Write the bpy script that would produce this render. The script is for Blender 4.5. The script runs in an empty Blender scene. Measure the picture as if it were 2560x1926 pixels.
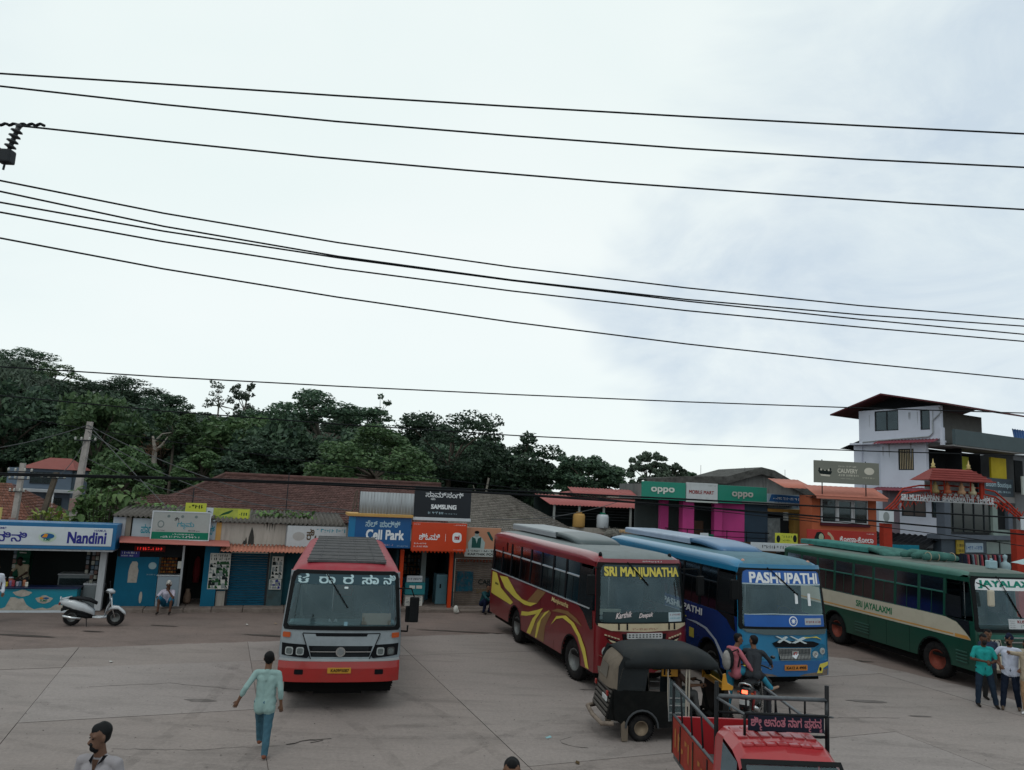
import bpy, bmesh, math, random
import numpy as np
from mathutils import Vector, Matrix
random.seed(7); RNG = np.random.default_rng(11)
SC = bpy.context.scene
COL = SC.collection
PI = math.pi

# ---------------------------------------------------------------- camera
cd = bpy.data.cameras.new('camera'); cam = bpy.data.objects.new('camera', cd); COL.objects.link(cam)
cd.sensor_fit = 'HORIZONTAL'; cd.sensor_width = 36.0; cd.lens = 36.0 * 1850 / 2560
cd.clip_start = 0.05; cd.clip_end = 4000
PITCH = math.atan(258 / 1850); ROLL = 0.049; EYE = 4.8
fwd = Vector((0, math.cos(PITCH), math.sin(PITCH)))
r0 = Vector((1, 0, 0)); u0 = Vector((0, -math.sin(PITCH), math.cos(PITCH)))
rt = r0 * math.cos(ROLL) + u0 * math.sin(ROLL); up = -r0 * math.sin(ROLL) + u0 * math.cos(ROLL)
mw = Matrix((rt, up, -fwd)).transposed().to_4x4(); mw.translation = (0, 0, EYE)
cam.matrix_world = mw
SC.camera = cam

# ---------------------------------------------------------------- sky, sun, exposure
SUN_EL, SUN_AZ = math.radians(58), math.radians(200)
W = bpy.data.worlds.new('World'); SC.world = W; W.use_nodes = True
nt = W.node_tree; nt.nodes.clear()
def N(t, **k):
    n = nt.nodes.new(t)
    for a, b in k.items(): setattr(n, a, b)
    return n
out = N('ShaderNodeOutputWorld'); bg = N('ShaderNodeBackground'); bg.inputs[1].default_value = 0.1
nt.links.new(bg.outputs[0], out.inputs[0])
sky = N('ShaderNodeTexSky'); sky.sky_type = 'NISHITA'; sky.sun_disc = False
sky.sun_elevation = SUN_EL; sky.sun_rotation = SUN_AZ; sky.altitude = 900; sky.dust_density = 2.0
tc = N('ShaderNodeTexCoord')
def noise(scale, detail, dist=0.0, rough=0.55, src=None):
    mp = N('ShaderNodeMapping'); mp.inputs['Scale'].default_value = (1, 1, 2.2)
    nt.links.new(tc.outputs['Generated'], mp.inputs[0])
    n = N('ShaderNodeTexNoise'); n.inputs['Scale'].default_value = scale; n.inputs['Detail'].default_value = detail
    n.inputs['Distortion'].default_value = dist; n.inputs['Roughness'].default_value = rough
    nt.links.new(mp.outputs[0], n.inputs['Vector']); return n
def math_(op, a, b=None, c=None, clamp=False):
    m = N('ShaderNodeMath', operation=op); m.use_clamp = clamp
    for i, v in enumerate((a, b, c)):
        if v is None: continue
        if isinstance(v, (int, float)): m.inputs[i].default_value = v
        else: nt.links.new(v, m.inputs[i])
    return m.outputs[0]
wn = noise(1.7, 5, 0.6)
wsub = N('ShaderNodeVectorMath', operation='SUBTRACT'); nt.links.new(wn.outputs['Color'], wsub.inputs[0]); wsub.inputs[1].default_value = (.5, .5, .5)
wsc = N('ShaderNodeVectorMath', operation='SCALE'); nt.links.new(wsub.outputs[0], wsc.inputs[0]); wsc.inputs['Scale'].default_value = .75
wadd = N('ShaderNodeVectorMath', operation='ADD'); nt.links.new(tc.outputs['Generated'], wadd.inputs[0]); nt.links.new(wsc.outputs[0], wadd.inputs[1])
wdir = N('ShaderNodeVectorMath', operation='NORMALIZE'); nt.links.new(wadd.outputs[0], wdir.inputs[0])
def bank(d, w, soft):
    """a cloud bank around a compass direction: 1 at its middle, 0 beyond w"""
    d = Vector(d).normalized()
    dp = N('ShaderNodeVectorMath', operation='DOT_PRODUCT'); nt.links.new(wdir.outputs[0], dp.inputs[0]); dp.inputs[1].default_value = d
    mr = N('ShaderNodeMapRange'); mr.interpolation_type = 'SMOOTHSTEP'
    mr.inputs[1].default_value = math.cos(w); mr.inputs[2].default_value = math.cos(soft); nt.links.new(dp.outputs['Value'], mr.inputs[0])
    return mr.outputs[0]
nz = noise(3.4, 9, 0.5, .62); nz2 = noise(1.1, 4, 0.2)
b1 = bank((0.30, 1, 0.28), 0.19, 0.0); b2 = bank((0.78, 1, 0.66), 0.42, 0.02); b3 = bank((0.62, 1, 0.27), 0.34, 0.0); b4 = bank((-1.6, .5, .7), .7, .1); b5 = bank((1.2, -.9, .6), .8, .1)
s = math_('MULTIPLY', b1, 0.75); s = math_('MAXIMUM', s, math_('MULTIPLY', b2, 0.62)); s = math_('MAXIMUM', s, math_('MULTIPLY', b3, 0.72))
s = math_('MAXIMUM', s, math_('MULTIPLY', b4, .6)); s = math_('MAXIMUM', s, math_('MULTIPLY', b5, .7))
nn = N('ShaderNodeMapRange'); nn.inputs[1].default_value = .34; nn.inputs[2].default_value = .66; nt.links.new(nz.outputs[0], nn.inputs[0])
s = math_('MULTIPLY', s, math_('MULTIPLY_ADD', nn.outputs[0], .75, .25), clamp=True)
nn2 = N('ShaderNodeMapRange'); nn2.inputs[1].default_value = .3; nn2.inputs[2].default_value = .7; nt.links.new(nz2.outputs[0], nn2.inputs[0])
def mix(f, a, b):
    m = N('ShaderNodeMix', data_type='RGBA')
    if isinstance(f, (int, float)): m.inputs[0].default_value = f
    else: nt.links.new(f, m.inputs[0])
    for i, v in ((6, a), (7, b)):
        if isinstance(v, tuple): m.inputs[i].default_value = (*v, 1)
        else: nt.links.new(v, m.inputs[i])
    return m.outputs[2]
white = mix(nn2.outputs[0], (7.9, 8.85, 8.75), (8.75, 9.3, 9.2))
clouds = mix(s, white, (4.5, 5.6, 6.9))
tot = mix(0.93, sky.outputs[0], clouds)
nt.links.new(tot, bg.inputs[0])
ld = bpy.data.lights.new('sun', 'SUN'); ld.energy = 0.5; ld.angle = math.radians(22); ld.color = (1, .98, .95)
lo = bpy.data.objects.new('sun', ld); COL.objects.link(lo)
lo.rotation_euler = Vector((math.sin(SUN_AZ) * math.cos(SUN_EL), math.cos(SUN_AZ) * math.cos(SUN_EL), math.sin(SUN_EL))).to_track_quat('Z', 'Y').to_euler()
SC.view_settings.view_transform = 'Standard'; SC.view_settings.look = 'None'
SC.view_settings.exposure = 0.13; SC.view_settings.gamma = 1.0
SC.cycles.max_bounces = 6; SC.cycles.transparent_max_bounces = 12

# ---------------------------------------------------------------- helpers
def tag(o, label=None, cat=None, group=None, kind=None):
    if label: o['label'] = label
    if cat: o['category'] = cat
    if group: o['group'] = group
    if kind: o['kind'] = kind
    return o
def empty(name, loc=(0, 0, 0), rz=0, label=None, cat=None, group=None):
    o = bpy.data.objects.new(name, None); COL.objects.link(o); o.empty_display_size = .2
    o.location = loc; o.rotation_euler = (0, 0, rz)
    return tag(o, label, cat, group)
def lin(c):
    if isinstance(c, str):
        c = [int(c[i:i+2], 16) / 255 for i in (0, 2, 4)]
        c = [x / 12.92 if x <= .04045 else ((x + .055) / 1.055) ** 2.4 for x in c]
    return tuple(c)
MATS = {}
def mat(name, col=None, rough=.6, var=.12, scale=2.0, metal=0.0, dirt=0.0, dirtcol='3a342c', streak=False, bump=0.0, bscale=40, emit=None, coat=0.0, isl=0.0, spec=None):
    if name in MATS: return MATS[name]
    m = bpy.data.materials.new(name); m.use_nodes = True; t = m.node_tree; b = t.nodes['Principled BSDF']
    L = t.links.new; c = tuple(x * .80 for x in lin(col)); spec = (.38 if rough < .45 else .10) if spec is None else spec
    tcn = t.nodes.new('ShaderNodeTexCoord'); mp = t.nodes.new('ShaderNodeMapping'); L(tcn.outputs['Object'], mp.inputs[0])
    if streak: mp.inputs['Scale'].default_value = (3, 3, .35)
    n = t.nodes.new('ShaderNodeTexNoise'); n.inputs['Scale'].default_value = scale; n.inputs['Detail'].default_value = 6; n.inputs['Roughness'].default_value = .62
    L(mp.outputs[0], n.inputs[0])
    mr = t.nodes.new('ShaderNodeMapRange'); mr.inputs[1].default_value = .25; mr.inputs[2].default_value = .75
    mr.inputs[3].default_value = 1 - var; mr.inputs[4].default_value = 1 + var; L(n.outputs[0], mr.inputs[0])
    vm = t.nodes.new('ShaderNodeVectorMath'); vm.operation = 'SCALE'; vm.inputs[0].default_value = c; L(mr.outputs[0], vm.inputs['Scale'])
    src = vm.outputs[0]
    if isl:
        g = t.nodes.new('ShaderNodeNewGeometry'); m2 = t.nodes.new('ShaderNodeMapRange'); m2.inputs[3].default_value = 1 - isl; m2.inputs[4].default_value = 1 + isl
        L(g.outputs['Random Per Island'], m2.inputs[0]); v2 = t.nodes.new('ShaderNodeVectorMath'); v2.operation = 'SCALE'; L(src, v2.inputs[0]); L(m2.outputs[0], v2.inputs['Scale']); src = v2.outputs[0]
    if dirt:
        n2 = t.nodes.new('ShaderNodeTexNoise'); n2.inputs['Scale'].default_value = scale * 1.7; n2.inputs['Detail'].default_value = 8; n2.inputs['Roughness'].default_value = .7; L(mp.outputs[0], n2.inputs[0])
        cr = t.nodes.new('ShaderNodeMapRange'); cr.inputs[1].default_value = .48; cr.inputs[2].default_value = .72; cr.inputs[4].default_value = dirt; L(n2.outputs[0], cr.inputs[0])
        mx = t.nodes.new('ShaderNodeMix'); mx.data_type = 'RGBA'; L(cr.outputs[0], mx.inputs[0]); L(src, mx.inputs[6]); mx.inputs[7].default_value = (*lin(dirtcol), 1); src = mx.outputs[2]
    L(src, b.inputs['Base Color'])
    b.inputs['Roughness'].default_value = rough; b.inputs['Metallic'].default_value = metal
    b.inputs['Specular IOR Level'].default_value = spec
    if coat: b.inputs['Coat Weight'].default_value = coat; b.inputs['Coat Roughness'].default_value = .08
    if bump:
        n3 = t.nodes.new('ShaderNodeTexNoise'); n3.inputs['Scale'].default_value = bscale; n3.inputs['Detail'].default_value = 5; L(tcn.outputs['Object'], n3.inputs[0])
        bp = t.nodes.new('ShaderNodeBump'); bp.inputs['Strength'].default_value = bump; bp.inputs['Distance'].default_value = .02; L(n3.outputs[0], bp.inputs['Height']); L(bp.outputs[0], b.inputs['Normal'])
    if emit: b.inputs['Emission Color'].default_value = (*lin(emit), 1); b.inputs['Emission Strength'].default_value = 1.0
    MATS[name] = m; return m
def glass(name, tint=(.25, .34, .36), ior=1.6, refl=(.8, .95, 1.0), base=.02, rough=.03):
    if name in MATS: return MATS[name]
    m = bpy.data.materials.new(name); m.use_nodes = True; t = m.node_tree; t.nodes.clear(); L = t.links.new
    o = t.nodes.new('ShaderNodeOutputMaterial'); tr = t.nodes.new('ShaderNodeBsdfTransparent'); tr.inputs[0].default_value = (*tint, 1)
    gl = t.nodes.new('ShaderNodeBsdfGlossy'); gl.inputs[0].default_value = (*refl, 1); gl.inputs['Roughness'].default_value = rough
    fr = t.nodes.new('ShaderNodeFresnel'); fr.inputs[0].default_value = ior
    tcn = t.nodes.new('ShaderNodeTexCoord'); n = t.nodes.new('ShaderNodeTexNoise'); n.inputs['Scale'].default_value = 1.3; n.inputs['Detail'].default_value = 5; L(tcn.outputs['Object'], n.inputs[0])
    df = t.nodes.new('ShaderNodeBsdfDiffuse'); df.inputs[0].default_value = (.32, .42, .44, 1)
    mx0 = t.nodes.new('ShaderNodeMixShader'); mr = t.nodes.new('ShaderNodeMapRange'); mr.inputs[1].default_value = .3; mr.inputs[2].default_value = .8; mr.inputs[3].default_value = base; mr.inputs[4].default_value = base * 5; L(n.outputs[0], mr.inputs[0]); L(mr.outputs[0], mx0.inputs[0]); L(tr.outputs[0], mx0.inputs[1]); L(df.outputs[0], mx0.inputs[2])
    mx = t.nodes.new('ShaderNodeMixShader'); L(fr.outputs[0], mx.inputs[0]); L(mx0.outputs[0], mx.inputs[1]); L(gl.outputs[0], mx.inputs[2]); L(mx.outputs[0], o.inputs[0])
    MATS[name] = m; return m

def mesh_obj(name, verts, faces, mats, parent=None, smooth=False, mi=None, loc=None):
    me = bpy.data.meshes.new(name); me.from_pydata([tuple(v) for v in verts], [], faces)
    if not isinstance(mats, (list, tuple)): mats = [mats]
    for m in mats: me.materials.append(m)
    if mi is not None: me.polygons.foreach_set('material_index', mi)
    if smooth: me.polygons.foreach_set('use_smooth', [True] * len(me.polygons))
    me.update()
    o = bpy.data.objects.new(name, me); COL.objects.link(o)
    if parent: o.parent = parent
    if loc: o.location = loc
    return o
class MB:
    def __init__(s): s.v = []; s.f = []; s.m = []; s.k = 0; s.X = None; s.sm = []
    def mi(s, k): s.k = k; return s
    def add(s, vs, fs, sm=False):
        b = len(s.v)
        if s.X is not None: vs = [s.X @ Vector(v) for v in vs]
        s.v += [tuple(v) for v in vs]; s.f += [tuple(i + b for i in f) for f in fs]; s.m += [s.k] * len(fs); s.sm += [sm] * len(fs); return s
    def box(s, x0, x1, y0, y1, z0, z1):
        v = [(x, y, z) for z in (z0, z1) for y in (y0, y1) for x in (x0, x1)]
        return s.add(v, [(0, 2, 3, 1), (4, 5, 7, 6), (0, 1, 5, 4), (2, 6, 7, 3), (0, 4, 6, 2), (1, 3, 7, 5)])
    def rbox(s, x0, x1, y0, y1, z0, z1, r=.02):
        """box with chamfered edges"""
        bm = bmesh.new(); v = [bm.verts.new((x, y, z)) for z in (z0, z1) for y in (y0, y1) for x in (x0, x1)]
        for f in [(0, 2, 3, 1), (4, 5, 7, 6), (0, 1, 5, 4), (2, 6, 7, 3), (0, 4, 6, 2), (1, 3, 7, 5)]: bm.faces.new([v[i] for i in f])
        bmesh.ops.bevel(bm, geom=bm.edges[:], offset=min(r, .45 * min(x1 - x0, y1 - y0, z1 - z0)), segments=2, affect='EDGES', profile=.6)
        bm.verts.index_update(); s.add([w.co.copy() for w in bm.verts], [[w.index for w in f.verts] for f in bm.faces]); bm.free(); return s
    def tube(s, pts, r, n=8, caps=True):
        pts = [Vector(p) for p in pts]; rs = r if isinstance(r, (list, tuple)) else [r] * len(pts); vs = []; fs = []
        prev = None
        for i, p in enumerate(pts):
            d = (pts[min(i + 1, len(pts) - 1)] - pts[max(i - 1, 0)]).normalized()
            if prev is None: a = d.orthogonal().normalized()
            else: a = (prev - d * prev.dot(d)); a = a.normalized() if a.length > 1e-6 else d.orthogonal().normalized()
            prev = a; b = d.cross(a)
            for k in range(n):
                q = 2 * PI * k / n; vs.append(p + (a * math.cos(q) + b * math.sin(q)) * rs[i])
        for i in range(len(pts) - 1):
            for k in range(n):
                k2 = (k + 1) % n; fs.append((i * n + k, i * n + k2, (i + 1) * n + k2, (i + 1) * n + k))
        if caps: fs.append(tuple(range(n - 1, -1, -1))); fs.append(tuple((len(pts) - 1) * n + k for k in range(n)))
        return s.add(vs, fs, n > 6)
    def lathe(s, prof, c=(0, 0, 0), axis='z', n=24, closed=False):
        """prof: list of (radius, height)"""
        vs = []; fs = []
        for (r, h) in prof:
            for k in range(n):
                q = 2 * PI * k / n; a, b = r * math.cos(q), r * math.sin(q)
                p = {'z': (a, b, h), 'x': (h, a, b), 'y': (b, h, a)}[axis]; vs.append((p[0] + c[0], p[1] + c[1], p[2] + c[2]))
        m = len(prof)
        for i in range(m - 1 if not closed else m):
            for k in range(n):
                k2 = (k + 1) % n; i2 = (i + 1) % m; fs.append((i * n + k, i * n + k2, i2 * n + k2, i2 * n + k))
        if not closed:
            if prof[0][0] > 1e-5: fs.append(tuple(range(n - 1, -1, -1)))
            if prof[-1][0] > 1e-5: fs.append(tuple((m - 1) * n + k for k in range(n)))
        return s.add(vs, fs, True)
    def ball(s, c, r, n=10):
        r = r if isinstance(r, (tuple, list)) else (r, r, r); vs = []; fs = []; h = n // 2 + 1
        for i in range(h + 1):
            t = PI * i / h
            for k in range(n):
                q = 2 * PI * k / n; vs.append((c[0] + r[0] * math.sin(t) * math.cos(q), c[1] + r[1] * math.sin(t) * math.sin(q), c[2] - r[2] * math.cos(t)))
        for i in range(h):
            for k in range(n):
                k2 = (k + 1) % n; fs.append((i * n + k, i * n + k2, (i + 1) * n + k2, (i + 1) * n + k))
        return s.add(vs, fs, True)
    def prism(s, poly, d0, d1, plane='xz'):
        """poly extruded from d0 to d1 along the third axis"""
        n = len(poly); mk = {'xz': lambda a, b, d: (a, d, b), 'yz': lambda a, b, d: (d, a, b), 'xy': lambda a, b, d: (a, b, d)}[plane]
        vs = [mk(a, b, d0) for a, b in poly] + [mk(a, b, d1) for a, b in poly]
        return s.add(vs, [tuple(range(n)), tuple(range(2 * n - 1, n - 1, -1))] + [(i, i + n, (i + 1) % n + n, (i + 1) % n) for i in range(n)])
    def build(s, name, mats, parent=None, loc=None, weld=False, bevel=0):
        o = mesh_obj(name, s.v, s.f, mats, parent, False, s.m, loc)
        o.data.polygons.foreach_set('use_smooth', s.sm)
        if bevel:
            b = o.modifiers.new('bevel', 'BEVEL'); b.width = bevel; b.segments = 2; b.limit_method = 'ANGLE'
        return o
def copy_tree(o, parent=None):
    c = o.copy(); COL.objects.link(c); c.parent = parent
    for ch in KIDS(o): copy_tree(ch, c)
    return c
def KIDS(o): return [x for x in o.children]
def conform(poly, fn, thick=.012, step=.12, stepz=None, closed=True):
    """cut a flat outline (x,z) into strips, lay it on the surface fn(x,z,offset) and give it thickness; returns verts, faces"""
    bm = bmesh.new(); f = bm.faces.new([bm.verts.new((a, 0, b)) for a, b in poly])
    bm.normal_update()
    xs = [p[0] for p in poly]; zs = [p[1] for p in poly]
    if step:
        x = math.floor(min(xs) / step) * step + step
        while x < max(xs) - 1e-4:
            bmesh.ops.bisect_plane(bm, geom=bm.verts[:] + bm.edges[:] + bm.faces[:], plane_co=(x, 0, 0), plane_no=(1, 0, 0)); x += step
    if stepz:
        z = math.floor(min(zs) / stepz) * stepz + stepz
        while z < max(zs) - 1e-4:
            bmesh.ops.bisect_plane(bm, geom=bm.verts[:] + bm.edges[:] + bm.faces[:], plane_co=(0, 0, z), plane_no=(0, 0, 1)); z += stepz
    bm.verts.index_update(); bm.normal_update()
    V = [v.co.copy() for v in bm.verts]; F = []
    for f in bm.faces:
        ids = [v.index for v in f.verts]
        if f.normal.y > 0: ids.reverse()
        F.append(ids)
    E = {}
    for f in F:
        for i in range(len(f)): E[(f[i], f[(i + 1) % len(f)])] = 1
    n = len(V); vs = [fn(v.x, v.z, thick) for v in V]
    if thick and closed:
        vs += [fn(v.x, v.z, 0) for v in V]
        rim = [(a, b) for (a, b) in E if (b, a) not in E]
        F = F + [(b, a, a + n, b + n) for a, b in rim]
    bm.free(); return vs, F
def patch(name, poly, fn, m, parent, thick=.012, step=.12, stepz=None, smooth=False):
    v, f = conform(poly, fn, thick, step, stepz); return mesh_obj(name, v, f, m, parent, smooth)
def rrect(x0, x1, z0, z1, r=.05, n=4):
    p = []
    for cx, cz, a in ((x1 - r, z1 - r, 0), (x0 + r, z1 - r, 90), (x0 + r, z0 + r, 180), (x1 - r, z0 + r, 270)):
        for i in range(n + 1):
            q = math.radians(a + 90 * i / n); p.append((cx + r * math.cos(q), cz + r * math.sin(q)))
    return p
def ell(cx, cz, rx, rz, n=20): return [(cx + rx * math.cos(2 * PI * i / n), cz + rz * math.sin(2 * PI * i / n)) for i in range(n)]
TXT = {}
def text_mesh(body, bold=0.0, shear=0.0, spacing=1.0):
    k = (body, bold, shear, spacing)
    if k not in TXT:
        c = bpy.data.curves.new('lettering', 'FONT'); c.body = body; c.offset = bold; c.shear = shear; c.space_character = spacing; c.resolution_u = 3
        o = bpy.data.objects.new('lettering', c); me = bpy.data.meshes.new_from_object(o)
        V = np.array([v.co[:2] for v in me.vertices]); F = [tuple(p.vertices) for p in me.polygons]
        bpy.data.objects.remove(o); bpy.data.curves.remove(c); bpy.data.meshes.remove(me)
        mn, mx = V.min(0), V.max(0); TXT[k] = ((V - mn) / (mx - mn), (mx - mn), F)
    return TXT[k]
def text(body, x0, x1, z0, z1, m, parent, fn=None, off=.004, bold=.012, shear=0, slope=0.0, name='lettering', spacing=1.0, label=None):
    U, ext, F = text_mesh(body, bold, shear, spacing)
    if x1 is None: x1 = x0 + (z1 - z0) * ext[0] / ext[1]
    fn = fn or (lambda x, z, d: (x, -d, z))
    vs = [fn(x0 + (x1 - x0) * u, z0 + (z1 - z0) * w + slope * (x1 - x0) * u, off) for u, w in U]
    o = mesh_obj(name, vs, F, m, parent)
    if label: o['label'] = label
    return o
def scribble(x0, x1, z0, z1, m, parent, fn, off=.004, seed=0, name='small_print'):
    """print too small to read in the photograph: uneven strokes of the right size"""
    r = random.Random(seed + int(x0 * 1000) + int(z0 * 777)); h = z1 - z0; x = x0; vs = []; fs = []
    while x < x1:
        w = h * r.uniform(.35, .7)
        for q in range(r.choice((1, 2, 2))):
            a = x + r.uniform(0, .3) * w; t = h * r.uniform(.14, .26)
            if r.random() < .5: c = [(a, z0 + r.uniform(0, .2) * h), (a + t, z0 + r.uniform(0, .2) * h), (a + t, z1), (a, z1 - r.uniform(0, .2) * h)]
            else: zz = z0 + r.uniform(.1, .8) * h; c = [(a, zz), (min(x + w, x1), zz + .1 * h), (min(x + w, x1), zz + t), (a, zz + t)]
            b = len(vs); vs += [fn(u, v, off + .0004 * q) for u, v in c]; fs.append((b, b + 1, b + 2, b + 3))
        x += w + h * (.15 if r.random() < .85 else .5)
    return mesh_obj(name, vs, fs, m, parent)
KN = {}
def outline(body, bold):
    k = (body, bold)
    if k not in KN:
        c = bpy.data.curves.new('lettering', 'FONT'); c.body = body; c.offset = bold; c.fill_mode = 'NONE'; c.resolution_u = 3
        o = bpy.data.objects.new('lettering', c); me = bpy.data.meshes.new_from_object(o)
        V = np.array([v.co[:2] for v in me.vertices]); E = np.array([e.vertices[:] for e in me.edges])
        nx = {}; 
        for a, b in E: nx.setdefault(a, []).append(b); nx.setdefault(b, []).append(a)
        loops = []; seen = set()
        for s0 in range(len(V)):      # vertices of one outline follow each other in drawing order
            if s0 in seen: continue
            L_ = [s0]; seen.add(s0); cur = s0
            while True:
                q = [n for n in nx.get(cur, []) if n not in seen]
                if not q: break
                cur = min(q); seen.add(cur); L_.append(cur)
            if len(L_) > 2: loops.append(V[L_])
        bpy.data.objects.remove(o); bpy.data.curves.remove(c); bpy.data.meshes.remove(me); KN[k] = loops
    return KN[k]
def kn_mesh(spec, bold=0.0, rows=46):
    """Kannada words: clusters split by |, a conjunct below marked by _ ; outlines filled row by row with the non-zero rule"""
    key = ('kn', spec, bold)
    if key in TXT: return TXT[key]
    segs = []; x = 0
    for cl in spec.split('|'):
        if cl.strip() == '': x += .32; continue
        base, *subs = cl.split('_'); lp = outline(base, 0); allp = np.vstack(lp); mn = allp[:, 0].min(); w = allp[:, 0].max() - mn
        segs += [l - (mn - x, 0) for l in lp]
        for sb in subs:
            sl = outline(sb, 0); sp = np.vstack(sl); a, b_ = sp.min(0), sp.max(0); sc = .33 / max(.2, (b_ - a)[1]); segs += [(l - (a[0], b_[1])) * sc + (x + w - (b_ - a)[0] * sc * .75, -.06) for l in sl]
        x += w + .05
    P = np.vstack(segs); y0, y1 = P[:, 1].min(), P[:, 1].max(); vs = []; fs = []; h = (y1 - y0) / rows
    A_, B_ = [], []
    for l in segs: A_.append(l); B_.append(np.roll(l, -1, 0))
    A_ = np.vstack(A_); B_ = np.vstack(B_)
    R_ = []; gx = bold * .8; gr = int(round(gx / h))
    for r in range(rows):
        y = y0 + (r + .5) * h; m = (A_[:, 1] <= y) != (B_[:, 1] <= y); R_.append([])
        if not m.any(): continue
        a, b = A_[m], B_[m]; xs = a[:, 0] + (y - a[:, 1]) / (b[:, 1] - a[:, 1]) * (b[:, 0] - a[:, 0]); s_ = np.where(b[:, 1] > a[:, 1], 1, -1); o = np.argsort(xs); wn = 0
        for i in o:
            if wn == 0: st = xs[i]
            wn += s_[i]
            if wn == 0 and xs[i] - st > .002: R_[-1].append((st - gx, xs[i] + gx))
    for r in range(rows):
        sp = sorted(q for k in range(max(0, r - gr), min(rows, r + gr + 1)) for q in R_[k]); out = []
        for a, b in sp:
            if out and a <= out[-1][1]: out[-1][1] = max(b, out[-1][1])
            else: out.append([a, b])
        y = y0 + (r + .5) * h
        for a, b in out: k = len(vs); vs += [(a, y - h / 2), (b, y - h / 2), (b, y + h / 2), (a, y + h / 2)]; fs.append((k, k + 1, k + 2, k + 3))
    V = np.array(vs); mn, mx = V.min(0), V.max(0); TXT[key] = ((V - mn) / (mx - mn), mx - mn, fs); return TXT[key]
def ktext(spec, x0, x1, z0, z1, m, parent, fn, off=.004, bold=.0, name='lettering'):
    U, ext, F = kn_mesh(spec, bold); vs = [fn(x0 + (x1 - x0) * u, z0 + (z1 - z0) * w, off) for u, w in U]
    o = mesh_obj(name, vs, F, m, parent); return o
# ================================================================ ground, yard, hill
def ground_mat(name, a, b, c, s1=.35, s2=14):
    m = bpy.data.materials.new(name); m.use_nodes = True; t = m.node_tree; bs = t.nodes['Principled BSDF']; L = t.links.new
    tcn = t.nodes.new('ShaderNodeTexCoord')
    def ns(sc, det, rough=.6, stretch=None):
        n = t.nodes.new('ShaderNodeTexNoise'); n.inputs['Scale'].default_value = sc; n.inputs['Detail'].default_value = det; n.inputs['Roughness'].default_value = rough
        mp = t.nodes.new('ShaderNodeMapping'); L(tcn.outputs['Object'], mp.inputs[0]); mp.inputs['Rotation'].default_value = (0, 0, -.3)
        if stretch: mp.inputs['Scale'].default_value = stretch
        L(mp.outputs[0], n.inputs[0]); return n.outputs[0]
    def mr(x, lo, hi, o0=0, o1=1):
        k = t.nodes.new('ShaderNodeMapRange'); k.inputs[1].default_value = lo; k.inputs[2].default_value = hi; k.inputs[3].default_value = o0; k.inputs[4].default_value = o1; L(x, k.inputs[0]); return k.outputs[0]
    def mx(f, x, y):
        k = t.nodes.new('ShaderNodeMix'); k.data_type = 'RGBA'; L(f, k.inputs[0])
        for i, v in ((6, x), (7, y)):
            if isinstance(v, tuple): k.inputs[i].default_value = (*v, 1)
            else: L(v, k.inputs[i])
        return k.outputs[2]
    col = mx(mr(ns(s1, 6), .35, .68), a, b)
    col = mx(mr(ns(s1 * 2.3, 7, .7, (.45, 1.6, 1)), .50, .72, 0, .75), col, c)
    st = mr(ns(.9, 5, .65, (.35, 2.5, 1)), .54, .70, 0, .32); col = mx(st, col, tuple(x * .6 for x in c))
    gr = mr(ns(s2, 6, .8), .2, .8, .74, 1.26); v = t.nodes.new('ShaderNodeVectorMath'); v.operation = 'SCALE'; L(col, v.inputs[0]); L(gr, v.inputs['Scale'])
    L(v.outputs[0], bs.inputs['Base Color']); bs.inputs['Roughness'].default_value = .82; bs.inputs['Specular IOR Level'].default_value = .3
    bp = t.nodes.new('ShaderNodeBump'); bp.inputs['Strength'].default_value = .35; bp.inputs['Distance'].default_value = .02; L(ns(30, 5, .7), bp.inputs['Height']); L(bp.outputs[0], bs.inputs['Normal'])
    return m
M_conc = ground_mat('yard_concrete', (.235, .202, .188), (.205, .18, .168), (.16, .14, .13))
M_conc2 = ground_mat('yard_concrete_pale', (.245, .215, .202), (.215, .19, .18), (.17, .15, .14))
M_conc3 = ground_mat('yard_concrete_brown', (.225, .192, .176), (.195, .168, .156), (.155, .133, .122))
M_asph = ground_mat('dusty_road', (.165, .125, .110), (.13, .102, .092), (.092, .072, .064), .5)
M_earth = ground_mat('earth', (.085, .07, .05), (.06, .06, .035), (.05, .045, .03), .1)
M_joint = mat('joint_dirt', (.09, .078, .07), .95)
mesh_obj('ground', [(-1500, -300, -.05), (1500, -300, -.05), (1500, 2600, -.05), (-1500, 2600, -.05)], [(0, 1, 2, 3)], M_earth)['kind'] = 'structure'
# dusty road strip between the yard and the stalls, gently uneven
def sheet(name, x0, x1, y0, y1, nx, ny, zf, m):
    vs = [(x0 + (x1 - x0) * i / nx, y0 + (y1 - y0) * j / ny, 0) for j in range(ny + 1) for i in range(nx + 1)]
    vs = [(x, y, zf(x, y)) for x, y, z in vs]
    fs = [(j * (nx + 1) + i, j * (nx + 1) + i + 1, (j + 1) * (nx + 1) + i + 1, (j + 1) * (nx + 1) + i) for j in range(ny) for i in range(nx)]
    o = mesh_obj(name, vs, fs, m, None, True); o['kind'] = 'structure'; return o
sheet('road', -60, 60, -20, 60, 60, 40, lambda x, y: -.022 + .006 * math.sin(x * .9 + y * .4), M_asph)
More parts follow.
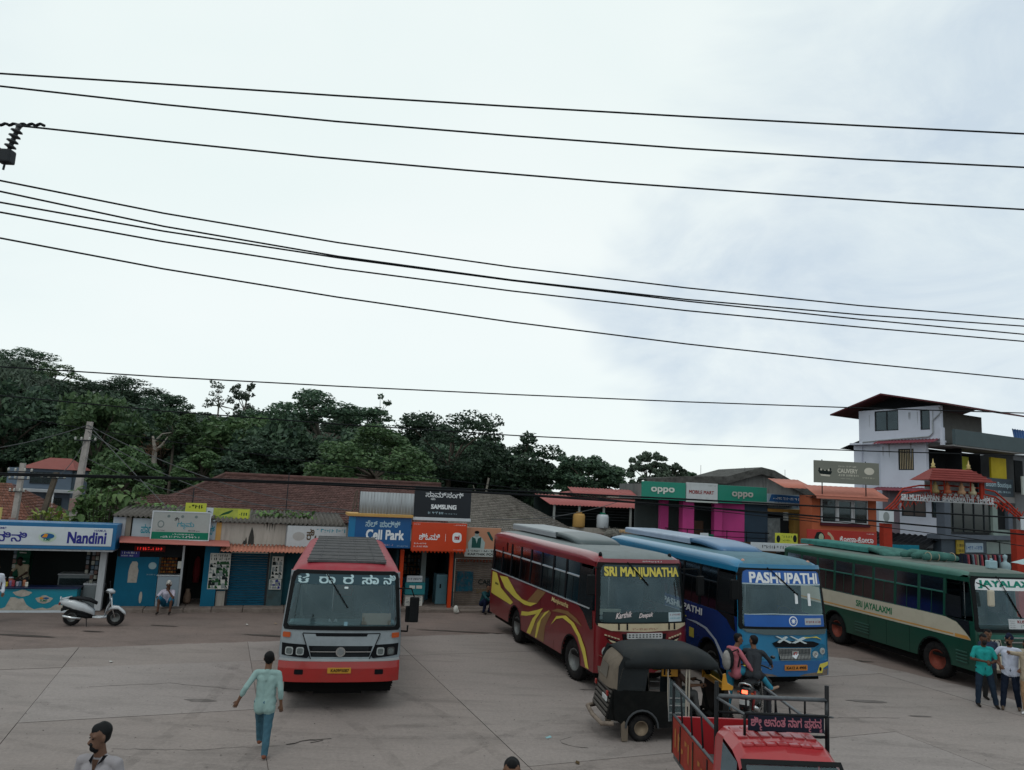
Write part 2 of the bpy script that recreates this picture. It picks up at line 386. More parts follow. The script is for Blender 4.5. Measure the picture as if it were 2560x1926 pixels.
# concrete yard laid in slabs
FAR = [(-45, 6.5), (-.3, 25.5), (5, 26), (11, 24.3), (13, 21.2), (14.2, 18.2), (16.5, 12), (19, 5), (30, -30)]
yard = empty('yard', (0, 0, 0)); yard['kind'] = 'structure'
def clip(poly, a, b):
    o = []; n = (-(b[1] - a[1]), b[0] - a[0])
    side = lambda p: (p[0] - a[0]) * n[0] + (p[1] - a[1]) * n[1]
    for i, p in enumerate(poly):
        q = poly[(i + 1) % len(poly)]; sp, sq = side(p), side(q)
        if sp <= 0: o.append(p)
        if sp * sq < 0: t = sp / (sp - sq); o.append((p[0] + (q[0] - p[0]) * t, p[1] + (q[1] - p[1]) * t))
    return o
def far_y(x):
    for (a, b), (c, d) in zip(FAR, FAR[1:]):
        if a <= x <= c: return b + (d - b) * (x - a) / (c - a)
    return 0
ya = math.radians(21); ca, sa = math.cos(ya), math.sin(ya); S = 4.3
cnt = 0
for i in range(-9, 8):
    for j in range(-6, 8):
        u0_, u1_, v0_, v1_ = i * S + 1.2, (i + 1) * S + 1.2, j * S - .3, (j + 1) * S - .3; g = .006
        c4 = [(u0_ + g, v0_ + g), (u1_ - g, v0_ + g), (u1_ - g, v1_ - g), (u0_ + g, v1_ - g)]
        P = [(x * ca - y * sa, x * sa + y * ca) for x, y in c4]
        for a, b in zip(FAR, FAR[1:]):
            P = clip(P, a, b)
            if len(P) < 3: break
        if len(P) < 3 or max(y for x, y in P) < 1: continue
        Q = []     # fine outline so the far edge can crumble
        for k in range(len(P)):
            a, b = P[k], P[(k + 1) % len(P)]; n = max(1, int(math.dist(a, b) / .22))
            for q in range(n):
                t = q / n; x, y = a[0] + (b[0] - a[0]) * t, a[1] + (b[1] - a[1]) * t
                if far_y(x) - y < .02 and 0 < q: w_ = .07 * (1 + math.sin(x * 9.1) * math.sin(x * 23)); x, y = x - w_ * .2, y - w_
                Q.append((x, y))
        ar = sum(Q[k][0] * Q[(k + 1) % len(Q)][1] - Q[(k + 1) % len(Q)][0] * Q[k][1] for k in range(len(Q))) / 2
        if abs(ar) < .02: continue
        dz = random.uniform(-.003, .003)
        m_ = MB().prism(Q, -.06, dz, 'xy'); m_.m = [1, 0] + [1] * (len(m_.m) - 2) if False else [0, 0] + [1] * (len(m_.m) - 2); m_.build('slab', [random.choice([M_conc, M_conc, M_conc2, M_conc3]), M_joint], yard); cnt += 1
# old cracks across the slabs, filled with dark tar and dirt
M_tar = mat('tar', (.055, .048, .045), .8)
def crack(pts, w, z=.0065, seed=0):
    r = random.Random(seed); P = []
    for a, b in zip(pts, pts[1:]):
        n = max(2, int(math.dist(a, b) / .12))
        for k in range(n): t = k / n; P.append((a[0] + (b[0] - a[0]) * t + r.uniform(-.03, .03), a[1] + (b[1] - a[1]) * t + r.uniform(-.03, .03)))
    L_ = [(x, y + w * r.uniform(.3, 1), z) for x, y in P]; R_ = [(x, y - w * r.uniform(.3, 1), z) for x, y in P]; n = len(P)
    o = mesh_obj('crack', L_ + R_, [(i, n + i, n + i + 1, i + 1) for i in range(n - 1)], M_tar, yard); return o
crack([(-3.75, 14.2), (-3.55, 14.45), (-3.3, 14.55), (-2.95, 14.75)], .035, seed=1)
crack([(-3.4, 14.35), (-3.1, 14.6)], .03, seed=2)
crack([(-6.6, 13.6), (-5.2, 13.75), (-3.75, 14.2)], .008, seed=3)
crack([(.3, 12.9), (1.2, 13.3), (2.6, 13.25), (3.6, 13.7)], .014, seed=4)
crack([(1.5, 15.4), (1.25, 15.15), (1.4, 14.9), (1.9, 14.8)], .016, seed=5)
crack([(6.6, 18.3), (7.6, 17.6), (9.4, 17.9)], .012, seed=6)
crack([(-9, 17.2), (-7.5, 17.8), (-5.6, 17.5)], .010, seed=7)
# dark damp patches and a long rut on the road strip
def blot(name, cx, cy, rx, ry, m, z=-.008, seed=0, par=None):
    r = random.Random(seed); n = 26
    vs = [(cx + rx * math.cos(2 * PI * k / n) * r.uniform(.7, 1.1), cy + ry * math.sin(2 * PI * k / n) * r.uniform(.7, 1.1), z) for k in range(n)]
    o = mesh_obj(name, vs, [tuple(range(n))], m, par); o['kind'] = 'structure'; return o
M_damp = mat('damp_stain', (.075, .062, .056), .6, .25, 3)
for k, (x, y, rx, ry) in enumerate([(-13.5, 21.9, .9, .13), (-6.9, 23.5, 1.1, .12), (-9.3, 21.4, .35, .06), (-1.2, 25.6, 1.6, .1), (-3.2, 24.2, 1.3, .07), (-12.1, 22.9, .35, .07), (10.8, 24.0, .9, .18), (-10.6, 24.2, .5, .06), (-.6, 29.9, .45, .16), (-6.6, 26.2, .5, .05)]):
    blot('stain', x, y, rx, ry, M_damp, seed=k)
M_stain = mat('oil_stain', (.14, .122, .114), .5, .3, 4)
for k, (x, y, rx, ry) in enumerate([(-6.3, 16.6, .35, .12), (9.2, 19.2, .55, .13), (9.9, 18.1, .3, .06), (2.2, 19, .2, .05)]):
    blot('stain', x, y, rx, ry, M_stain, z=.006, seed=40 + k)
# low plinth walk in front of the stalls
YA = math.radians(17.5); PA = Vector((-16.2, 25.55, 0))
def A(u, off=0, z=0): return (PA.x + u * math.cos(YA) + off * math.sin(YA), PA.y + u * math.sin(YA) - off * math.cos(YA), z)
M_plinth = mat('plinth_cement', (.20, .165, .145), .9, .2, 2.5, dirt=.5, bump=.4)
def afr(name, u, off=0, z=0, **k): return empty(name, A(u, off, z), YA, **k)
pl = afr('stall_plinth', 0); pl['kind'] = 'structure'
r_ = random.Random(3); u = 2.95
while u < 13:
    w = r_.uniform(.9, 1.5); MB().rbox(u + .006, u + w - .006, -.62 + r_.uniform(-.04, .04), 1.5, -.05, .13 + r_.uniform(-.015, .015), .03).build('kerb_stone', M_plinth, pl); u += w
MB().rbox(13.0, 14.95, -.75, 3.2, -.05, .11, .03).build('step', M_plinth, pl)
MB().rbox(14.96, 18.5, -.35, 2, -.05, .12, .03).build('step', M_plinth, pl)
MB().rbox(15.1, 17.0, -.85, -.36, -.05, .07, .02).build('step', M_plinth, pl)
# raised steps below the viewpoint, where the nearest two men stand
stp = empty('entrance_steps', (-1.8, 6.6, 0)); stp['kind'] = 'structure'
MB().rbox(-2.6, 2.8, -1.2, 1.15, 0, .85, .02).build('step', M_plinth, stp)
MB().rbox(-2.6, 2.8, 1.16, 1.5, 0, .56, .02).build('step', M_plinth, stp)
MB().rbox(-2.6, 2.8, 1.51, 1.85, 0, .28, .02).build('step', M_plinth, stp)

# hill behind, rising to the left
def hill_z(x, y):
    a = max(0, min(1, (y - 48) / 75)); b = max(0, min(1, (8 - x) / 95)); b = b * b * (3 - 2 * b)
    return a * (2 + b * 13) + 1.2 * math.sin(x * .08 + 1) * a
M_hill = mat('hill_undergrowth', (.028, .042, .02), .95, .4, .4)
sheet('hill', -160, 120, 46, 230, 56, 40, lambda x, y: hill_z(x, y) - .04, M_hill)

# black rubber smears left by turning tyres: thin broken film on the concrete
def smear_mat():
    m = bpy.data.materials.new('rubber_smear'); m.use_nodes = True; t = m.node_tree; b = t.nodes['Principled BSDF']; b.inputs['Base Color'].default_value = (.06, .052, .048, 1); b.inputs['Roughness'].default_value = .9
    tr = t.nodes.new('ShaderNodeBsdfTransparent'); mx = t.nodes.new('ShaderNodeMixShader'); n = t.nodes.new('ShaderNodeTexNoise'); n.inputs['Scale'].default_value = 2.2; n.inputs['Detail'].default_value = 8; n.inputs['Roughness'].default_value = .75
    tc_ = t.nodes.new('ShaderNodeTexCoord'); t.links.new(tc_.outputs['Object'], n.inputs[0]); mr = t.nodes.new('ShaderNodeMapRange'); mr.inputs[1].default_value = .42; mr.inputs[2].default_value = .75; mr.inputs[4].default_value = .24; t.links.new(n.outputs[0], mr.inputs[0])
    t.links.new(mr.outputs[0], mx.inputs[0]); t.links.new(tr.outputs[0], mx.inputs[1]); t.links.new(b.outputs[0], mx.inputs[2]); t.links.new(mx.outputs[0], t.nodes['Material Output'].inputs[0]); return m
M_smear = smear_mat()
def arc(cx, cy, R, a0, a1, w):
    n = 30; P = [math.radians(a0 + (a1 - a0) * k / n) for k in range(n + 1)]
    vs = [(cx + (R + s_ * w / 2) * math.cos(q), cy + (R + s_ * w / 2) * math.sin(q), .0068) for s_ in (-1, 1) for q in P]
    mesh_obj('tyre_mark', vs, [(k, k + 1, n + 2 + k, n + 1 + k) for k in range(n)], M_smear, yard)
for a_ in ((-14, 8, 13.5, 5, 60, .24), (-14, 8, 15.4, 8, 62, .24), (12, 6, 13.0, 95, 165, .22), (12, 6, 15.0, 100, 160, .22), (-3.5, 30, 17.0, 235, 300, .2), (-3.5, 30, 15.2, 240, 305, .2), (4, -2, 18.5, 60, 110, .26), (16, 22, 9, 190, 250, .22), (-30, 14, 24, -12, 14, .24), (-30, 14, 25.8, -12, 13, .24)): arc(*a_)
for k in range(26):
    x, y = random.uniform(-13, 12), random.uniform(12.5, 21)
    n = 14; r_ = random.uniform(.05, .28); mesh_obj('oil_drip', [(x + r_ * random.uniform(.6, 1.2) * math.cos(2 * PI * q / n), y + r_ * random.uniform(.4, .8) * math.sin(2 * PI * q / n), .0072) for q in range(n)], [tuple(range(n))], M_smear, yard)
# ================================================================ the row of stalls
M_blue = mat('sign_blue', (.008, .13, .30), .35, .1, 1.5, dirt=.25)
M_white = mat('sign_white', (.55, .60, .64), .4, .06, 1.2, dirt=.15, dirtcol='6a665e')
M_navy = mat('navy_lettering', (.008, .012, .20), .4)
M_black = mat('black_paint', (.006, .007, .009), .5)
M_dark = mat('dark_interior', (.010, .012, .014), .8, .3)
M_dgrey = mat('dark_grey_metal', (.03, .035, .04), .5)
M_teal = mat('counter_teal', (.006, .21, .29), .3, .12, 1)
M_cream = mat('counter_cream', (.42, .38, .33), .5, .2, 5, dirt=.3)
M_wallw = mat('white_wall', (.48, .50, .52), .75, .1, 1.5, dirt=.35, dirtcol='57504a', streak=True)
M_wallb = mat('beige_wall', (.40, .37, .33), .85, .12, 1.2, dirt=.4, dirtcol='4a443c', streak=True)
M_bluew = mat('blue_wall', (.008, .115, .20), .6, .15, 1, dirt=.3, dirtcol='10303c')
M_bluew2 = mat('blue_wall_dull', (.012, .09, .14), .7, .2, 1, dirt=.5, dirtcol='2a3030')
M_tin_r = mat('red_tin', (.38, .13, .11), .6, .15, 1.5, dirt=.35, dirtcol='7a5a50', bump=.2)
M_orange = mat('orange_paint', (.52, .055, .015), .5, .1, 2, dirt=.15)
M_alu = mat('aluminium', (.45, .48, .50), .35, .05, metal=.3)
M_yel = mat('banner_yellow', (.52, .55, .07), .5, .08)
M_ochre = mat('ochre_paint', (.50, .30, .10), .6, .12)
M_glassd = glass('shop_glass', (.30, .36, .38), 1.5)
M_green = mat('sign_green', (.01, .17, .10), .45)
M_sheet = mat('asbestos_sheet', (.12, .11, .10), .9, .3, 3, dirt=.5, bump=.4)
M_paper = mat('white_paper', (.6, .6, .56), .7, .08, 3)
M_txtteal = mat('teal_lettering', (.02, .25, .33), .5)
M_txtw = mat('white_lettering', (.75, .78, .8), .4, .03)
M_skinless = None
# ---- white dairy booth with blue fascia
b = afr('dairy_booth', -1.2, 0, 0, label='white and blue dairy booth with teal counter at the far left', cat='stall')   # local x = u + 1.2
bx = 1.2
MB().rbox(bx - 3.0, bx + 2.95, -.9, .05, 2.08, 2.93, .02).build('fascia', M_blue, b)
fp = MB().rbox(bx - 2.85, bx + 2.83, -.915, -.88, 2.20, 2.80, .01).build('sign_panel', M_white, b)
FS = lambda y0: (lambda x, z, d: (x, y0 - d, z))
ktext('ನಂ|ದಿ|ನಿ', bx - 1.15, bx + .33, 2.30, 2.62, M_navy, fp, FS(-.915), bold=.012)
ktext('Nandini', bx + 1.50, bx + 2.66, 2.28, 2.66, M_navy, fp, FS(-.915), bold=.045)
text('KMF', bx - .55, bx - .28, 2.69, 2.76, M_navy, fp, FS(-.915))
text('HAMUL', bx + 2.28, bx + 2.64, 2.68, 2.75, M_navy, fp, FS(-.915))
patch('logo', ell(bx + .92, 2.47, .26, .17), FS(-.915), mat('logo_pale', (.45, .55, .45), .5), b, .006, None)
patch('logo', ell(bx + .92, 2.50, .20, .09), FS(-.921), mat('logo_blue', (.02, .1, .25), .5), b, .006, None)
patch('logo', [(bx + .76, 2.46), (bx + .9, 2.46), (bx + .93, 2.56), (bx + .84, 2.58)], FS(-.927), mat('logo_orange', (.6, .25, .03), .5), b, .006, None)
text('KMF', bx + .82, bx + 1.02, 2.35, 2.43, M_green, b, FS(-.927))
for x in (2.42, -3.0): MB().rbox(bx + x, bx + x + .20, -.25, 0, 0, 2.08, .01).build('post', M_wallw, b)
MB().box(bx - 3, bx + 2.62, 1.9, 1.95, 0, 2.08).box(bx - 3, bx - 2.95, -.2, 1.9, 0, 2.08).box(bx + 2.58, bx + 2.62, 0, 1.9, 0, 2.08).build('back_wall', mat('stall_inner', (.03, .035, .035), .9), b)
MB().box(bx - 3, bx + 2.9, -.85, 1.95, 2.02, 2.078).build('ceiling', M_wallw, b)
MB().box(bx - 3, bx + 2.6, -.02, 1.9, 0, .06).build('floor', M_plinth, b)
ct = MB().rbox(bx - 2.9, bx + 1.90, -.45, .1, .03, .74, .03).build('counter', M_teal, b)
MB().rbox(bx - 2.95, bx + 1.95, -.50, .15, .745, .79, .01).build('counter_top', mat('counter_navy', (.01, .02, .07), .3), b)
prm = random.Random(9)
wave = [(bx - 2.89, .05)] + [(bx + 1.89, .05)] + [(bx + 1.89 - 4.78 * k / 40, .17 + .07 * math.sin(k * .55) + .04 * math.sin(k * 1.7) + (.22 if 12 < k < 17 else 0)) for k in range(41)]
patch('counter_print', wave, FS(-.451), M_cream, b, .003, None)
for cx, cz, rx, rz in ((bx + .3, .60, .26, .10), (bx + .95, .40, .24, .12)):
    patch('counter_print', [(cx + rx * math.cos(q) * (1 + .12 * math.sin(5 * q)), cz + rz * math.sin(q) * (1 + .15 * math.cos(4 * q))) for q in np.linspace(0, 2 * PI, 24)[:-1]], FS(-.456), M_cream, b, .003, None)
patch('counter_print', ell(bx + 1.0, .44, .09, .03), FS(-.461), mat('logo_blue', (.02, .1, .25)), b, .003, None)
patch('counter_print', ell(bx + .88, .44, .07, .03), FS(-.461), mat('logo_orange', (.6, .25, .03)), b, .003, None)
text('KMF', bx + .85, bx + 1.05, .33, .40, M_green, b, FS(-.461))
MB().rbox(bx - 2.9, bx + 2.0, -.47, -.40, -.03, .045, .01).build('counter_base', M_white, b)
# things inside the booth
fz = afr('chest_freezer', 1.95, -.1, .06, label='pale chest freezer behind the right end of the teal counter', cat='freezer')
MB().rbox(0, .60, 0, .6, 0, .72, .03).build('body', mat('freezer_grey', (.20, .23, .24), .4), fz); MB().rbox(-.01, .61, -.02, .62, .725, .80, .02).build('lid', M_wallw, fz)
fz2 = afr('display_cooler', .95, -1.0, .06, label='grey glass cooler standing at the back of the dairy booth', cat='cooler')
MB().rbox(0, 1.1, 0, .6, 0, .95, .02).build('body', mat('freezer_grey'), fz2); MB().box(.05, 1.05, -.02, 0, .45, .85).build('door_glass', M_glassd, fz2); MB().rbox(-.02, 1.12, -.03, .62, .955, 1.0, .01).build('top', M_wallw, fz2)
cr = MB(); 
M_crate = mat('crate_green', (.01, .09, .05), .5)
for k in range(6):
    c = afr('milk_crate', -.42, -.9, .06 + k * .30, label=['bottom green crate of the stack in the dairy booth', 'green crate second from the floor of its stack', 'green crate third from the floor of its stack', 'green crate third from the top of its stack', 'green crate just below the top of its stack', 'topmost green crate of the stack in the dairy booth'][k], cat='crate', group='green crates stacked in the dairy booth')
    m = MB(); m.box(0, .45, 0, .02, 0, .28).box(0, .45, .33, .35, 0, .28).box(0, .02, .02, .33, 0, .28).box(.43, .45, .02, .33, 0, .28).box(0, .45, 0, .35, 0, .02); m.build('crate_body', M_crate, c)
    MB().rbox(.12, .33, -.012, 0, .19, .23, .005).build('handle', M_paper, c)
cols = ['b3543f', 'd8d2c8', '8a5a3a', 'c9b53a', '8f7fa8', 'a03a44', 'd6cfe0', '5a6a80', 'c07a5a', 'e0dccf']
for k in range(10):
    o = afr('snack_packet', -.55 + k * .098, .15 + .08 * (k % 2), .79, label=None, cat='packet', group='snack packets on the dairy counter')
    o['label'] = 'small %s snack packet propped on the teal counter' % ['brick red', 'off white', 'brown', 'mustard', 'lilac', 'crimson', 'pale lilac', 'slate blue', 'salmon', 'cream'][k]
    h = .14 + .06 * ((k * 7) % 3) / 2
    MB().rbox(-.045, .045, -.03, .03, 0, h, .02).build('packet', mat('packet_%d' % k, cols[k], .35, .5, 14), o)
for k in range(2):
    o = afr('glass_jar', -.42 + k * .22, .02, .79, label=['sweet jar with white lid at the left of the counter', 'sweet jar with white lid beside the vendor'][k], cat='jar', group='jars on the dairy counter')
    MB().lathe([(.07, 0), (.075, .02), (.075, .2), (.06, .23)], n=14).build('jar', mat('jar_red', 'a85a48', .2, .6, 20), o); MB().lathe([(.07, .235), (.07, .27), (.0, .275)], n=14).build('lid', M_white, o)

# ---- blue stall block: snack stall, doorway, shuttered shop, with walls above
s_ = afr('blue_stall', 2.85, 0, .12, label='blue painted snack stall with open doorway and tin awning', cat='stall')
X = lambda u: u - 2.85
MB().box(X(2.92), X(4.26), -.10, 0, 0, 2.1).build('blue_panel', M_bluew, s_)
MB().box(X(2.93), X(5.0), -.115, -.102, 1.68, 2.16).build('header_board', M_dark, s_)
bl = MB().box(X(3.02), X(3.62), -.13, -.116, 1.66, 1.88).build('notice', M_navy, s_); scribble(X(3.06), X(3.56), 1.78, 1.85, M_txtw, bl, FS(-.13)); scribble(X(3.06), X(3.40), 1.69, 1.74, M_txtw, bl, FS(-.13))
bl = MB().box(X(3.44), X(4.42), -.16, -.117, 1.87, 2.06).build('red_sign', mat('red_board', (.12, .01, .01), .5), s_); scribble(X(3.52), X(4.35), 1.91, 2.02, mat('red_letter', (.7, .03, .02), .4, emit='b01810'), bl, FS(-.16))
# hatch window with snack shelves, white door below
MB().box(X(4.26), X(5.04), .45, .5, 1.08, 1.7).build('hatch_back', M_dark, s_)
for k in range(5):
    m = MB().box(X(4.30), X(4.85), .05, .4, 1.10 + k * .115, 1.115 + k * .115); m.build('shelf', M_dgrey, s_)
    for q in range(6):
        MB().rbox(X(4.315) + q * .088, X(4.315) + q * .088 + .07, .06, .2, 1.118 + k * .115, 1.118 + k * .115 + .075, .01).build('snack', mat('snack_%d' % ((q + k) % 3), ['7a4a20', '80582a', '5a2c16'][(q + k) % 3], .5, .4, 20), s_)
MB().rbox(X(4.24), X(5.06), -.13, .35, 1.03, 1.075, .01).build('sill', M_alu, s_)
MB().box(X(4.28), X(4.99), -.10, -.07, 0, 1.03).build('lower_panel', mat('pale_panel', (.30, .36, .41), .5, .1), s_)
MB().rbox(X(5.0), X(5.07), -.14, -.06, 0, 2.1, .01).build('door_frame', M_wallw, s_)
MB().rbox(X(4.88), X(5.0), -.13, -.12, 1.3, 1.55, .004).build('paper_note', M_paper, s_)
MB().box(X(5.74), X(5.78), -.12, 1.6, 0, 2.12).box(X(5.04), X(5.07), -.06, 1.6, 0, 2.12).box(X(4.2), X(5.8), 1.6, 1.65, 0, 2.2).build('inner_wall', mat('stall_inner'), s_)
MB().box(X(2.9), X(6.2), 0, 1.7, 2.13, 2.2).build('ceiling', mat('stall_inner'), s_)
MB().rbox(X(5.74), X(6.22), -.14, .1, 0, 2.12, .01).build('blue_pier', M_bluew, s_)
# prints on the blue panel: jug silhouette, round badge, small oval
J = [(3.33, .80), (3.62, .80), (3.64, 1.22), (3.60, 1.34), (3.60, 1.46), (3.55, 1.52), (3.42, 1.52), (3.36, 1.40), (3.33, 1.2)]
patch('milk_print', [(X(a), b_) for a, b_ in J], FS(-.10), M_cream, s_, .003, None)
patch('round_badge', ell(X(4.07), 1.38, .13, .12), FS(-.10), mat('badge_grey', (.3, .4, .42), .5), s_, .003, None)
patch('small_print', ell(X(3.80), .30, .05, .20), FS(-.10), M_cream, s_, .003, None)
scribble(X(3.92), X(4.2), 1.05, 1.10, mat('badge_grey'), s_, FS(-.10))
# shutter shop
def shutter(parent, x0, x1, z0, z1, y, m, pitch=.085):
    mb = MB(); n = int((z1 - z0) / pitch)
    for k in range(n):
        za = z0 + (z1 - z0) * k / n; zb = z0 + (z1 - z0) * (k + 1) / n - .006
        o = MB().prism([(y + .012, za), (y - .018, za + .2 * (zb - za)), (y - .018, za + .75 * (zb - za)), (y + .012, zb)], x0, x1, 'yz').build('shutter_slat', m, parent)
sh = afr('shuttered_shop', 6.24, 0, .12, label='shop with closed blue roller shutter between two rough pillars', cat='shop')
X = lambda u: u - 6.24
M_shut = mat('shutter_blue', (.008, .085, .15), .45, .15, 1, dirt=.3, dirtcol='101820')
shutter(sh, X(6.62), X(7.9), 0, 1.86, .05, M_shut)
MB().box(X(6.55), X(6.62), -.02, .08, 0, 1.9).build('guide_rail', M_dgrey, sh); MB().box(X(7.9), X(7.97), -.02, .08, 0, 1.9).build('guide_rail', M_dgrey, sh)
MB().rbox(X(6.24), X(6.54), -.05, .2, 0, .52, .01).build('pillar_base', M_wallb, sh); MB().rbox(X(6.24), X(6.54), -.04, .2, .525, 2.1, .01).build('pillar', M_bluew2, sh)
MB().rbox(X(7.98), X(8.5), -.08, .2, 0, 2.1, .01).build('pillar', mat('pillar_grey_teal', (.06, .10, .11), .8, .3, 2, dirt=.6), sh)
MB().box(X(6.54), X(8.9), 0, .2, 1.9, 2.15).build('lintel', M_dark, sh)
MB().box(X(8.5), X(10.7), .1, .3, 0, 2.1).build('wall', mat('teal_dark_wall', (.01, .06, .08), .7, .3), sh)
# posters: cuttings board on the pillar, smaller ones on the right pillar
def poster(name, label, u, off, z, w, h, seed, base, inks, header=None, lean=0, cell=.105, cat='poster'):
    p = afr(name, u, off, z, label=label, cat=cat); r = random.Random(seed)
    MB().rbox(0, w, 0, .012, 0, h, .003).build('backing', base, p)
    k = 0; top = h - (.22 * h if header else 0)
    ny = int(top / cell); nx = int(w / cell)
    bms = [MB() for _ in inks]
    for i in range(nx):
        for j in range(ny):
            if r.random() < .93:
                q = r.randrange(len(inks)); x = .02 + i * (w - .04) / nx; z_ = .02 + j * (top - .04) / ny; a = r.uniform(.6, 1.7) * cell; c = r.uniform(.5, 1.6) * cell
                x1 = min(w - .015, x + a); z1 = min(top, z_ + c); y = -.0015 - .0006 * r.random() - .0007 * q
                mid = (x + x1) / 2 + r.uniform(-.02, .02)
                bms[q].add([(x, y, z_), (x1, y, z_ + r.uniform(0, .02)), (mid, y, z1), (x, y, z1 - r.uniform(0, .03))], [(0, 1, 2, 3)])
    for q, ink in enumerate(inks):
        if bms[q].v: o = bms[q].build('print', ink, p)
    if header:
        n = len(header)
        for q, hd in enumerate(header): scribble(.03, w - .03, h - .02 - (q + 1) * .19 * h / n, h - .035 - q * .19 * h / n, M_black, p, FS(0), off=.003)
    return p
INK = [mat('ink_dark', (.012, .02, .02), .6), mat('ink_grey', (.25, .28, .28), .6), mat('ink_green', (.03, .09, .04), .6)]
poster('photo_poster', 'tall poster of black, white and green photos hung on the blue pillar', 5.93, .15, .72, .70, 1.26, 5, M_paper, INK, [1, 2])
poster('small_poster', 'black and white notice with shapes on the grey pillar beside the shutter', 8.06, .13, 1.1, .40, .80, 6, M_paper, [INK[0], INK[1]], [1])
poster('blue_poster', 'blue and white notice below the black and white one on the grey pillar', 8.02, .15, .72, .42, .36, 8, M_paper, [M_navy, INK[1]], None)
# awnings
def corr(parent, name, x0, x1, y0, z0, y1, z1, m, pitch=.12, amp=.018, nx=None, th=.006):
    n = int((x1 - x0) / pitch * 6); vs = []; 
    for j in range(2):
        for i in range(n + 1):
            x = x0 + (x1 - x0) * i / n; y, z = ((y0, z0), (y1, z1))[j]; vs.append((x, y, z + amp * math.sin(i / 6 * 2 * PI)))
    o = mesh_obj(name, vs, [(i, i + 1, n + 2 + i, n + 1 + i) for i in range(n)], m, parent, True)
    sd = o.modifiers.new('thickness', 'SOLIDIFY'); sd.thickness = th; return o
aw = afr('tin_awning', 2.9, 0, 0, label='flat faded red tin awning over the blue snack stall', cat='awning')
MB().add([(0, 0, 2.50), (3.6, 0, 2.42), (3.7, -.95, 2.30), (.18, -.95, 2.36), (0, 0, 2.485), (3.6, 0, 2.405), (3.7, -.95, 2.285), (.18, -.95, 2.345)], [(0, 1, 2, 3), (4, 7, 6, 5), (3, 2, 6, 7), (0, 3, 7, 4), (1, 5, 6, 2), (0, 4, 5, 1)]).build('sheet', M_tin_r, aw)
for x in (.3, 1.9, 3.5): MB().tube([(x, 0, 2.2), (x, -.85, 2.31)], .015).build('bracket', M_dgrey, aw)
aw = afr('corrugated_awning', 6.3, 0, 0, label='corrugated terracotta coloured awning over the roller shutter', cat='awning')
corr(aw, 'sheet', 0, 4.4, 0, 2.30, -.95, 2.12, mat('terracotta_sheet', (.40, .16, .11), .7, .2, 3, dirt=.3, dirtcol='8a7060'), .13, .022)
for x in (.2, 2.0, 3.9): MB().tube([(x, 0, 2.05), (x, -.85, 2.10)], .015).build('bracket', M_dgrey, aw)
# parapet above the stalls
pw = afr('parapet_wall', 2.65, 0, 2.16, label='stained beige and white parapet wall above the stalls', cat='wall')
X = lambda u: u - 2.65
MB().box(X(2.65), X(3.05), 0, .2, 0, .98).build('wall_panel', M_wallw, pw)
MB().box(X(3.06), X(3.22), -.02, .2, 0, .98).build('concrete_pier', mat('pier_stone', (.25, .23, .19), .9, .2), pw)
MB().box(X(3.27), X(6.02), 0, .2, .2, .96).build('wall_panel', mat('pale_blue_wall', (.42, .50, .54), .7, .1, 1, dirt=.2), pw)
MB().box(X(6.03), X(8.45), 0, .2, 0, .90).build('wall_panel', M_wallb, pw)
MB().box(X(8.46), X(10.62), .02, .2, 0, .86).build('wall_panel', M_wallw, pw)
MB().box(X(6.02), X(6.20), -.02, 0, .22, .90).build('ochre_strip', M_ochre, pw)
ktext('ಪಾ|ರ್', X(3.55), X(3.98), .45, .76, M_txtteal, pw, FS(0), bold=.012); ktext('ಸ್', X(5.78), X(5.98), .45, .78, M_txtteal, pw, FS(0), bold=.012)
MB().rbox(X(6.95), X(8.1), -.12, 0, .08, .13, .01).build('ledge', M_wallb, pw)
# black water stains run down the beige wall from its top
M_stw = mat('black_mould', (.045, .045, .042), .9, .35, 6)
r_ = random.Random(2)
for k, (x0, w, h) in enumerate([(4.38, .10, .42), (4.50, .22, .78), (4.30, .14, .30), (5.1, .05, .25), (5.2, .03, .34), (5.28, .05, .22), (5.38, .03, .36), (5.0, .03, .16)]):
    zt = .9 if k > 2 else .85; 
    if k in (0, 1, 2): q = [(x0, .02), (x0 + w, .02), (x0 + w * .9, h * .5), (x0 + w * .7, h * .8), (x0 + w * .45, h), (x0 + w * .25, h * .75), (x0 + w * .05, h * .5)]
    else: q = [(x0, zt), (x0 + w * .4, zt - h), (x0 + w, zt)]
    mesh_obj('water_stain', [(a, -.003 - .0006 * k, b_) for a, b_ in q], [tuple(range(len(q)))], M_stw, pw)
rs = afr('sheet_roof_edge', 2.6, 0, 0, label='wavy grey cement sheets capping the stalls behind the signs', cat='roof')
corr(rs, 'sheet', 0, 3.3, -.15, 3.18, 3.2, 3.45, M_sheet, .16, .035)
corr(rs, 'sheet', 3.2, 8.0, -.15, 3.10, 3.4, 3.4, M_sheet, .16, .035)
# sign boards standing on the parapet
def board(name, label, u, off, z, w, h, base, th=.06, cat='sign', frame=None, back=True):
    p = afr(name, u, off, z, label=label, cat=cat)
    MB().rbox(0, w, 0, th, 0, h, .006).build('panel', base, p)
    if frame:
        f = .035
        MB().box(-f, w + f, -.012, th, h, h + f).box(-f, w + f, -.012, th, -f, 0).box(-f, 0, -.012, th, 0, h).box(w, w + f, -.012, th, 0, h).build('frame', frame, p)
    return p
p = board('village_office_sign', 'grey and green sign board with teal Kannada lettering above the red awning', 3.94, .28, 2.44, 1.86, .94, mat('board_grey', (.36, .38, .37), .5, .05, dirt=.1), frame=M_white)
MB().box(0, 1.86, -.005, -.001, 0, .25).build('green_band', M_green, p)
ktext('ಗಾ_c|ಮ', .80, 1.36, .36, .62, M_txtteal, p, FS(0), bold=.012); ktext('ಶೀ_c', .70, .86, .58, .78, M_black, p, FS(0), bold=.012); scribble(1.18, 1.4, .28, .34, M_black, p, FS(0))
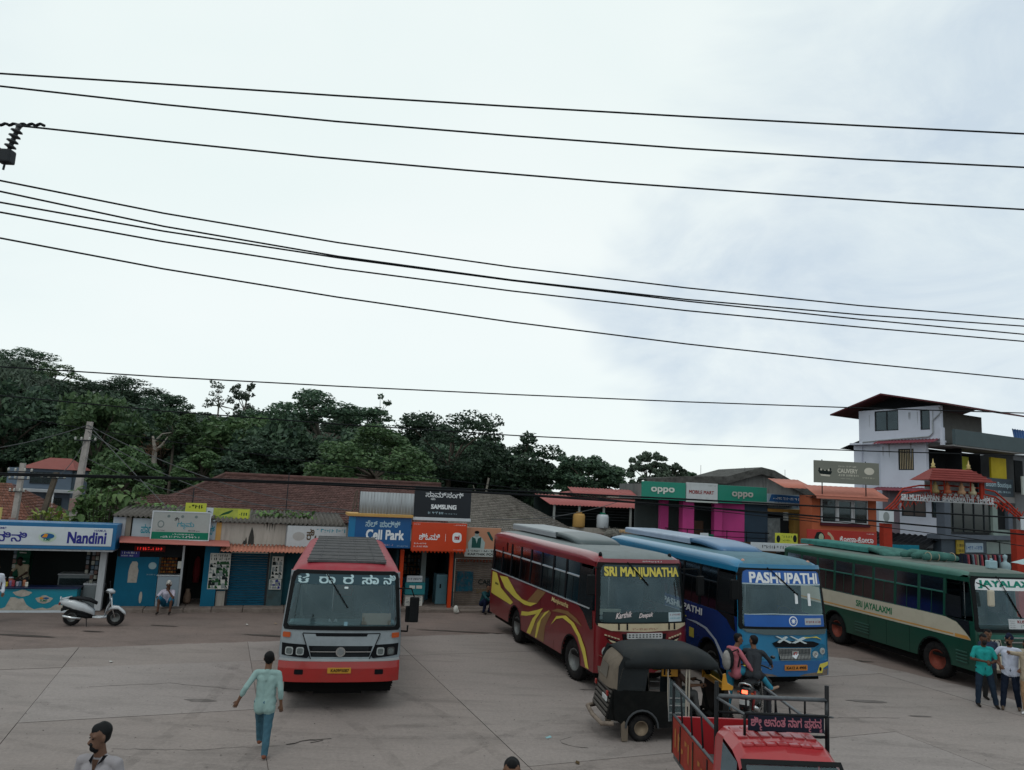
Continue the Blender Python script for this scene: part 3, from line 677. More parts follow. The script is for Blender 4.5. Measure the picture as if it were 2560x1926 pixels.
patch('emblem', ell(.27, .52, .11, .13), FS(0), mat('emblem_grey', (.16, .2, .2)), p, .003, None); patch('emblem', ell(.27, .52, .075, .09), FS(-.004), mat('board_grey'), p, .003, None)
for k, x in enumerate((.5, .95, 1.4)): patch('emblem', ell(x, .80, .05, .05), FS(0), mat('emblem_grey'), p, .003, None)
scribble(.68, 1.35, .15, .20, M_txtw, p, FS(-.005)); scribble(.30, 1.58, .05, .12, M_txtw, p, FS(-.005))
scribble(1.42, 1.6, .28, .31, M_black, p, FS(0)); scribble(.12, .42, .28, .32, M_black, p, FS(0))
p = board('calligraphy_sign', 'white sign board with brown calligraphy above the corrugated awning', 8.50, .15, 2.20, 2.14, .83, mat('board_white', (.50, .53, .55), .5, .05, dirt=.15), .05)
ktext('ಕಿ', .70, .98, .32, .74, mat('brown_ink', (.10, .07, .045)), p, FS(0), bold=.012); scribble(1.05, 2.1, .60, .76, M_txtteal, p, FS(0)); scribble(.98, 1.5, .25, .50, mat('brown_ink'), p, FS(0))
patch('emblem', ell(.42, .45, .22, .16), FS(0), mat('emblem_pale', (.38, .38, .37)), p, .003, None)
p = board('yellow_banner', 'small yellow banner with black handwriting on the roof behind the sign board', 4.84, -.8, 3.36, .72, .33, M_yel, .01, 'banner')
scribble(.10, .6, .12, .27, M_black, p, FS(0))
p = board('roadside_banner', 'long yellow green banner with a white left end on the sheet roof', 5.56, -.85, 3.12, 1.55, .42, mat('banner_olive', (.38, .42, .08), .5, .3, 3), .01, 'banner')
MB().box(0, .25, -.006, -.002, 0, .42).build('panel', M_white, p); MB().box(1.12, 1.5, -.006, -.002, .05, .38).build('panel', M_yel, p)
patch('print', [(.05, .22), (.22, .18), (.2, .26), (.08, .3)], FS(-.006), INK[0], p, .002, None); patch('print', [(.45, .12), (.8, .22), (.95, .34), (.9, .36), (.6, .24)], FS(0), INK[2], p, .002, None); scribble(.35, .95, .05, .13, M_green, p, FS(0)); scribble(1.16, 1.46, .15, .28, INK[2], p, FS(-.006))
# ---- mobile shops: cell park + orange shop, open bays with orange posts
sp = afr('mobile_shops', 10.6, 0, 0, label='pair of open phone shops with orange posts behind the red and grey bus', cat='shop')
X = lambda u: u - 10.6
for x in (12.72, 14.66): MB().rbox(X(x), X(x) + .14, -.45, -.31, .10, 2.26, .01).build('post', M_orange, sp)
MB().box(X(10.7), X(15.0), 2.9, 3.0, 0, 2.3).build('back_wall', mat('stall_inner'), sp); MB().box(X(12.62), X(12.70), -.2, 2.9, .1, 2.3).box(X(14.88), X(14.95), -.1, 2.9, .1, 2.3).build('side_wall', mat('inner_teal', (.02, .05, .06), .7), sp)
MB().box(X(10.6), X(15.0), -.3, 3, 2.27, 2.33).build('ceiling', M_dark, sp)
MB().rbox(X(13.75), X(13.95), .6, .8, .11, 2.2, .01).build('inner_pillar', mat('pillar_pale', (.22, .28, .28)), sp)
MB().rbox(X(11.0), X(12.6), .8, 1.3, .1, 1.0, .02).build('counter', mat('counter_blue', (.03, .12, .18)), sp)
MB().rbox(X(13.1), X(14.3), 1.5, 1.9, .11, 1.0, .02).build('counter', mat('counter_blue'), sp)
fr = afr('fridge', 14.35, -.35, .12, label='pale blue fridge just inside the bay beside the orange post', cat='fridge')
MB().rbox(0, .45, 0, .6, 0, 1.15, .03).build('cabinet', mat('fridge_blue', (.13, .27, .33), .35), fr); MB().rbox(.14, .20, -.02, 0, .62, .78, .006).build('handle', M_dark, fr)
p = afr('cell_shop_sign', 10.64, .85, 2.36, label='blue sign reading Cell Park in white with Kannada above', cat='sign')
MB().rbox(0, 2.34, 0, .12, 0, 1.12, .01).build('panel', mat('cell_blue', (.006, .085, .25), .35, .06), p)
MB().box(.0, .24, -.006, -.001, .01, 1.11).build('side_strip', mat('cell_blue_light', (.01, .17, .36), .35), p)
ktext('ಸೆ|ಲ್| |ಪಾ|ರ್|ಕ್', .62, 1.92, .76, 1.0, mat('pale_lettering', (.4, .55, .62)), p, FS(0), bold=.012)
ktext('Cell Park', .66, 2.08, .30, .66, M_txtw, p, FS(0), bold=.04); scribble(1.0, 1.7, .07, .14, mat('pale_pink', (.6, .4, .45)), p, FS(0)); scribble(1.85, 2.25, .05, .10, mat('pale_lettering'), p, FS(0))
p = afr('shop_ledge', 10.6, .95, 3.50, label='thin ochre ledge above the blue Cell Park sign', cat='ledge'); MB().rbox(0, 2.42, 0, 1.2, 0, .10, .01).build('slab', M_ochre, p)
p = afr('tin_screen', 11.0, .75, 3.61, label='plain grey white ribbed tin sheet above the Cell Park sign', cat='sheet')
for k in range(4): corr(p, 'tin_panel', k * .52, k * .52 + .515, 0, 0, 0, .80, mat('tin_white', (.38, .41, .43), .5, .08, 1.5, dirt=.3, dirtcol='6b6a66', streak=True), .103, 0.0)
m_ = MB()
for k in range(18): m_.box(.06 + k * .116, .075 + k * .116, -.008, 0, .0, .80)
m_.build('rib', mat('tin_white'), p)
for x in (.0, 1.04, 2.06): MB().tube([(x, .03, -.6), (x, .03, .82)], .02).build('strut', M_dgrey, p)
p = afr('black_brand_sign', 13.05, .8, 3.55, label='tall black sign reading SAMSUNG in white above the orange sign', cat='sign')
MB().rbox(0, 2.24, 0, .10, 0, 1.14, .01).build('panel', mat('sign_black_blue', (.006, .010, .016), .35), p)
MB().rbox(-.02, 2.26, -.02, .12, -.12, -.01, .005).build('bottom_rail', M_white, p); MB().rbox(.05, 2.1, -.03, .14, 1.145, 1.17, .005).build('top_rail', M_dgrey, p)
ktext('ಸಾ_ಯ|ಮ್|ಸಂ|ಗ್', .42, 1.92, .66, .98, M_txtw, p, FS(0), bold=.012); ktext('SAMSUNG', .66, 1.66, .32, .49, M_txtw, p, FS(0), bold=.05); scribble(.55, 1.15, .12, .21, mat('pale_lettering'), p, FS(0)); scribble(1.22, 1.7, .13, .17, mat('pale_lettering'), p, FS(0))
p = afr('orange_brand_sign', 13.02, .9, 2.28, label='orange sign with white Kannada word and square mi logo', cat='sign')
MB().rbox(0, 2.14, 0, .12, 0, 1.07, .01).build('panel', mat('sign_orange', (.55, .052, .012), .35, .05), p)
ktext('ಶಿ|ಓ|ಮಿ', .28, 1.08, .42, .66, M_txtw, p, FS(0), bold=.012); MB().box(1.30, 1.312, -.004, 0, .38, .66).build('divider', M_txtw, p)
patch('logo_badge', rrect(1.58, 1.94, .34, .72, .13, 5), FS(0), M_txtw, p, .004, None); text('mi', 1.66, 1.86, .45, .62, mat('logo_red', (.35, .02, .03)), p, FS(-.004), bold=.06)
scribble(.1, .55, .25, .31, M_txtw, p, FS(0)); scribble(.1, .68, .13, .2, M_txtw, p, FS(0)); scribble(1.6, 2.08, .98, 1.02, M_txtw, p, FS(0)); scribble(.06, .3, .98, 1.02, M_txtw, p, FS(0)); scribble(1.65, 2.05, .05, .08, M_txtw, p, FS(0))
fl = MB()
for k in range(15): fl.prism([(.02 + k * .142, 0), (.13 + k * .142, 0), (.075 + k * .142, -.07)], .02, .03)
fl.build('fringe', M_orange, p)
p = afr('portrait_sign', 15.2, .6, 2.08, label='peach sign with a drawn man in a dark waistcoat, reading KARTHIK FOOT', cat='sign')
MB().rbox(0, 1.45, 0, .08, 0, 1.12, .01).build('panel', mat('peach', (.48, .24, .15), .5, .08), p); MB().box(0, 1.45, -.005, -.001, 0, .30).build('caption_strip', mat('caption_grey', (.42, .46, .44)), p)
scribble(.12, 1.3, .17, .27, M_black, p, FS(-.005)); text('KARTHIK FOOT', .12, 1.35, .05, .14, M_black, p, FS(-.005), bold=.03)
patch('drawn_figure', [(.12, .30), (.78, .30), (.80, .55), (.66, .74), (.55, .80), (.36, .80), (.24, .74), (.10, .52)], FS(0), mat('drawn_shirt', (.35, .45, .44)), p, .003, None)
patch('drawn_figure', [(.26, .34), (.62, .34), (.64, .76), (.50, .70), (.46, .5), (.40, .7), (.26, .76)], FS(-.004), mat('drawn_vest', (.02, .08, .07)), p, .003, None)
patch('drawn_figure', ell(.45, .86, .085, .11), FS(-.004), mat('drawn_skin', (.3, .36, .34)), p, .003, None); patch('drawn_figure', ell(.45, .94, .10, .06), FS(-.008), M_black, p, .003, None)
patch('drawn_figure', [(.85, .95), (.95, .98), (1.12, .72), (1.12, .60), (1.02, .66)], FS(0), mat('drawn_vest'), p, .003, None)
# shutter with painted letters, right of the orange post
s2 = afr('painted_shutter_shop', 14.98, 0, .12, label='closed grey brown shutter with painted letters under the portrait sign', cat='shop')
M_sh2 = mat('shutter_grey_brown', (.15, .12, .10), .7, .3, 2, dirt=.5)
shutter(s2, .05, 2.6, 0, 1.80, .06, M_sh2, .075)
MB().box(.10, .78, -.005, .03, .55, 1.32).build('blue_board', mat('dull_blue_board', (.01, .08, .12), .6, .4, 4, dirt=.8, dirtcol='6a4638'), s2)
text('CARTI', 1.0, 1.75, .82, 1.02, INK[0], s2, FS(.03), bold=.02); text('SANDER', .95, 1.75, .48, .66, mat('ochre_ink', (.16, .11, .06)), s2, FS(.03), bold=.02)
MB().rbox(-.1, 2.7, -.02, .2, 1.82, 2.1, .01).build('lintel', M_sh2, s2); 
m_ = MB(); [m_.box(.1 + k * .13, .17 + k * .13, -.03, -.02, 1.70 + .02 * math.sin(k * 2), 1.80) for k in range(18)]; m_.build('bunting', mat('bunting_red', (.18, .06, .04)), s2)
# counter boxes at the kerb
d = afr('recharge_kiosk', 13.02, .15, .11, label='white and teal recharge kiosk covered in newspaper behind the bus mirror', cat='kiosk')
MB().rbox(.03, .72, 0, .4, .02, .42, .01).build('lower_box', M_paper, d); MB().rbox(0, .78, -.06, .4, .45, .90, .02).build('counter', mat('kiosk_teal', (.03, .20, .23), .5), d); MB().rbox(.05, .66, -.02, .02, .92, 1.16, .01).build('sign_panel', M_white, d); scribble(.09, .62, .99, 1.08, M_black, d, FS(-.02))
r_ = random.Random(4); m_ = MB()
for k in range(22): x = r_.uniform(.06, .6); z = r_.uniform(.05, .36); m_.box(x, x + r_.uniform(.03, .12), -.003, 0, z, z + r_.uniform(.008, .03))
m_.build('newsprint', INK[1], d)['kind'] = 'stuff'
for k in range(2): MB().rbox(.16 + k * .27, .38 + k * .27, -.075, -.06, .68, .80, .02).build('white_panel', M_paper, d)
pk = afr('white_bag', 14.87, 1.0, -.01, label='crumpled white bag lying at the foot of the orange post', cat='bag'); MB().ball((0, 0, .15), (.10, .09, .16), 8).ball((.05, 0, .08), (.09, .08, .09), 7).build('bag', M_paper, pk)

r_ = random.Random(12)
for k, (u, o_, n) in enumerate(((2.15, -.15, 7), (2.28, -.10, 6), (1.95, -.3, 5), (-.25, -.25, 4))):
    p = afr('packet_string', u, o_, 1.95, label=['string of small packets hanging nearest the white post of the booth', 'second string of packets from the white post inside the booth', 'short string of packets hanging over the chest freezer', 'string of packets hanging beside the shopkeeper'][k], cat='packets', group='packet strings in the dairy booth')
    MB().tube([(0, 0, 0), (0, 0, -n * .16)], .004, 4).build('string', M_dgrey, p)
    for q in range(n): MB().rbox(-.05, .05, -.012, .012, -.16 * q - .15, -.16 * q - .02, .01).build('packet', mat('hang_%d' % ((q + k) % 4), ['6a7078', '5a4038', '8a8a80', '3a5060'][(q + k) % 4], .4, .4, 12), p)
for k, (u, o_, z, w, h, c) in enumerate(((11.0, -1.0, .1, .9, 1.5, '20303a'), (11.95, -1.2, .1, .5, 1.9, '3a4a50'), (13.2, -2.6, 1.0, 1.0, .8, '2c5560'))):
    p = afr('display_rack', u, o_, z, label=['dark display rack at the left inside the phone shops', 'tall grey rack beside the dark one inside the phone shops', 'teal wall display at the back behind the newspaper kiosk'][k], cat='rack')
    MB().box(0, w, 0, .05, 0, h).box(0, .03, -.25, 0, 0, h).box(w - .03, w, -.25, 0, 0, h).build('back', mat('rack_%d' % k, c), p)
    for q in range(5):
        MB().box(.03, w - .03, -.25, 0, h * (q + .1) / 5, h * (q + .1) / 5 + .02).build('shelf', M_dgrey, p)
        for j in range(int(w / .14)): MB().rbox(.05 + j * .14, .05 + j * .14 + .09, -.2, -.08, h * (q + .1) / 5 + .022, h * (q + .1) / 5 + .022 + r_.uniform(.08, .16), .01).build('box', mat('boxes_%d' % r_.randrange(4), ['7a8488', '8a6a50', '30506a', 'a09a8c'][r_.randrange(4)], .5, .4, 14), p)
# ================================================================ roofs and houses behind the stalls
M_tile = mat('clay_tile', (.105, .056, .05), .85, .25, 2, dirt=.55, dirtcol='2e2622', isl=.25, bump=.3)
M_tile_g = mat('grey_tile', (.155, .14, .125), .9, .2, 1.5, dirt=.5, isl=.2)
M_wd = mat('weathered_wood', (.12, .10, .08), .9, .3, 4)
def tiled(name, parent, a, b, c, d, rows, cols, m, lift=.035, kind=True):
    """roof slope a-b (eave, left to right) up to d-c (ridge): overlapping rows of tiles, each row a raised step with rounded pans"""
    a, b, c, d = [Vector(p) for p in (a, b, c, d)]; nrm = (b - a).cross(d - a).normalized()
    vs = []; fs = []; r = random.Random(len(name) + rows)
    for j in range(rows):
        t0, t1 = j / rows, (j + 1.12) / rows
        for i in range(cols):
            for (s0, s1, h) in ((i / cols, (i + .62) / cols, 1.0), ((i + .62) / cols, (i + 1) / cols, .45)):
                k = len(vs); jz = r.uniform(-.008, .008)
                def P(s, t, hh): t = min(t, 1.0); L_ = a.lerp(d, t); R_ = b.lerp(c, t); return L_.lerp(R_, s) + nrm * hh
                hl = lift * h + jz
                vs += [P(s0, t0, hl), P(s1, t0, hl), P(s1, t1, hl * .2), P(s0, t1, hl * .2), P(s0, t0, -.02), P(s1, t0, -.02)]
                fs += [(k, k + 1, k + 2, k + 3), (k + 4, k + 5, k + 1, k)]
    o = mesh_obj(name, vs, fs, m, parent)
    if kind: o['kind'] = 'stuff'
    return o
# big clay tiled hall roof
h = empty('tiled_hall', (-9.5, 35, 0), 0, 'long hall with a hipped brown clay tile roof behind the stalls', 'building')
L = lambda x, y, z: (x + 9.5, y - 35, z)
RL, RR, EL, ER, HL = L(-14.2, 37.6, 4.78), L(-3.6, 40.6, 4.78), L(-15.6, 31.2, 2.9), L(-2.2, 35.2, 2.9), L(-18.2, 36.4, 2.9)
tiled('roof_tiles', h, EL, ER, RR, RL, 24, 90, M_tile)
tiled('roof_tiles', h, HL, EL, RL, RL, 24, 34, M_tile)
MB().tube([Vector(RL) + Vector((0, 0, .03)), Vector(RR) + Vector((0, 0, .03))], .11, 8).build('ridge', M_tile, h)
MB().tube([Vector(EL), Vector(RL) + Vector((0, 0, .03))], .09, 8).build('hip_ridge', M_tile, h)
MB().add([L(-15.4, 31.5, 0), L(-2.4, 35.4, 0), L(-2.4, 35.4, 3.0), L(-15.4, 31.5, 3.0), L(-18, 36.3, 0), L(-18, 36.3, 3.0), L(-3.6, 41, 0), L(-3.6, 41, 3.0)], [(0, 1, 2, 3), (4, 0, 3, 5), (1, 6, 7, 2), (6, 4, 5, 7)]).build('wall', M_wallb, h)
MB().add([EL, ER, RR, RL, HL, L(-14.2, 44, 2.8), L(-3.6, 46, 2.8)], [(3, 2, 6, 5), (4, 3, 5)]).build('rear_slope', M_tile, h)
# small clay roof to the left
h = empty('tiled_shed', (-14.6, 31, 0), YA, 'low shed with a small brown tiled roof beside the white pole shrubs', 'building')
tiled('roof_tiles', h, (-1.0, -1.2, 3.1), (3.0, -1.2, 3.1), (2.6, 1.4, 3.8), (-.2, 1.4, 3.8), 11, 26, M_tile)
tiled('roof_tiles', h, (-2.0, 1.6, 3.1), (-1.0, -1.2, 3.1), (-.2, 1.4, 3.8), (-.2, 1.4, 3.8), 11, 16, M_tile)
MB().box(-.9, 2.9, -1.0, 1.4, 0, 3.05).build('wall', M_wallb, h)
# grey tiled roof behind the orange sign
h = empty('grey_tiled_house', (0, 36, 0), 0, 'house with a faded grey tile roof right of the black sign', 'building')
L = lambda x, y, z: (x, y - 36, z)
tiled('roof_tiles', h, L(-2.6, 33.2, 2.9), L(2.6, 34.9, 2.75), L(.1, 39, 4.45), L(-2.6, 38.2, 4.45), 22, 44, M_tile_g)
tiled('roof_tiles', h, L(2.6, 34.9, 2.75), L(3.6, 40.4, 2.8), L(.1, 39, 4.45), L(.1, 39, 4.45), 22, 40, M_tile_g)
MB().box(-2.4, 2.2, -1.2, 3.5, 0, 2.8).build('wall', M_wallb, h)
# brick rubble wall, lean-to roof and clutter right of it
M_brick = mat('red_brick', (.16, .07, .055), .9, .3, 3, dirt=.5, dirtcol='5a4a44', isl=.35)
h = empty('brick_wall', (2.0, 33.4, 0), .25, 'old low wall of red bricks behind the maroon bus', 'wall')
MB().box(0, 6.2, .05, .25, 0, 3.0).build('mortar_core', mat('mortar', (.22, .19, .17), .95), h)
me = None; bm_ = MB().rbox(-.13, .13, -.055, .055, -.045, .045, .01)
k = 0; r_ = random.Random(5)
for j in range(8):
    for i in range(22):
        if r_.random() < .06: continue
        if me is None: o = bm_.build('brick', M_brick, h); me = o.data
        else: o = bpy.data.objects.new('brick', me); COL.objects.link(o); o.parent = h
        o.location = (.14 + i * .28 + (.14 if j % 2 else 0), .02 + r_.uniform(-.012, .012), 2.12 + j * .112)
h = empty('clay_lean_to', (1.6, 32.2, 0), .25, 'narrow broken clay tile lean-to roof just behind the maroon bus roof', 'roof')
tiled('roof_tiles', h, (0, -.3, 2.62), (5.0, -.2, 2.55), (4.8, 1.3, 2.98), (.2, 1.3, 3.02), 9, 44, M_tile)
MB().box(0, 5, 0, 1.2, 0, 2.6).build('wall', M_brick, h)
h = empty('dark_tent', (4.6, 32.9, 2.2), 0, 'small dark tarpaulin peak between the brick wall and blue bus', 'tarpaulin')
MB().add([(-.7, -.4, 0), (.7, -.4, .05), (.1, .1, .75), (-.75, .7, 0), (.75, .7, .1), (.35, .3, .62)], [(0, 1, 5, 2), (0, 2, 3), (1, 4, 5), (3, 2, 5, 4)]).build('sheet', M_black, h)
h = empty('white_low_wall', (5.3, 34.0, 0), .2, 'low whitewashed wall with ochre coping behind the blue bus', 'wall')
MB().box(0, 3.0, 0, .2, 0, 3.05).build('wall', M_wallw, h); MB().rbox(-.05, 3.05, -.06, .26, 3.05, 3.17, .02).build('coping', mat('pale_ochre', (.45, .30, .16), .8), h)
for k, (x, z) in enumerate(((4.75, 2.95), (7.2, 2.95))):
    t = empty('brush_heap', (x, 33.4, z), 0, ['heap of dry grey brush left of the whitewashed wall', 'heap of dry grey brush at the right end of the whitewashed wall'][k], 'brush', 'dry brush heaps')
    V = RNG.normal(0, 1, (260, 3)); V /= np.linalg.norm(V, axis=1)[:, None]; vs = []; fs = []
    for v in V:
        c_ = v * (.42, .3, .30) * RNG.uniform(.6, 1.05); d_ = RNG.normal(0, .07, 3); e_ = RNG.normal(0, .012, 3); b_ = len(vs)
        vs += [tuple(c_ - d_), tuple(c_ + d_), tuple(c_ + d_ + e_), tuple(c_ - d_ + e_)]; fs.append((b_, b_ + 1, b_ + 2, b_ + 3))
    mesh_obj('twigs', vs, fs, mat('dry_twig', (.15, .145, .13), .95, .4, 6), t); MB().ball((0, 0, 0), (.38, .27, .26), 10).build('core', mat('dry_twig'), t)
# open market canopy with red roof
M_redroof = mat('faded_red_sheet', (.36, .115, .11), .7, .12, 1, dirt=.3, dirtcol='7a5048')
h = empty('market_canopy', (6.2, 42, 0), .22, 'open market hall with a long faded red roof and thin posts', 'pavilion')
corr(h, 'roof_sheet', -4.2, 5.6, -1.2, 4.05, 2.2, 4.55, M_redroof, .2, .02)
corr(h, 'upper_roof_sheet', -2.0, 2.0, 1.6, 4.62, 3.0, 5.05, M_redroof, .2, .02)
MB().add([(-2.0, 1.6, 4.62), (-.6, 3.0, 5.05), (-2.9, 3.2, 4.62), (2.0, 1.6, 4.62), (.6, 3.0, 5.05), (2.9, 3.2, 4.62)], [(0, 1, 2), (3, 5, 4)]).build('hip', M_redroof, h)
for k, x in enumerate((-4.0, -2.6, -1.2, .35, 2.3, 4.2)): MB().rbox(x, x + .11, -1.1, -1.0, 0, 4.08, .01).build('post', mat('post_grey', (.28, .29, .28), .7), h)
MB().box(-4.2, 5.6, 2.2, 2.3, 2.2, 4.5).build('back_screen', mat('dark_net', (.02, .03, .03), .9, .4, 2), h)
for k in range(5): MB().tube([(-4, -1.0 + k * .01, 3.35 + k * .15), (5.5, -1.0, 3.33 + k * .15)], .012).build('rail', M_dgrey, h)
MB().box(-4.2, 5.6, -1.15, -1.0, 2.3, 2.9).build('low_wall', M_wallb, h)
for k, (x, cname, lab) in enumerate(((-2.3, 'ochre_paint', 'yellow plastic drum standing under the red market roof'), (-.95, 'sign_white', 'white water tank with green lid under the red market roof'))):
    t = empty('water_tank', (6.2 + x * math.cos(.22) , 42 + x * math.sin(.22) - 1.0, 2.9), 0, lab, 'tank')
    MB().lathe([(.30, 0), (.33, .05), (.33, .62), (.28, .72), (.0, .76)], n=16).build('body', MATS[cname], t); MB().lathe([(.16, .74), (.16, .82), (0, .84)], n=12).build('lid', M_green if k else M_ochre, t)
h = empty('leaning_pole', (7.6, 38.5, 2.4), 0, 'thin bamboo pole leaning in front of the red market roof', 'pole'); MB().tube([(-.5, 0, 0), (.75, 0, 2.3)], .035).build('pole', M_wd, h)

# ---- phone shop with green sign and pink columns
M_pink = mat('pink_paint', (.47, .055, .22), .6, .1, 1, dirt=.2)
M_oppo = mat('sign_teal_green', (.006, .22, .15), .4, .06)
h = empty('pink_phone_shop', (6, 34.4, 0), .12, 'phone shop with bright pink columns under the green signs', 'shop')
Z0 = 4.62
for x, w, y in ((1.35, .38, .6), (2.2, .55, 0), (3.72, .40, 0)): MB().rbox(x, x + w, y, y + w, 0, Z0, .03).build('column', M_pink, h)
MB().box(4.22, 5.3, .25, .5, 0, Z0).build('pink_wall', M_pink, h); MB().box(5.3, 6.45, .25, .5, 0, Z0).build('dark_blue_wall', mat('slate_wall', (.03, .05, .075), .7, .1), h)
MB().box(1.0, 6.4, 3.6, 3.7, 0, Z0).box(6.35, 6.45, .5, 3.6, 0, Z0).build('inner_wall', mat('inner_grey', (.10, .12, .12), .8), h)
MB().box(.2, 8.2, -.05, 3.8, Z0, Z0 + .12).build('slab', mat('slab_grey', (.2, .2, .2)), h); MB().box(.8, 6.4, -.3, 3.6, 2.70, 2.8).build('floor_slab', mat('slab_grey'), h)
MB().tube([(1.3, -.2, 3.35), (6.3, -.2, 3.3)], .022).tube([(1.3, -.2, 3.1), (6.3, -.2, 3.05)], .015).build('railing', M_black, h)
for k in range(6): MB().tube([(1.4 + k * .95, -.2, 2.8), (1.4 + k * .95, -.2, 3.36)], .02).build('baluster', M_black, h)
MB().rbox(2.95, 3.6, 1.0, 1.4, 2.8, 3.7, .02).build('counter', mat('counter_brown', (.12, .07, .05)), h); MB().rbox(2.95, 3.35, -.25, -.22, 2.85, 3.2, .01).build('notice', M_white, h); MB().rbox(3.4, 3.62, -.2, -.18, 2.8, 3.15, .01).build('teal_notice', M_green, h)
def wsign(name, x, y, z, rz, w, hh, base, label, th=.12):
    p = empty(name, (x, y, z), rz, label, 'sign'); MB().rbox(0, w, 0, th, 0, hh, .01).build('panel', base, p); return p
p = wsign('phone_sign', 6.14, 34.0, 4.62, .04, 2.02, .80, M_oppo, 'left green sign with chrome letters reading oppo'); ktext('oppo', .42, 1.5, .26, .56, mat('chrome_letter', (.62, .64, .6), .3, metal=.5), p, FS(0), off=.03, bold=.03)
p = wsign('white_shop_sign', 8.19, 34.08, 4.60, .04, 1.45, .86, mat('board_white'), 'white sign with dark red letters between the two green oppo signs'); ktext('MOBILE MART', .12, 1.28, .36, .52, mat('dark_red_ink', (.22, .02, .02)), p, FS(0), bold=.04); scribble(1.0, 1.35, .72, .78, INK[1], p, FS(0)); MB().rbox(-.01, 1.46, -.01, 0, -.02, .1, .003).build('dirt_strip', mat('caption_grey'), p)
p = wsign('phone_sign', 9.68, 34.14, 4.60, .55, 3.3, .82, M_oppo, 'right green sign with chrome letters reading oppo'); ktext('oppo', .85, 2.3, .24, .55, mat('chrome_letter'), p, FS(0), off=.03, bold=.03)
p = wsign('blue_print_sign', 12.6, 36.0, 4.45, .35, 3.0, .70, mat('board_pale_blue', (.28, .36, .42), .5, .1), 'pale sign with blue lettering right of the green oppo sign')
patch('print_band', [(.05, .34), (2.9, .28), (2.9, .62), (.2, .68)], FS(0), mat('print_blue', (.02, .09, .24)), p, .003, 0)
for k in range(3): scribble(.3, 2.8, .42 - k * .17, .56 - k * .17, M_txtw if k == 0 else mat('print_blue'), p, FS(-.004), seed=k)
# asbestos shed behind with gable
h = empty('gabled_shed', (14, 44, 0), .1, 'tall old shed with a sooty grey gable roof behind the green signs', 'building')
prof = [(-6.0, 5.75), (-3.4, 6.0), (-1.2, 6.1), (.9, 6.75), (1.7, 6.6), (3.4, 5.75), (4.6, 5.3)]
MB().prism([(-6.0, 0)] + [(a, b_ - .3) for a, b_ in prof] + [(4.6, 0)], 0, 6, 'xz').build('gable_wall', mat('sooty_wall', (.20, .205, .20), .9, .15, 1, dirt=.6, dirtcol='2a2a28', streak=True), h)
vs = []; 
for (a, b_) in prof: vs += [(a, -.35, b_), (a, 6.3, b_), (a, -.35, b_ - .42), (a, 6.3, b_ - .05)]
fs_ = []
for i in range(len(prof) - 1): a = 4 * i; fs_ += [(a, a + 4, a + 5, a + 1), (a + 2, a + 6, a + 4, a)]
mesh_obj('roof_sheet', vs, fs_, mat('mouldy_sheet', (.10, .10, .095), .95, .4, 2.5, dirt=.8, dirtcol='1c1c1a', bump=.4), h)
for x, z in ((-2.6, 6.2), (.1, 6.2), (2.6, 6.2)): MB().tube([(x, .2, z - .3), (x, .2, z + .5)], .012, 5).build('rod', M_dgrey, h)
# ochre shop and banner right of the dark wall
h = empty('ochre_shopfront', (12.2, 35.6, 0), .3, 'dim shopfront with ochre pillar and hung clothes left of the orange shop', 'shop')
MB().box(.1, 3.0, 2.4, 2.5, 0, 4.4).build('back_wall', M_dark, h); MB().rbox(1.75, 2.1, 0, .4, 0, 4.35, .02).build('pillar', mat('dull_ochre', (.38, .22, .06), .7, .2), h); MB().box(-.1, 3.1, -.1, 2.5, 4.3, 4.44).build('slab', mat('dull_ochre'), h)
MB().rbox(.15, .95, -.05, 0, 2.4, 4.0, .01).build('poster_panel', mat('grey_poster', (.16, .19, .2), .5, .5, 5), h); MB().ball((2.35, .5, 3.2), (.2, .12, .35), 10).build('hanging_cloth', mat('dark_red_cloth', (.12, .02, .02)), h); MB().box(1.0, 1.7, .3, .35, 2.2, 3.9).build('shutter', M_dgrey, h)
p = wsign('lime_banner', 12.0, 33.4, 2.95, .1, 1.05, .46, M_yel, 'small lime banner with two faces hanging left of the red coffee sign', .02)
scribble(.3, .75, .26, .36, INK[2], p, FS(0)); scribble(.3, .75, .1, .2, INK[2], p, FS(0)); patch('print_face', ell(.15, .2, .09, .16), FS(0), INK[0], p, .003, None); patch('print_face', ell(.92, .24, .09, .16), FS(0), INK[0], p, .003, None)
p = wsign('white_banner', 10.3, 31.5, 2.72, .15, 2.6, .34, M_white, 'white banner with dark Kannada print behind the blue bus roof', .02); scribble(.5, 2.1, .1, .24, INK[0], p, FS(0))
p = wsign('dark_backdrop', 9.3, 34.2, 2.3, .12, 3.2, .6, mat('dark_brown_board', (.06, .035, .02)), 'dark brown board low behind the pink shop', .02)

# ---- orange coffee shop with grey rooftop sign
M_or = mat('orange_wall', (.50, .135, .065), .7, .08, 1, dirt=.15)
h = empty('orange_shop', (13.9, 34, 0), .05, 'orange painted upstairs shop with white framed windows and tin hood', 'shop')
MB().box(0, 3.0, 0, .2, 0, 3.9).box(0, .38, 0, .2, 3.9, 5.15).box(2.62, 3.0, 0, .2, 3.9, 5.15).box(.38, 2.62, 0, .2, 5.06, 5.15).box(0, .2, .2, 1.3, 0, 5.15).box(2.8, 3, .2, 1.3, 0, 5.15).build('wall', M_or, h)
for k in range(9):  # grooved cladding
    MB().box(.02, .37, -.012, 0, 3.95 + k * .13, 3.95 + k * .13 + .11).build('cladding_board', M_or, h); MB().box(2.64, 2.98, -.012, 0, 3.95 + k * .13, 3.95 + k * .13 + .11).build('cladding_board', M_or, h)
MB().box(.2, 2.8, 1.3, 1.4, 0, 5.1).build('back_wall', mat('stall_inner'), h)
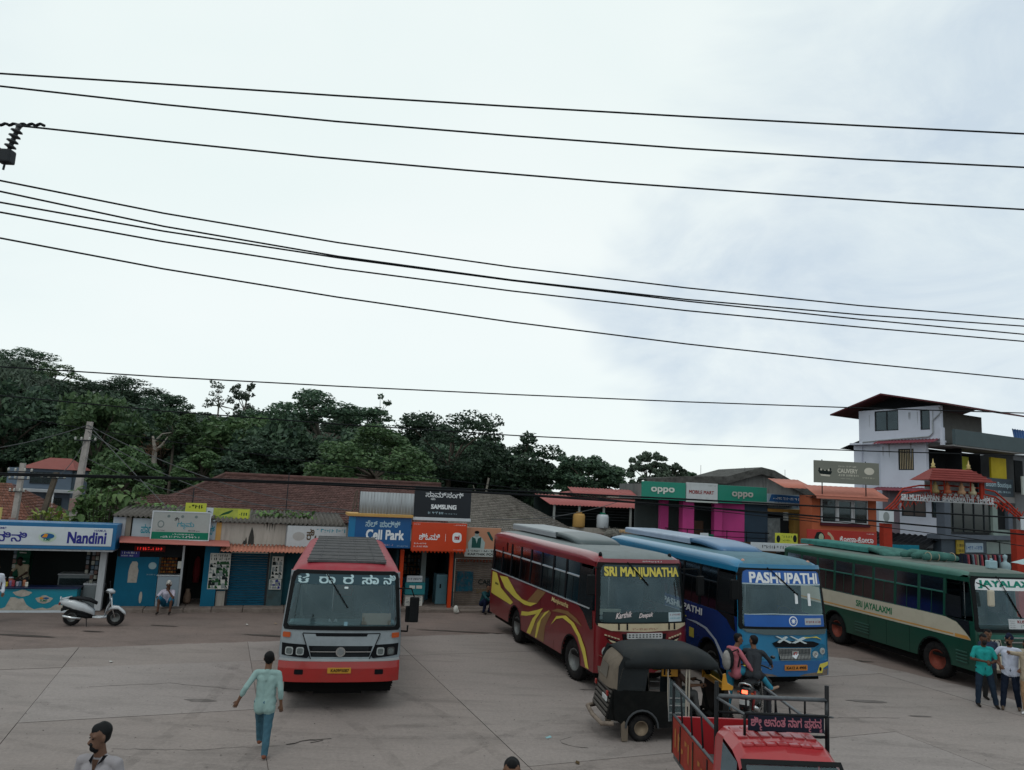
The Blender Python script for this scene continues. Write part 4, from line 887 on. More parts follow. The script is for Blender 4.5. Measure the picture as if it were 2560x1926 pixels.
for x0, x1, w in ((.42, 1.12, .04), (1.14, 1.90, .09), (1.92, 2.58, .04)):
    f = MB().box(x0, x1, -.05, .05, 3.96, 3.96 + w).box(x0, x1, -.05, .05, 5.02 - w, 5.02).box(x0, x0 + w, -.05, .05, 3.96 + w, 5.02 - w).box(x1 - w, x1, -.05, .05, 3.96 + w, 5.02 - w).build('window_frame', mat('frame_white', (.6, .62, .65), .4), h)
    MB().box(x0 + w, x1 - w, .0, .008, 3.96 + w, 5.02 - w).build('pane', M_glassd, f)
MB().rbox(.36, 2.66, -.10, 0, 3.82, 3.94, .01).build('sill', mat('maroon_paint', (.09, .02, .03)), h); MB().ball((.8, .5, 4.4), (.16, .1, .3), 10).build('hanging_cloth', mat('orange_cloth', (.3, .08, .04)), h)
corr(h, 'tin_hood', -.25, 3.1, -.9, 5.15, .4, 5.62, mat('salmon_sheet', (.50, .19, .14), .6, .06), .25, .006)
MB().box(-.2, 3.05, -.88, -.84, 5.02, 5.15).build('hood_edge', mat('salmon_sheet'), h)
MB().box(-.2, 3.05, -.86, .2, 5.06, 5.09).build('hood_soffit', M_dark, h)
corr(h, 'side_roof', -1.0, .5, .6, 5.45, 2.6, 5.9, mat('salmon_sheet'), .25, .006)
p = wsign('rooftop_sign', 13.61, 33.0, 5.72, .05, 2.96, .98, mat('olive_grey_board', (.20, .21, .18), .5, .05), 'large olive grey rooftop sign reading CAUVERY', .1)
ktext('CAUVERY', 1.05, 1.97, .47, .66, mat('pale_cream_letter', (.6, .58, .5)), p, FS(0), bold=.03); scribble(1.1, 1.9, .72, .80, mat('pale_cream_letter'), p, FS(0)); scribble(1.06, 1.98, .32, .42, mat('pale_cream_letter'), p, FS(0)); scribble(1.2, 1.8, .2, .24, mat('pale_cream_letter'), p, FS(0), seed=2)
patch('round_emblem', ell(2.5, .60, .23, .16), FS(0), mat('pale_cream_letter'), p, .003, None); scribble(2.2, 2.8, .26, .34, mat('pale_cream_letter'), p, FS(0), seed=5)
for k in range(7): patch('crown_print', ell(.22 + k * .085, .50 + .1 * math.sin(k * PI / 6) * -1 + .1, .035, .07), FS(0), [INK[0], mat('pale_cream_letter')][k % 2], p, .003, None)
patch('crown_print', [(.15, .55), (.8, .52), (.74, .38), (.5, .30), (.24, .40)], FS(-.003), INK[0], p, .003, None); patch('crown_print', [(.25, .38), (.72, .36), (.68, .28), (.3, .3)], FS(-.006), mat('pale_cream_letter'), p, .003, None)
for x in (.4, 2.4): MB().tube([(x, .12, -.5), (x, .12, 1.03)], .025).build('strut', M_dgrey, p)
p = wsign('coffee_sign', 13.27, 33.0, 2.92, .03, 3.1, .74, mat('coca_red', (.38, .025, .018), .4, .05), 'red sign with white Kannada letters and a drawn face and arm', .08)
ktext('ಕೋ|ಣಾ|-|ಕೋ|ಲಾ', 1.45, 2.95, .26, .5, M_txtw, p, FS(0), bold=.012); scribble(1.95, 2.4, .10, .15, M_txtw, p, FS(0)); scribble(2.65, 2.95, .62, .67, M_txtw, p, FS(0))
patch('drawn_face', [(.30, .04), (.32, .4), (.42, .62), (.58, .66), (.70, .60), (.78, .45), (.72, .2), (.66, .04)], FS(0), INK[0], p, .003, None); patch('drawn_face', ell(.62, .42, .11, .16), FS(-.004), mat('drawn_green', (.35, .42, .30)), p, .003, None); patch('drawn_arm', [(1.2, .04), (1.32, .04), (1.16, .45), (1.02, .62), (.92, .66), (.9, .56), (1.02, .48)], FS(0), mat('drawn_tan', (.45, .36, .25)), p, .003, None)
p = wsign('teal_sign', 16.6, 33.6, 2.55, .25, 2.3, .58, mat('flat_teal', (.01, .18, .26)), 'teal sign half hidden by the green bus roof', .06); scribble(.1, .7, .1, .24, M_txtw, p, FS(0)); scribble(.9, 1.3, .12, .3, M_txtw, p, FS(0), seed=3)

# ---- three storey white corner building
M_ww = mat('whitewash', (.60, .64, .74), .8, .05, .7, dirt=.15, dirtcol='6f7480', bump=.15)
M_roofr = mat('maroon_roof', (.11, .035, .04), .6, .15)
M_grgn = mat('grey_green_panel', (.075, .105, .115), .6, .1)
YL = math.atan2(-4, 2.2); YR = math.atan2(3, 5.4)
wb = empty('white_corner_building', (18.8, 40, 0), YL, 'three storey white corner building with a low gabled maroon roof', 'building')
def pane(parent, x0, x1, z0, z1, y=0, nx=1, frame=M_dgrey, g=M_glassd, w=.05, bars=0):
    f = MB().box(x0, x1, y - .03, y + .03, z0, z0 + w).box(x0, x1, y - .03, y + .03, z1 - w, z1)
    for k in range(nx + 1): xx = x0 + (x1 - x0 - w) * k / nx; f.box(xx, xx + w, y - .031, y + .031, z0 + w, z1 - w)
    fo = f.build('window_frame', frame, parent)
    MB().box(x0 + w, x1 - w, y, y + .01, z0 + w, z1 - w).build('pane', g, fo)
    if bars:
        for k in range(bars): xx = x0 + w + (x1 - x0 - 2 * w) * (k + .5) / bars; MB().tube([(xx, y - .02, z0 + w), (xx, y - .02, z1 - w)], .018, 5).build('bar', mat('cream_bar', (.5, .42, .28)), fo)
    return fo
# left face: wall pieces around window openings (local x = along face)
def wall_with_holes(parent, x0, x1, z0, z1, holes, m, y0=0, y1=.2, name='wall'):
    xs = sorted({x0, x1, *[h[0] for h in holes], *[h[1] for h in holes]}); zs = sorted({z0, z1, *[h[2] for h in holes], *[h[3] for h in holes]}); mb = MB()
    for a, b_ in zip(xs, xs[1:]):
        for c, d in zip(zs, zs[1:]):
            mx_, mz = (a + b_) / 2, (c + d) / 2
            if any(h[0] < mx_ < h[1] and h[2] < mz < h[3] for h in holes): continue
            mb.box(a, b_, y0, y1, c, d)
    # drop hidden inner faces by welding
    o = mb.build(name, m, parent); b = bmesh.new(); b.from_mesh(o.data); bmesh.ops.remove_doubles(b, verts=b.verts, dist=.0005)
    seen = {}
    for f in b.faces: seen.setdefault(tuple(sorted(v.index for v in f.verts)), []).append(f)
    b.verts.index_update(); seen = {}
    for f in b.faces: seen.setdefault(tuple(sorted(v.index for v in f.verts)), []).append(f)
    bmesh.ops.delete(b, geom=[f for l in seen.values() if len(l) > 1 for f in l], context='FACES_ONLY'); b.to_mesh(o.data); b.free(); return o
wall_with_holes(wb, .15, 4.62, 8.1, 9.85, [(1.08, 2.42, 8.72, 9.78), (3.59, 4.08, 8.68, 9.68)], M_ww)
wall_with_holes(wb, -.4, 1.4, 0, 8.07, [], M_ww, .3, .5)
wall_with_holes(wb, 1.38, 3.85, 5.75, 8.07, [(2.37, 3.2, 6.68, 7.76)], M_ww, 0, .2)
wall_with_holes(wb, 2.37, 4.62, 3.3, 5.72, [(2.47, 3.74, 4.38, 5.2), (4.02, 4.6, 4.38, 5.2)], M_ww, .02, .22)
MB().box(1.38, 2.36, .1, .25, 3.3, 5.72).build('pink_grey_strip', mat('mauve_strip', (.25, .20, .23), .7), wb)
MB().box(.15, .16, 0.2, 5, 0, 9.6).build('rear_wall', M_ww, wb)
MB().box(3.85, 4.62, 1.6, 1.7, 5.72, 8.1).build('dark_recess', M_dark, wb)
MB().box(-.4, 4.7, -.04, .3, 8.04, 8.13).build('string_course', M_ww, wb)
pane(wb, 1.08, 2.42, 8.72, 9.78, .06, 2); pane(wb, 3.59, 4.08, 8.68, 9.68, .06, 1); pane(wb, 2.37, 3.2, 6.68, 7.76, .06, 2, bars=8, g=mat('dark_interior')); pane(wb, 2.47, 3.74, 4.38, 5.2, .08, 2, g=mat('brown_pane', (.10, .08, .075), .2)); pane(wb, 4.02, 4.6, 4.38, 5.2, .08, 1)
corr(wb, 'window_hood', 1.3, 4.6, -.55, 8.02, .0, 8.22, mat('maroon_sheet', (.22, .06, .08), .6), .18, .02)
corr(wb, 'canopy_sheet', 1.2, 4.8, -.9, 5.62, .0, 5.80, mat('maroon_sheet'), .18, .02)
MB().tube([(4.6, -.06, 9.75), (4.7, -.06, 9.5), (4.35, -.06, 9.2), (4.25, -.06, 9.1), (4.25, -.06, 8.5), (4.05, -.06, 8.33), (2.0, -.06, 8.25), (.4, -.06, 8.16)], .035, 6).build('waste_pipe', mat('pipe_grey', (.35, .38, .4), .5), wb)
corr(wb, 'torn_sheet_edge', -.2, 4.6, -1.6, 2.9, .0, 3.5, M_black, .3, .03)
# roof: ridge runs back from the corner face, gable towards the left face
rg = [(-1.6, -.9), (2.4, 1.5), (6.0, -.2)]
MB().add([(-1.2, -.6, 9.72), (1.9, -.65, 10.62), (5.3, -.6, 9.86), (-1.2, 8, 9.72), (1.9, 8, 10.62), (5.3, 8, 9.86), (-1.2, -.6, 9.65), (1.9, -.65, 10.54), (5.3, -.6, 9.79), (-1.2, 8, 9.65), (1.9, 8, 10.54), (5.3, 8, 9.79)], [(0, 1, 4, 3), (1, 2, 5, 4), (0, 6, 7, 1), (1, 7, 8, 2), (6, 9, 10, 7), (7, 10, 11, 8), (2, 8, 11, 5), (0, 3, 9, 6)]).build('roof', M_roofr, wb)
MB().prism([(.15, 9.8), (4.62, 9.8), (4.62, 9.86), (1.95, 10.42), (.15, 9.95)], .25, .3, 'xz').build('gable_infill', M_dark, wb)
MB().add([(-1.5, .6, 7.9), (.1, .3, 8.35), (.1, 2.5, 8.35), (-1.5, 2.5, 7.9)], [(0, 1, 2, 3)]).build('side_canopy', M_dark, wb)
# right face as a wing of the same house, its parts given in the corner's frame
def C2(u, z, off=0):  # point on right face -> wb local
    p = Vector((21 + u * math.cos(YR) + off * math.sin(YR), 36 + u * math.sin(YR) - off * math.cos(YR), z)); q = p - Vector((18.8, 40, 0)); c, s = math.cos(-YL), math.sin(-YL)
    return (q.x * c - q.y * s, q.x * s + q.y * c, z)
def rbox2(name, u0, u1, z0, z1, o0, o1, m, par=wb):
    v = [C2(u, z, o) for z in (z0, z1) for o in (o0, o1) for u in (u0, u1)]
    return MB().add(v, [(0, 1, 3, 2), (4, 6, 7, 5), (0, 4, 5, 1), (2, 3, 7, 6), (0, 2, 6, 4), (1, 5, 7, 3)]).build(name, m, par)
rbox2('upper_wall', .28, 5.9, 8.0, 9.85, -1.4, -1.2, mat('shaded_render', (.20, .20, .19), .8), wb)  # shade of this face is put into the wall's grey colour
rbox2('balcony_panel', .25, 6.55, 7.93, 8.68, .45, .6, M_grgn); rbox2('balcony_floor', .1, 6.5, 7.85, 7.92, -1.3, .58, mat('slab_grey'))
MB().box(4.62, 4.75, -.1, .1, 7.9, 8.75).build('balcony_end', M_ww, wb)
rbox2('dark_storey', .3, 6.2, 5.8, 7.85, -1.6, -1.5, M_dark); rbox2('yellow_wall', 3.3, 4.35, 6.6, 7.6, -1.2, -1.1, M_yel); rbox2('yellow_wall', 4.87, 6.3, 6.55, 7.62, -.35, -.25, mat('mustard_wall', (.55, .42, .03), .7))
sg = rbox2('wing_sign', 3.2, 6.3, 5.62, 6.52, -.05, .05, mat('slate_board', (.05, .07, .09), .5)); F2 = lambda u, z, d: C2(u, z, .055 + d)
text('Bloom Boutique', 3.75, 6.1, 6.0, 6.34, mat('pale_lettering'), sg, F2, bold=.01); scribble(4.4, 6.0, 5.78, 5.9, mat('pale_lettering'), sg, F2)
rbox2('floor_band', .0, 6.3, 5.3, 5.6, -.3, .1, mat('slab_grey')); rbox2('dark_glazing', .6, 4.3, 3.75, 5.25, -.2, -.1, mat('dark_pane', (.012, .02, .022), .15)); rbox2('corner_pier', .0, .5, 3.3, 5.3, -.3, .1, mat('slate_pier', (.10, .12, .15), .7))
for u_ in (1.0, 1.9, 2.8, 3.7): rbox2('mullion', u_, u_ + .05, 3.75, 5.25, -.1, -.06, M_dgrey)
rbox2('pale_pilaster', 4.35, 4.8, 3.4, 5.2, -.2, .0, mat('pale_green_panel', (.22, .28, .26), .6)); rbox2('window_dark', 4.85, 5.75, 3.95, 5.2, -.2, -.15, M_dark); rbox2('apron_panel', 4.85, 6.2, 3.3, 3.9, -.2, -.1, mat('pale_green_panel')); rbox2('pier', 5.8, 6.2, 3.95, 5.2, -.2, 0, mat('slate_pier'))
rbox2('ledge', -.8, 6.5, 3.42, 3.62, -.3, .35, mat('slate_pier')); rbox2('shop_fascia', -.5, 3.3, 2.75, 3.4, -.2, .2, mat('slate_board')); rbox2('yellow_sign', .62, 1.25, 2.72, 3.38, .22, .27, mat('dull_yellow_board', (.33, .24, .03)))
scribble(.68, 1.2, 2.8, 2.95, INK[0], wb, lambda u, z, d: C2(u, z, .275 + d)); scribble(.68, 1.2, 3.05, 3.2, INK[0], wb, lambda u, z, d: C2(u, z, .275 + d))
rbox2('print_sign', 1.4, 2.9, 2.8, 3.25, .22, .26, mat('board_pale_blue')); scribble(1.45, 2.8, 2.9, 3.12, mat('print_blue'), wb, lambda u, z, d: C2(u, z, .265 + d))
for u_ in (3.6, 4.85): rbox2('glass_panel', u_, u_ + 1.1, 2.6, 3.3, 0, .05, mat('pale_pane', (.20, .26, .25), .2))
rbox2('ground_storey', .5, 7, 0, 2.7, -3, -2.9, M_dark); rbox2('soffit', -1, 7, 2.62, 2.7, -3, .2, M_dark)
# clothes rail below
ck = empty('clothes_rail', (20.6, 33.9, 2.15), .4, 'row of dark, pink and white garments hanging on a rail outside the white building', 'clothes rail')
MB().tube([(-.1, 0, .72), (2.7, 0, .72)], .02, 6).build('rail', M_dgrey, ck); MB().tube([(0, 0, -2.1), (0, 0, .72)], .02, 6).build('upright', M_dgrey, ck); MB().tube([(2.6, 0, -2.1), (2.6, 0, .72)], .02, 6).build('upright', M_dgrey, ck)
r_ = random.Random(8)
for k in range(17):
    m = mat('garment_%d' % (k % 6), ['2a3040', 'a8555f', '1a1c22', '6a7c86', '8a4650', '8c8678'][k % 6], .9, .2, 8); x = .08 + k * .15; w = r_.uniform(.05, .08); l = r_.uniform(.45, .68)
    MB().prism([(-.16, .70), (.16, .70), (.20, .70 - l), (-.20, .70 - l)], x - w / 2, x + w / 2, 'yz').build('garment', m, ck)
mq = empty('shop_dummy', (23.0, 34.6, 1.6), .4, 'pale torso dummy at the right end of the clothes rail', 'mannequin')
MB().lathe([(.06, 0), (.19, .15), (.16, .45), (.22, .75), (.20, .9), (.07, .97), (.06, 1.05), (.1, 1.15), (.09, 1.25), (0, 1.3)], n=12).tube([(0, 0, -1.6), (0, 0, 0)], .03).build('body', mat('pale_blue_cloth', (.3, .42, .46)), mq)
um = empty('parasol', (20.6, 28.6, 0), 0, 'pale blue parasol poking up behind the green bus roof', 'parasol')
vs = [(0, 0, 3.35)]; 
for k in range(8): q = 2 * PI * k / 8 + .2; vs.append((1.15 * math.cos(q), 1.15 * math.sin(q), 2.9))
for k in range(8): q = 2 * PI * (k + .5) / 8 + .2; vs.append((.98 * math.cos(q), .98 * math.sin(q), 2.9))
mesh_obj('canopy', vs, [f for k in range(8) for f in ((0, 1 + k, 9 + k), (0, 9 + k, 1 + (k + 1) % 8))], mat('parasol_blue', (.42, .55, .58), .7, .05), um); MB().tube([(0, 0, 0), (0, 0, 3.4)], .025).build('pole', M_dgrey, um)
# blue neighbour and grey sign at the right edge
nb = empty('blue_neighbour', (27.6, 40, 0), YR, 'bright blue roof sheet and grey building at the right edge', 'building')
MB().box(-.6, 5, 0, 5, 0, 7.9).build('wall', mat('grey_block', (.17, .18, .19), .8), nb); corr(nb, 'blue_sheet', -1.0, 5, -.4, 7.95, -.2, 9.25, mat('tarp_blue', (.01, .10, .34), .5), .25, .02); MB().box(-.6, .2, -.05, 0, 5.9, 7.6).build('window_dark', M_dark, nb)
p = wsign('grey_face_sign', 26.6, 38.4, 5.75, YR, 2.0, .95, mat('caption_grey'), 'pale grey sign with a black shape beside the slate sign at the right edge', .08); patch('print_face', ell(.55, .62, .16, .22), FS(0), INK[0], p, .003, None); MB().box(.3, .9, -.006, -.002, .2, .24).build('print', INK[0], p)

# ---- temple gateway arch
M_gate = mat('gate_red', (.34, .035, .02), .6, .15, 2, dirt=.2)
g = empty('temple_gateway', (18.3, 31, 0), .02, 'red temple gateway arch with tiled canopy and white lettering', 'gateway')
GX = lambda x: x - 18.3
for x in (15.6, 21.15): MB().rbox(GX(x), GX(x) + .36, 0, .36, 0, 4.12, .02).build('pillar', M_gate, g)
for k, x in enumerate((15.36, 21.3)):
    q = MB().rbox(GX(x), GX(x) + .62, -.12, -.06, 4.12, 4.66, .01).build('deity_panel', M_white, g); patch('panel_print', ell(GX(x) + .3, 4.39, .13, .2), FS(-.12), [INK[1], mat('dark_red_ink')][k], q, .003, None)
rcy = []
bar = lambda pts, r, m, n='beam': MB().tube([(GX(a), .1, b_) for a, b_ in pts], r, 6).build(n, m, g)
for dz in (0, .22, .44):
    bar([(15.6, 4.35 + dz * .5), (16.1, 4.75 + dz * .6), (16.5, 5.15 + dz), (17.2, 5.3 + dz), (18.4, 5.36 + dz), (19.7, 5.32 + dz), (20.4, 5.2 + dz), (21.0, 4.85 + dz * .7), (21.5, 4.45 + dz * .5)], .035, M_gate)
for k in range(24):
    t = k / 23; x = 15.9 + t * 5.5; zc = 5.2 - 1.0 * abs(t - .5) ** 2.2 * 3.2; bar([(x, zc), (x + .18, zc + .38)], .018, M_gate, 'lattice_bar'); bar([(x + .18, zc), (x, zc + .38)], .018, M_gate, 'lattice_bar')
MB().box(GX(16.38), GX(20.30), .02, .06, 5.10, 5.13).build('text_rail', mat('frame_white'), g)
ktext('SRI MUTHAPPAN  BHAGAVATHI  TEMPLE', GX(16.38), GX(20.28), 5.14, 5.36, mat('frame_white'), g, FS(.02), bold=.035)
# canopy of the gate
rf = MB().add([(GX(17.15), -.75, 5.98), (GX(19.85), -.75, 5.98), (GX(19.3), -.1, 6.48), (GX(17.7), -.1, 6.48), (GX(17.15), .75, 5.98), (GX(19.85), .75, 5.98), (GX(19.3), .1, 6.48), (GX(17.7), .1, 6.48)], [(0, 1, 2, 3), (1, 5, 6, 2), (5, 4, 7, 6), (4, 0, 3, 7), (3, 2, 6, 7), (0, 4, 5, 1)]).build('canopy_roof', mat('canopy_tile', (.24, .055, .05), .6, .15), g)
for k in range(5):
    t = k / 5; MB().box(GX(17.15 + .55 * t) - .02, GX(19.85 - .55 * t) + .02, -.75 + .65 * t - .03, -.75 + .65 * t + .02, 5.97 + .5 * t, 6.02 + .5 * t).build('tile_course', mat('canopy_tile'), rf)
for x in (17.75, 19.25): MB().lathe([(.05, 6.48), (.10, 6.54), (.05, 6.60), (.08, 6.66), (.03, 6.72), (.015, 6.86), (0, 6.9)], (GX(x), 0, 0), n=10).build('finial', mat('gold', (.5, .38, .15), .4, metal=.5), g)
for x in (17.4, 17.95, 19.05, 19.6): MB().tube([(GX(x), -.4, 5.45), (GX(x), -.4, 6.0)], .03, 6).build('canopy_post', M_gate, g)
MB().box(GX(17.5), GX(19.5), .2, .24, 5.6, 5.95).build('back_panel', mat('panel_pale', (.35, .38, .4), .6, .4, 6), g)
for k, (x, c) in enumerate(((17.6, (.3, .22, .1)), (18.1, (.4, .12, .06)), (18.7, (.5, .3, .18)), (19.15, (.48, .42, .28)))):
    MB().lathe([(.14, 5.45), (.16, 5.55), (.09, 5.65), (.12, 5.75), (.06, 5.80), (.07, 5.87), (.0, 5.95)], (GX(x), -.35, 0), n=10).build('statuette', mat('statue_%d' % k, c, .6, .4, 10), g)
for x in (18.9,): MB().rbox(GX(x) + .5, GX(x) + .62, -.5, -.4, 5.3, 5.95, .01).build('red_panel', M_gate, g)

# ---- left edge: blue house, clay roof, boards, poles
M_bh = mat('pale_blue_house', (.13, .17, .22), .8, .1)
h = empty('blue_house', (-27.5, 45, 0), .3, 'small two storey pale blue house with red roof at the far left', 'house')
MB().box(-2.2, 1.2, 0, 4, 0, 4.6).build('wall', M_bh, h); MB().add([(-1.6, -.3, 4.6), (1.4, -.3, 4.6), (1.4, 4, 4.6), (-1.6, 4, 4.6), (-.6, 2, 5.3), (.6, 2, 5.3)], [(0, 1, 5, 4), (1, 2, 5), (2, 3, 4, 5), (3, 0, 4)]).build('roof', mat('red_roof', (.22, .06, .05)), h)
MB().box(-2.6, 2.0, -1.2, 0, 3.25, 3.40).build('porch_roof', mat('porch_white', (.38, .40, .42)), h); 
for x in (-1.9, .6): MB().tube([(x, -1.1, 0), (x, -1.1, 3.3)], .05).build('porch_post', M_wallw, h)
for x in (-1.4, -.1): pane(h, x, x + .9, 1.9, 2.9, -.02, 2)
pane(h, -1.0, .4, 3.7, 4.4, -.02, 2)
MB().add([(1.2, -.2, 4.5), (2.0, -.2, 3.9), (2.0, .3, 3.9), (1.2, .3, 4.5)], [(0, 1, 2, 3)]).build('side_shade', M_dgrey, h)
h = empty('clay_roofed_house', (-22.5, 34, 0), .3, 'low house with brown clay tile roof at the left edge', 'house')
tiled('roof_tiles', h, (-4, -2.2, 2.55), (1.7, -2.2, 2.3), (-.3, 1.2, 3.9), (-4, 1.2, 3.9), 14, 40, mat('orange_clay_tile', (.16, .07, .05), .85, .25, isl=.3, dirt=.4))
tiled('roof_tiles', h, (1.7, -2.2, 2.3), (2.2, 3, 2.4), (-.3, 1.2, 3.9), (-.3, 1.2, 3.9), 14, 30, MATS['orange_clay_tile'])
MB().box(-4, 1.4, -2, 2, 0, 2.4).build('wall', M_wallb, h)
p = empty('yellow_board', (-20.0, 29.2, 2.6), .25, 'small yellow board with orange print above the blue fascia at the left edge', 'sign'); MB().rbox(-1.3, .45, 0, .04, 0, .50, .01).build('panel', mat('cream_yellow', (.52, .44, .16)), p)
for k in range(2): scribble(-.6, .35, .1 + k * .2, .24 + k * .2, mat('orange_ink', (.4, .16, .05)), p, FS(0), seed=k)
MB().tube([(0, .05, -2.6), (0, .05, .4)], .03).build('post', M_dgrey, p)
p = empty('orange_board', (-21.0, 29.6, 3.15), .25, 'plain orange board above the yellow one at the left edge', 'sign'); MB().rbox(-1.2, .35, 0, .04, 0, .5, .01).build('panel', mat('flat_orange', (.5, .16, .06)), p); MB().tube([(0, .05, -3.1), (0, .05, .4)], .03).build('post', M_dgrey, p)
M_pole = mat('concrete_pole', (.40, .37, .35), .9, .15, 2, dirt=.4, bump=.3)
def pole(label, x0, y0, x1, y1, z1, w0, w1, m, arms=()):
    p = empty('utility_pole', (x0, y0, 0), 0, label, 'pole'); dx, dy = x1 - x0, y1 - y0
    v = [(-w0, -w0 * .7, 0), (w0, -w0 * .7, 0), (w0, w0 * .7, 0), (-w0, w0 * .7, 0), (dx - w1, dy - w1 * .7, z1), (dx + w1, dy - w1 * .7, z1), (dx + w1, dy + w1 * .7, z1), (dx - w1, dy + w1 * .7, z1)]
    MB().add(v, [(0, 1, 5, 4), (1, 2, 6, 5), (2, 3, 7, 6), (3, 0, 4, 7), (4, 5, 6, 7)]).build('pole', m, p)
    for (z, l, r) in arms:
        t = z / z1; MB().tube([(dx * t - l, dy * t - .12, z), (dx * t + l, dy * t - .12, z + .02)], r, 6).build('crossarm', M_dgrey, p)
        for s_ in (-1, -.4, .4, 1): MB().lathe([(.02, 0), (.05, .02), (.03, .07), (.05, .09), (0, .13)], (dx * t + s_ * l * .92, dy * t - .12, z + .02), n=8).build('insulator', M_paper, p)
    MB().rbox(dx * .45 - w0, dx * .45 + w0 * 1.1, -.16, -.10, z1 * .45, z1 * .45 + .5, .01).build('box', mat('faded_notice', (.3, .2, .18)), p)
    return p
pole('tall leaning grey concrete utility pole behind the dairy booth', -17.9, 31, -17.55, 31, 6.7, .16, .10, M_pole, [(5.9, .45, .025)])
pole('short grey pole with crossarms at the left edge', -19.55, 30, -19.45, 30, 4.85, .12, .09, M_pole, [(4.5, .5, .02), (4.2, .4, .02), (3.7, .3, .02)])
pole('dark timber pole leaning right beside the blue house', -19.3, 30.6, -18.3, 30.4, 4.55, .11, .09, M_wd, [(4.3, .5, .02)])
for (x, y, z0, h_, dx, lab) in ((-9.0, 30.8, 3.1, 1.9, .0, 'thin dark steel rod rising from the sheet roof near the yellow banner'), (-12.3, 29.5, 3.0, 1.2, .0, 'short dark rod at the left end of the yellow banner')):
    p = empty('roof_rod', (x, y, z0), 0, lab, 'rod'); MB().tube([(0, 0, 0), (dx, 0, h_)], .022, 6).build('rod', M_dgrey, p)
p = empty('rusty_frame', (-6.4, 31.0, 3.0), 0, 'rusty ladder-like frame leaning on the brown roof above the grey bus', 'frame')
MB().tube([(0, 0, 0), (.15, .1, 1.35)], .022, 6).tube([(.25, 0, 0), (.2, .1, 1.4)], .022, 6).tube([(-.2, 0, .1), (.25, .02, .35)], .02, 6).tube([(.0, 0, .5), (.3, .02, .9)], .018, 6).tube([(.02, 0, .2), (.28, 0, .2)], .018, 6).build('frame', M_wd, p)

r_ = random.Random(31)
for k in range(16):
    x = r_.uniform(.3, 4.4); z = r_.choice([8.02, 9.6, 5.6, 7.9]); 
    if z < 8.03 and (x < 1.45 or x > 3.8): continue
    l = r_.uniform(.25, .9); w = r_.uniform(.03, .10); y = -.004 if z < 8.03 else -.003
    if (z > 9 and (1.0 < x < 2.5 or 3.5 < x < 4.2)) or (z < 8 and 2.25 < x < 3.3): continue
    mesh_obj('rain_stain', [(x, y - .0005 * k, z), (x + w, y - .0005 * k, z), (x + w * .6, y - .0005 * k, z - l), (x + w * .3, y - .0005 * k, z - l * .8)], [(0, 1, 2, 3)], mat('rain_grime', (.34, .36, .40), .9, .2, 8), wb)
# ================================================================ trees and plants
def leafmat(name, a, b):
    m = bpy.data.materials.new(name); m.use_nodes = True; t = m.node_tree; bs = t.nodes['Principled BSDF']; L = t.links.new
    g = t.nodes.new('ShaderNodeNewGeometry'); mx = t.nodes.new('ShaderNodeMix'); mx.data_type = 'RGBA'; L(g.outputs['Random Per Island'], mx.inputs[0]); mx.inputs[6].default_value = (*a, 1); mx.inputs[7].default_value = (*b, 1)
    oi = t.nodes.new('ShaderNodeObjectInfo'); mr = t.nodes.new('ShaderNodeMapRange'); mr.inputs[3].default_value = .65; mr.inputs[4].default_value = 1.4; L(oi.outputs['Random'], mr.inputs[0])
    v = t.nodes.new('ShaderNodeVectorMath'); v.operation = 'SCALE'; L(mx.outputs[2], v.inputs[0]); L(mr.outputs[0], v.inputs['Scale']); L(v.outputs[0], bs.inputs['Base Color'])
    bs.inputs['Roughness'].default_value = .55; bs.inputs['Specular IOR Level'].default_value = .25
    tr = t.nodes.new('ShaderNodeBsdfTranslucent'); L(v.outputs[0], tr.inputs[0]); ms = t.nodes.new('ShaderNodeMixShader'); ms.inputs[0].default_value = .22
    L(bs.outputs[0], ms.inputs[1]); L(tr.outputs[0], ms.inputs[2]); L(ms.outputs[0], t.nodes['Material Output'].inputs[0]); return m
LEAF = [leafmat('leaf_dark', (.026, .052, .036), (.06, .105, .058)), leafmat('leaf_mid', (.045, .092, .04), (.09, .15, .06)), leafmat('leaf_grey', (.045, .065, .05), (.08, .11, .075))]
M_bark = mat('bark', (.10, .085, .07), .95, .3, 5, bump=.5); M_barkp = mat('pale_bark', (.24, .22, .19), .9, .25, 5, bump=.4)
def leaves(cent, nrm, size, rng, aspect=.55, spread=.9):
    n = len(cent); d = nrm + rng.normal(0, spread, (n, 3)); d /= np.linalg.norm(d, axis=1)[:, None] + 1e-9
    t = np.cross(d, rng.normal(0, 1, (n, 3))); t /= np.linalg.norm(t, axis=1)[:, None] + 1e-9; b = np.cross(d, t)
    s = size * rng.uniform(.6, 1.35, n)[:, None]
    V = np.empty((n, 4, 3)); V[:, 0] = cent - t * s; V[:, 1] = cent + b * s * aspect + t * s * .1; V[:, 2] = cent + t * s; V[:, 3] = cent - b * s * aspect - t * s * .1
    return V.reshape(-1, 3)
def fast_quads(name, V, mats_, parent=None):
    n = len(V) // 4; me = bpy.data.meshes.new(name); me.vertices.add(n * 4); me.vertices.foreach_set('co', V.astype(np.float32).ravel()); me.loops.add(n * 4); me.loops.foreach_set('vertex_index', np.arange(n * 4, dtype=np.int32))
    me.polygons.add(n); me.polygons.foreach_set('loop_start', np.arange(0, n * 4, 4, dtype=np.int32)); me.polygons.foreach_set('loop_total', np.full(n, 4, dtype=np.int32))
    me.materials.append(mats_); me.update(calc_edges=True); o = bpy.data.objects.new(name, me); COL.objects.link(o); o.parent = parent; return o
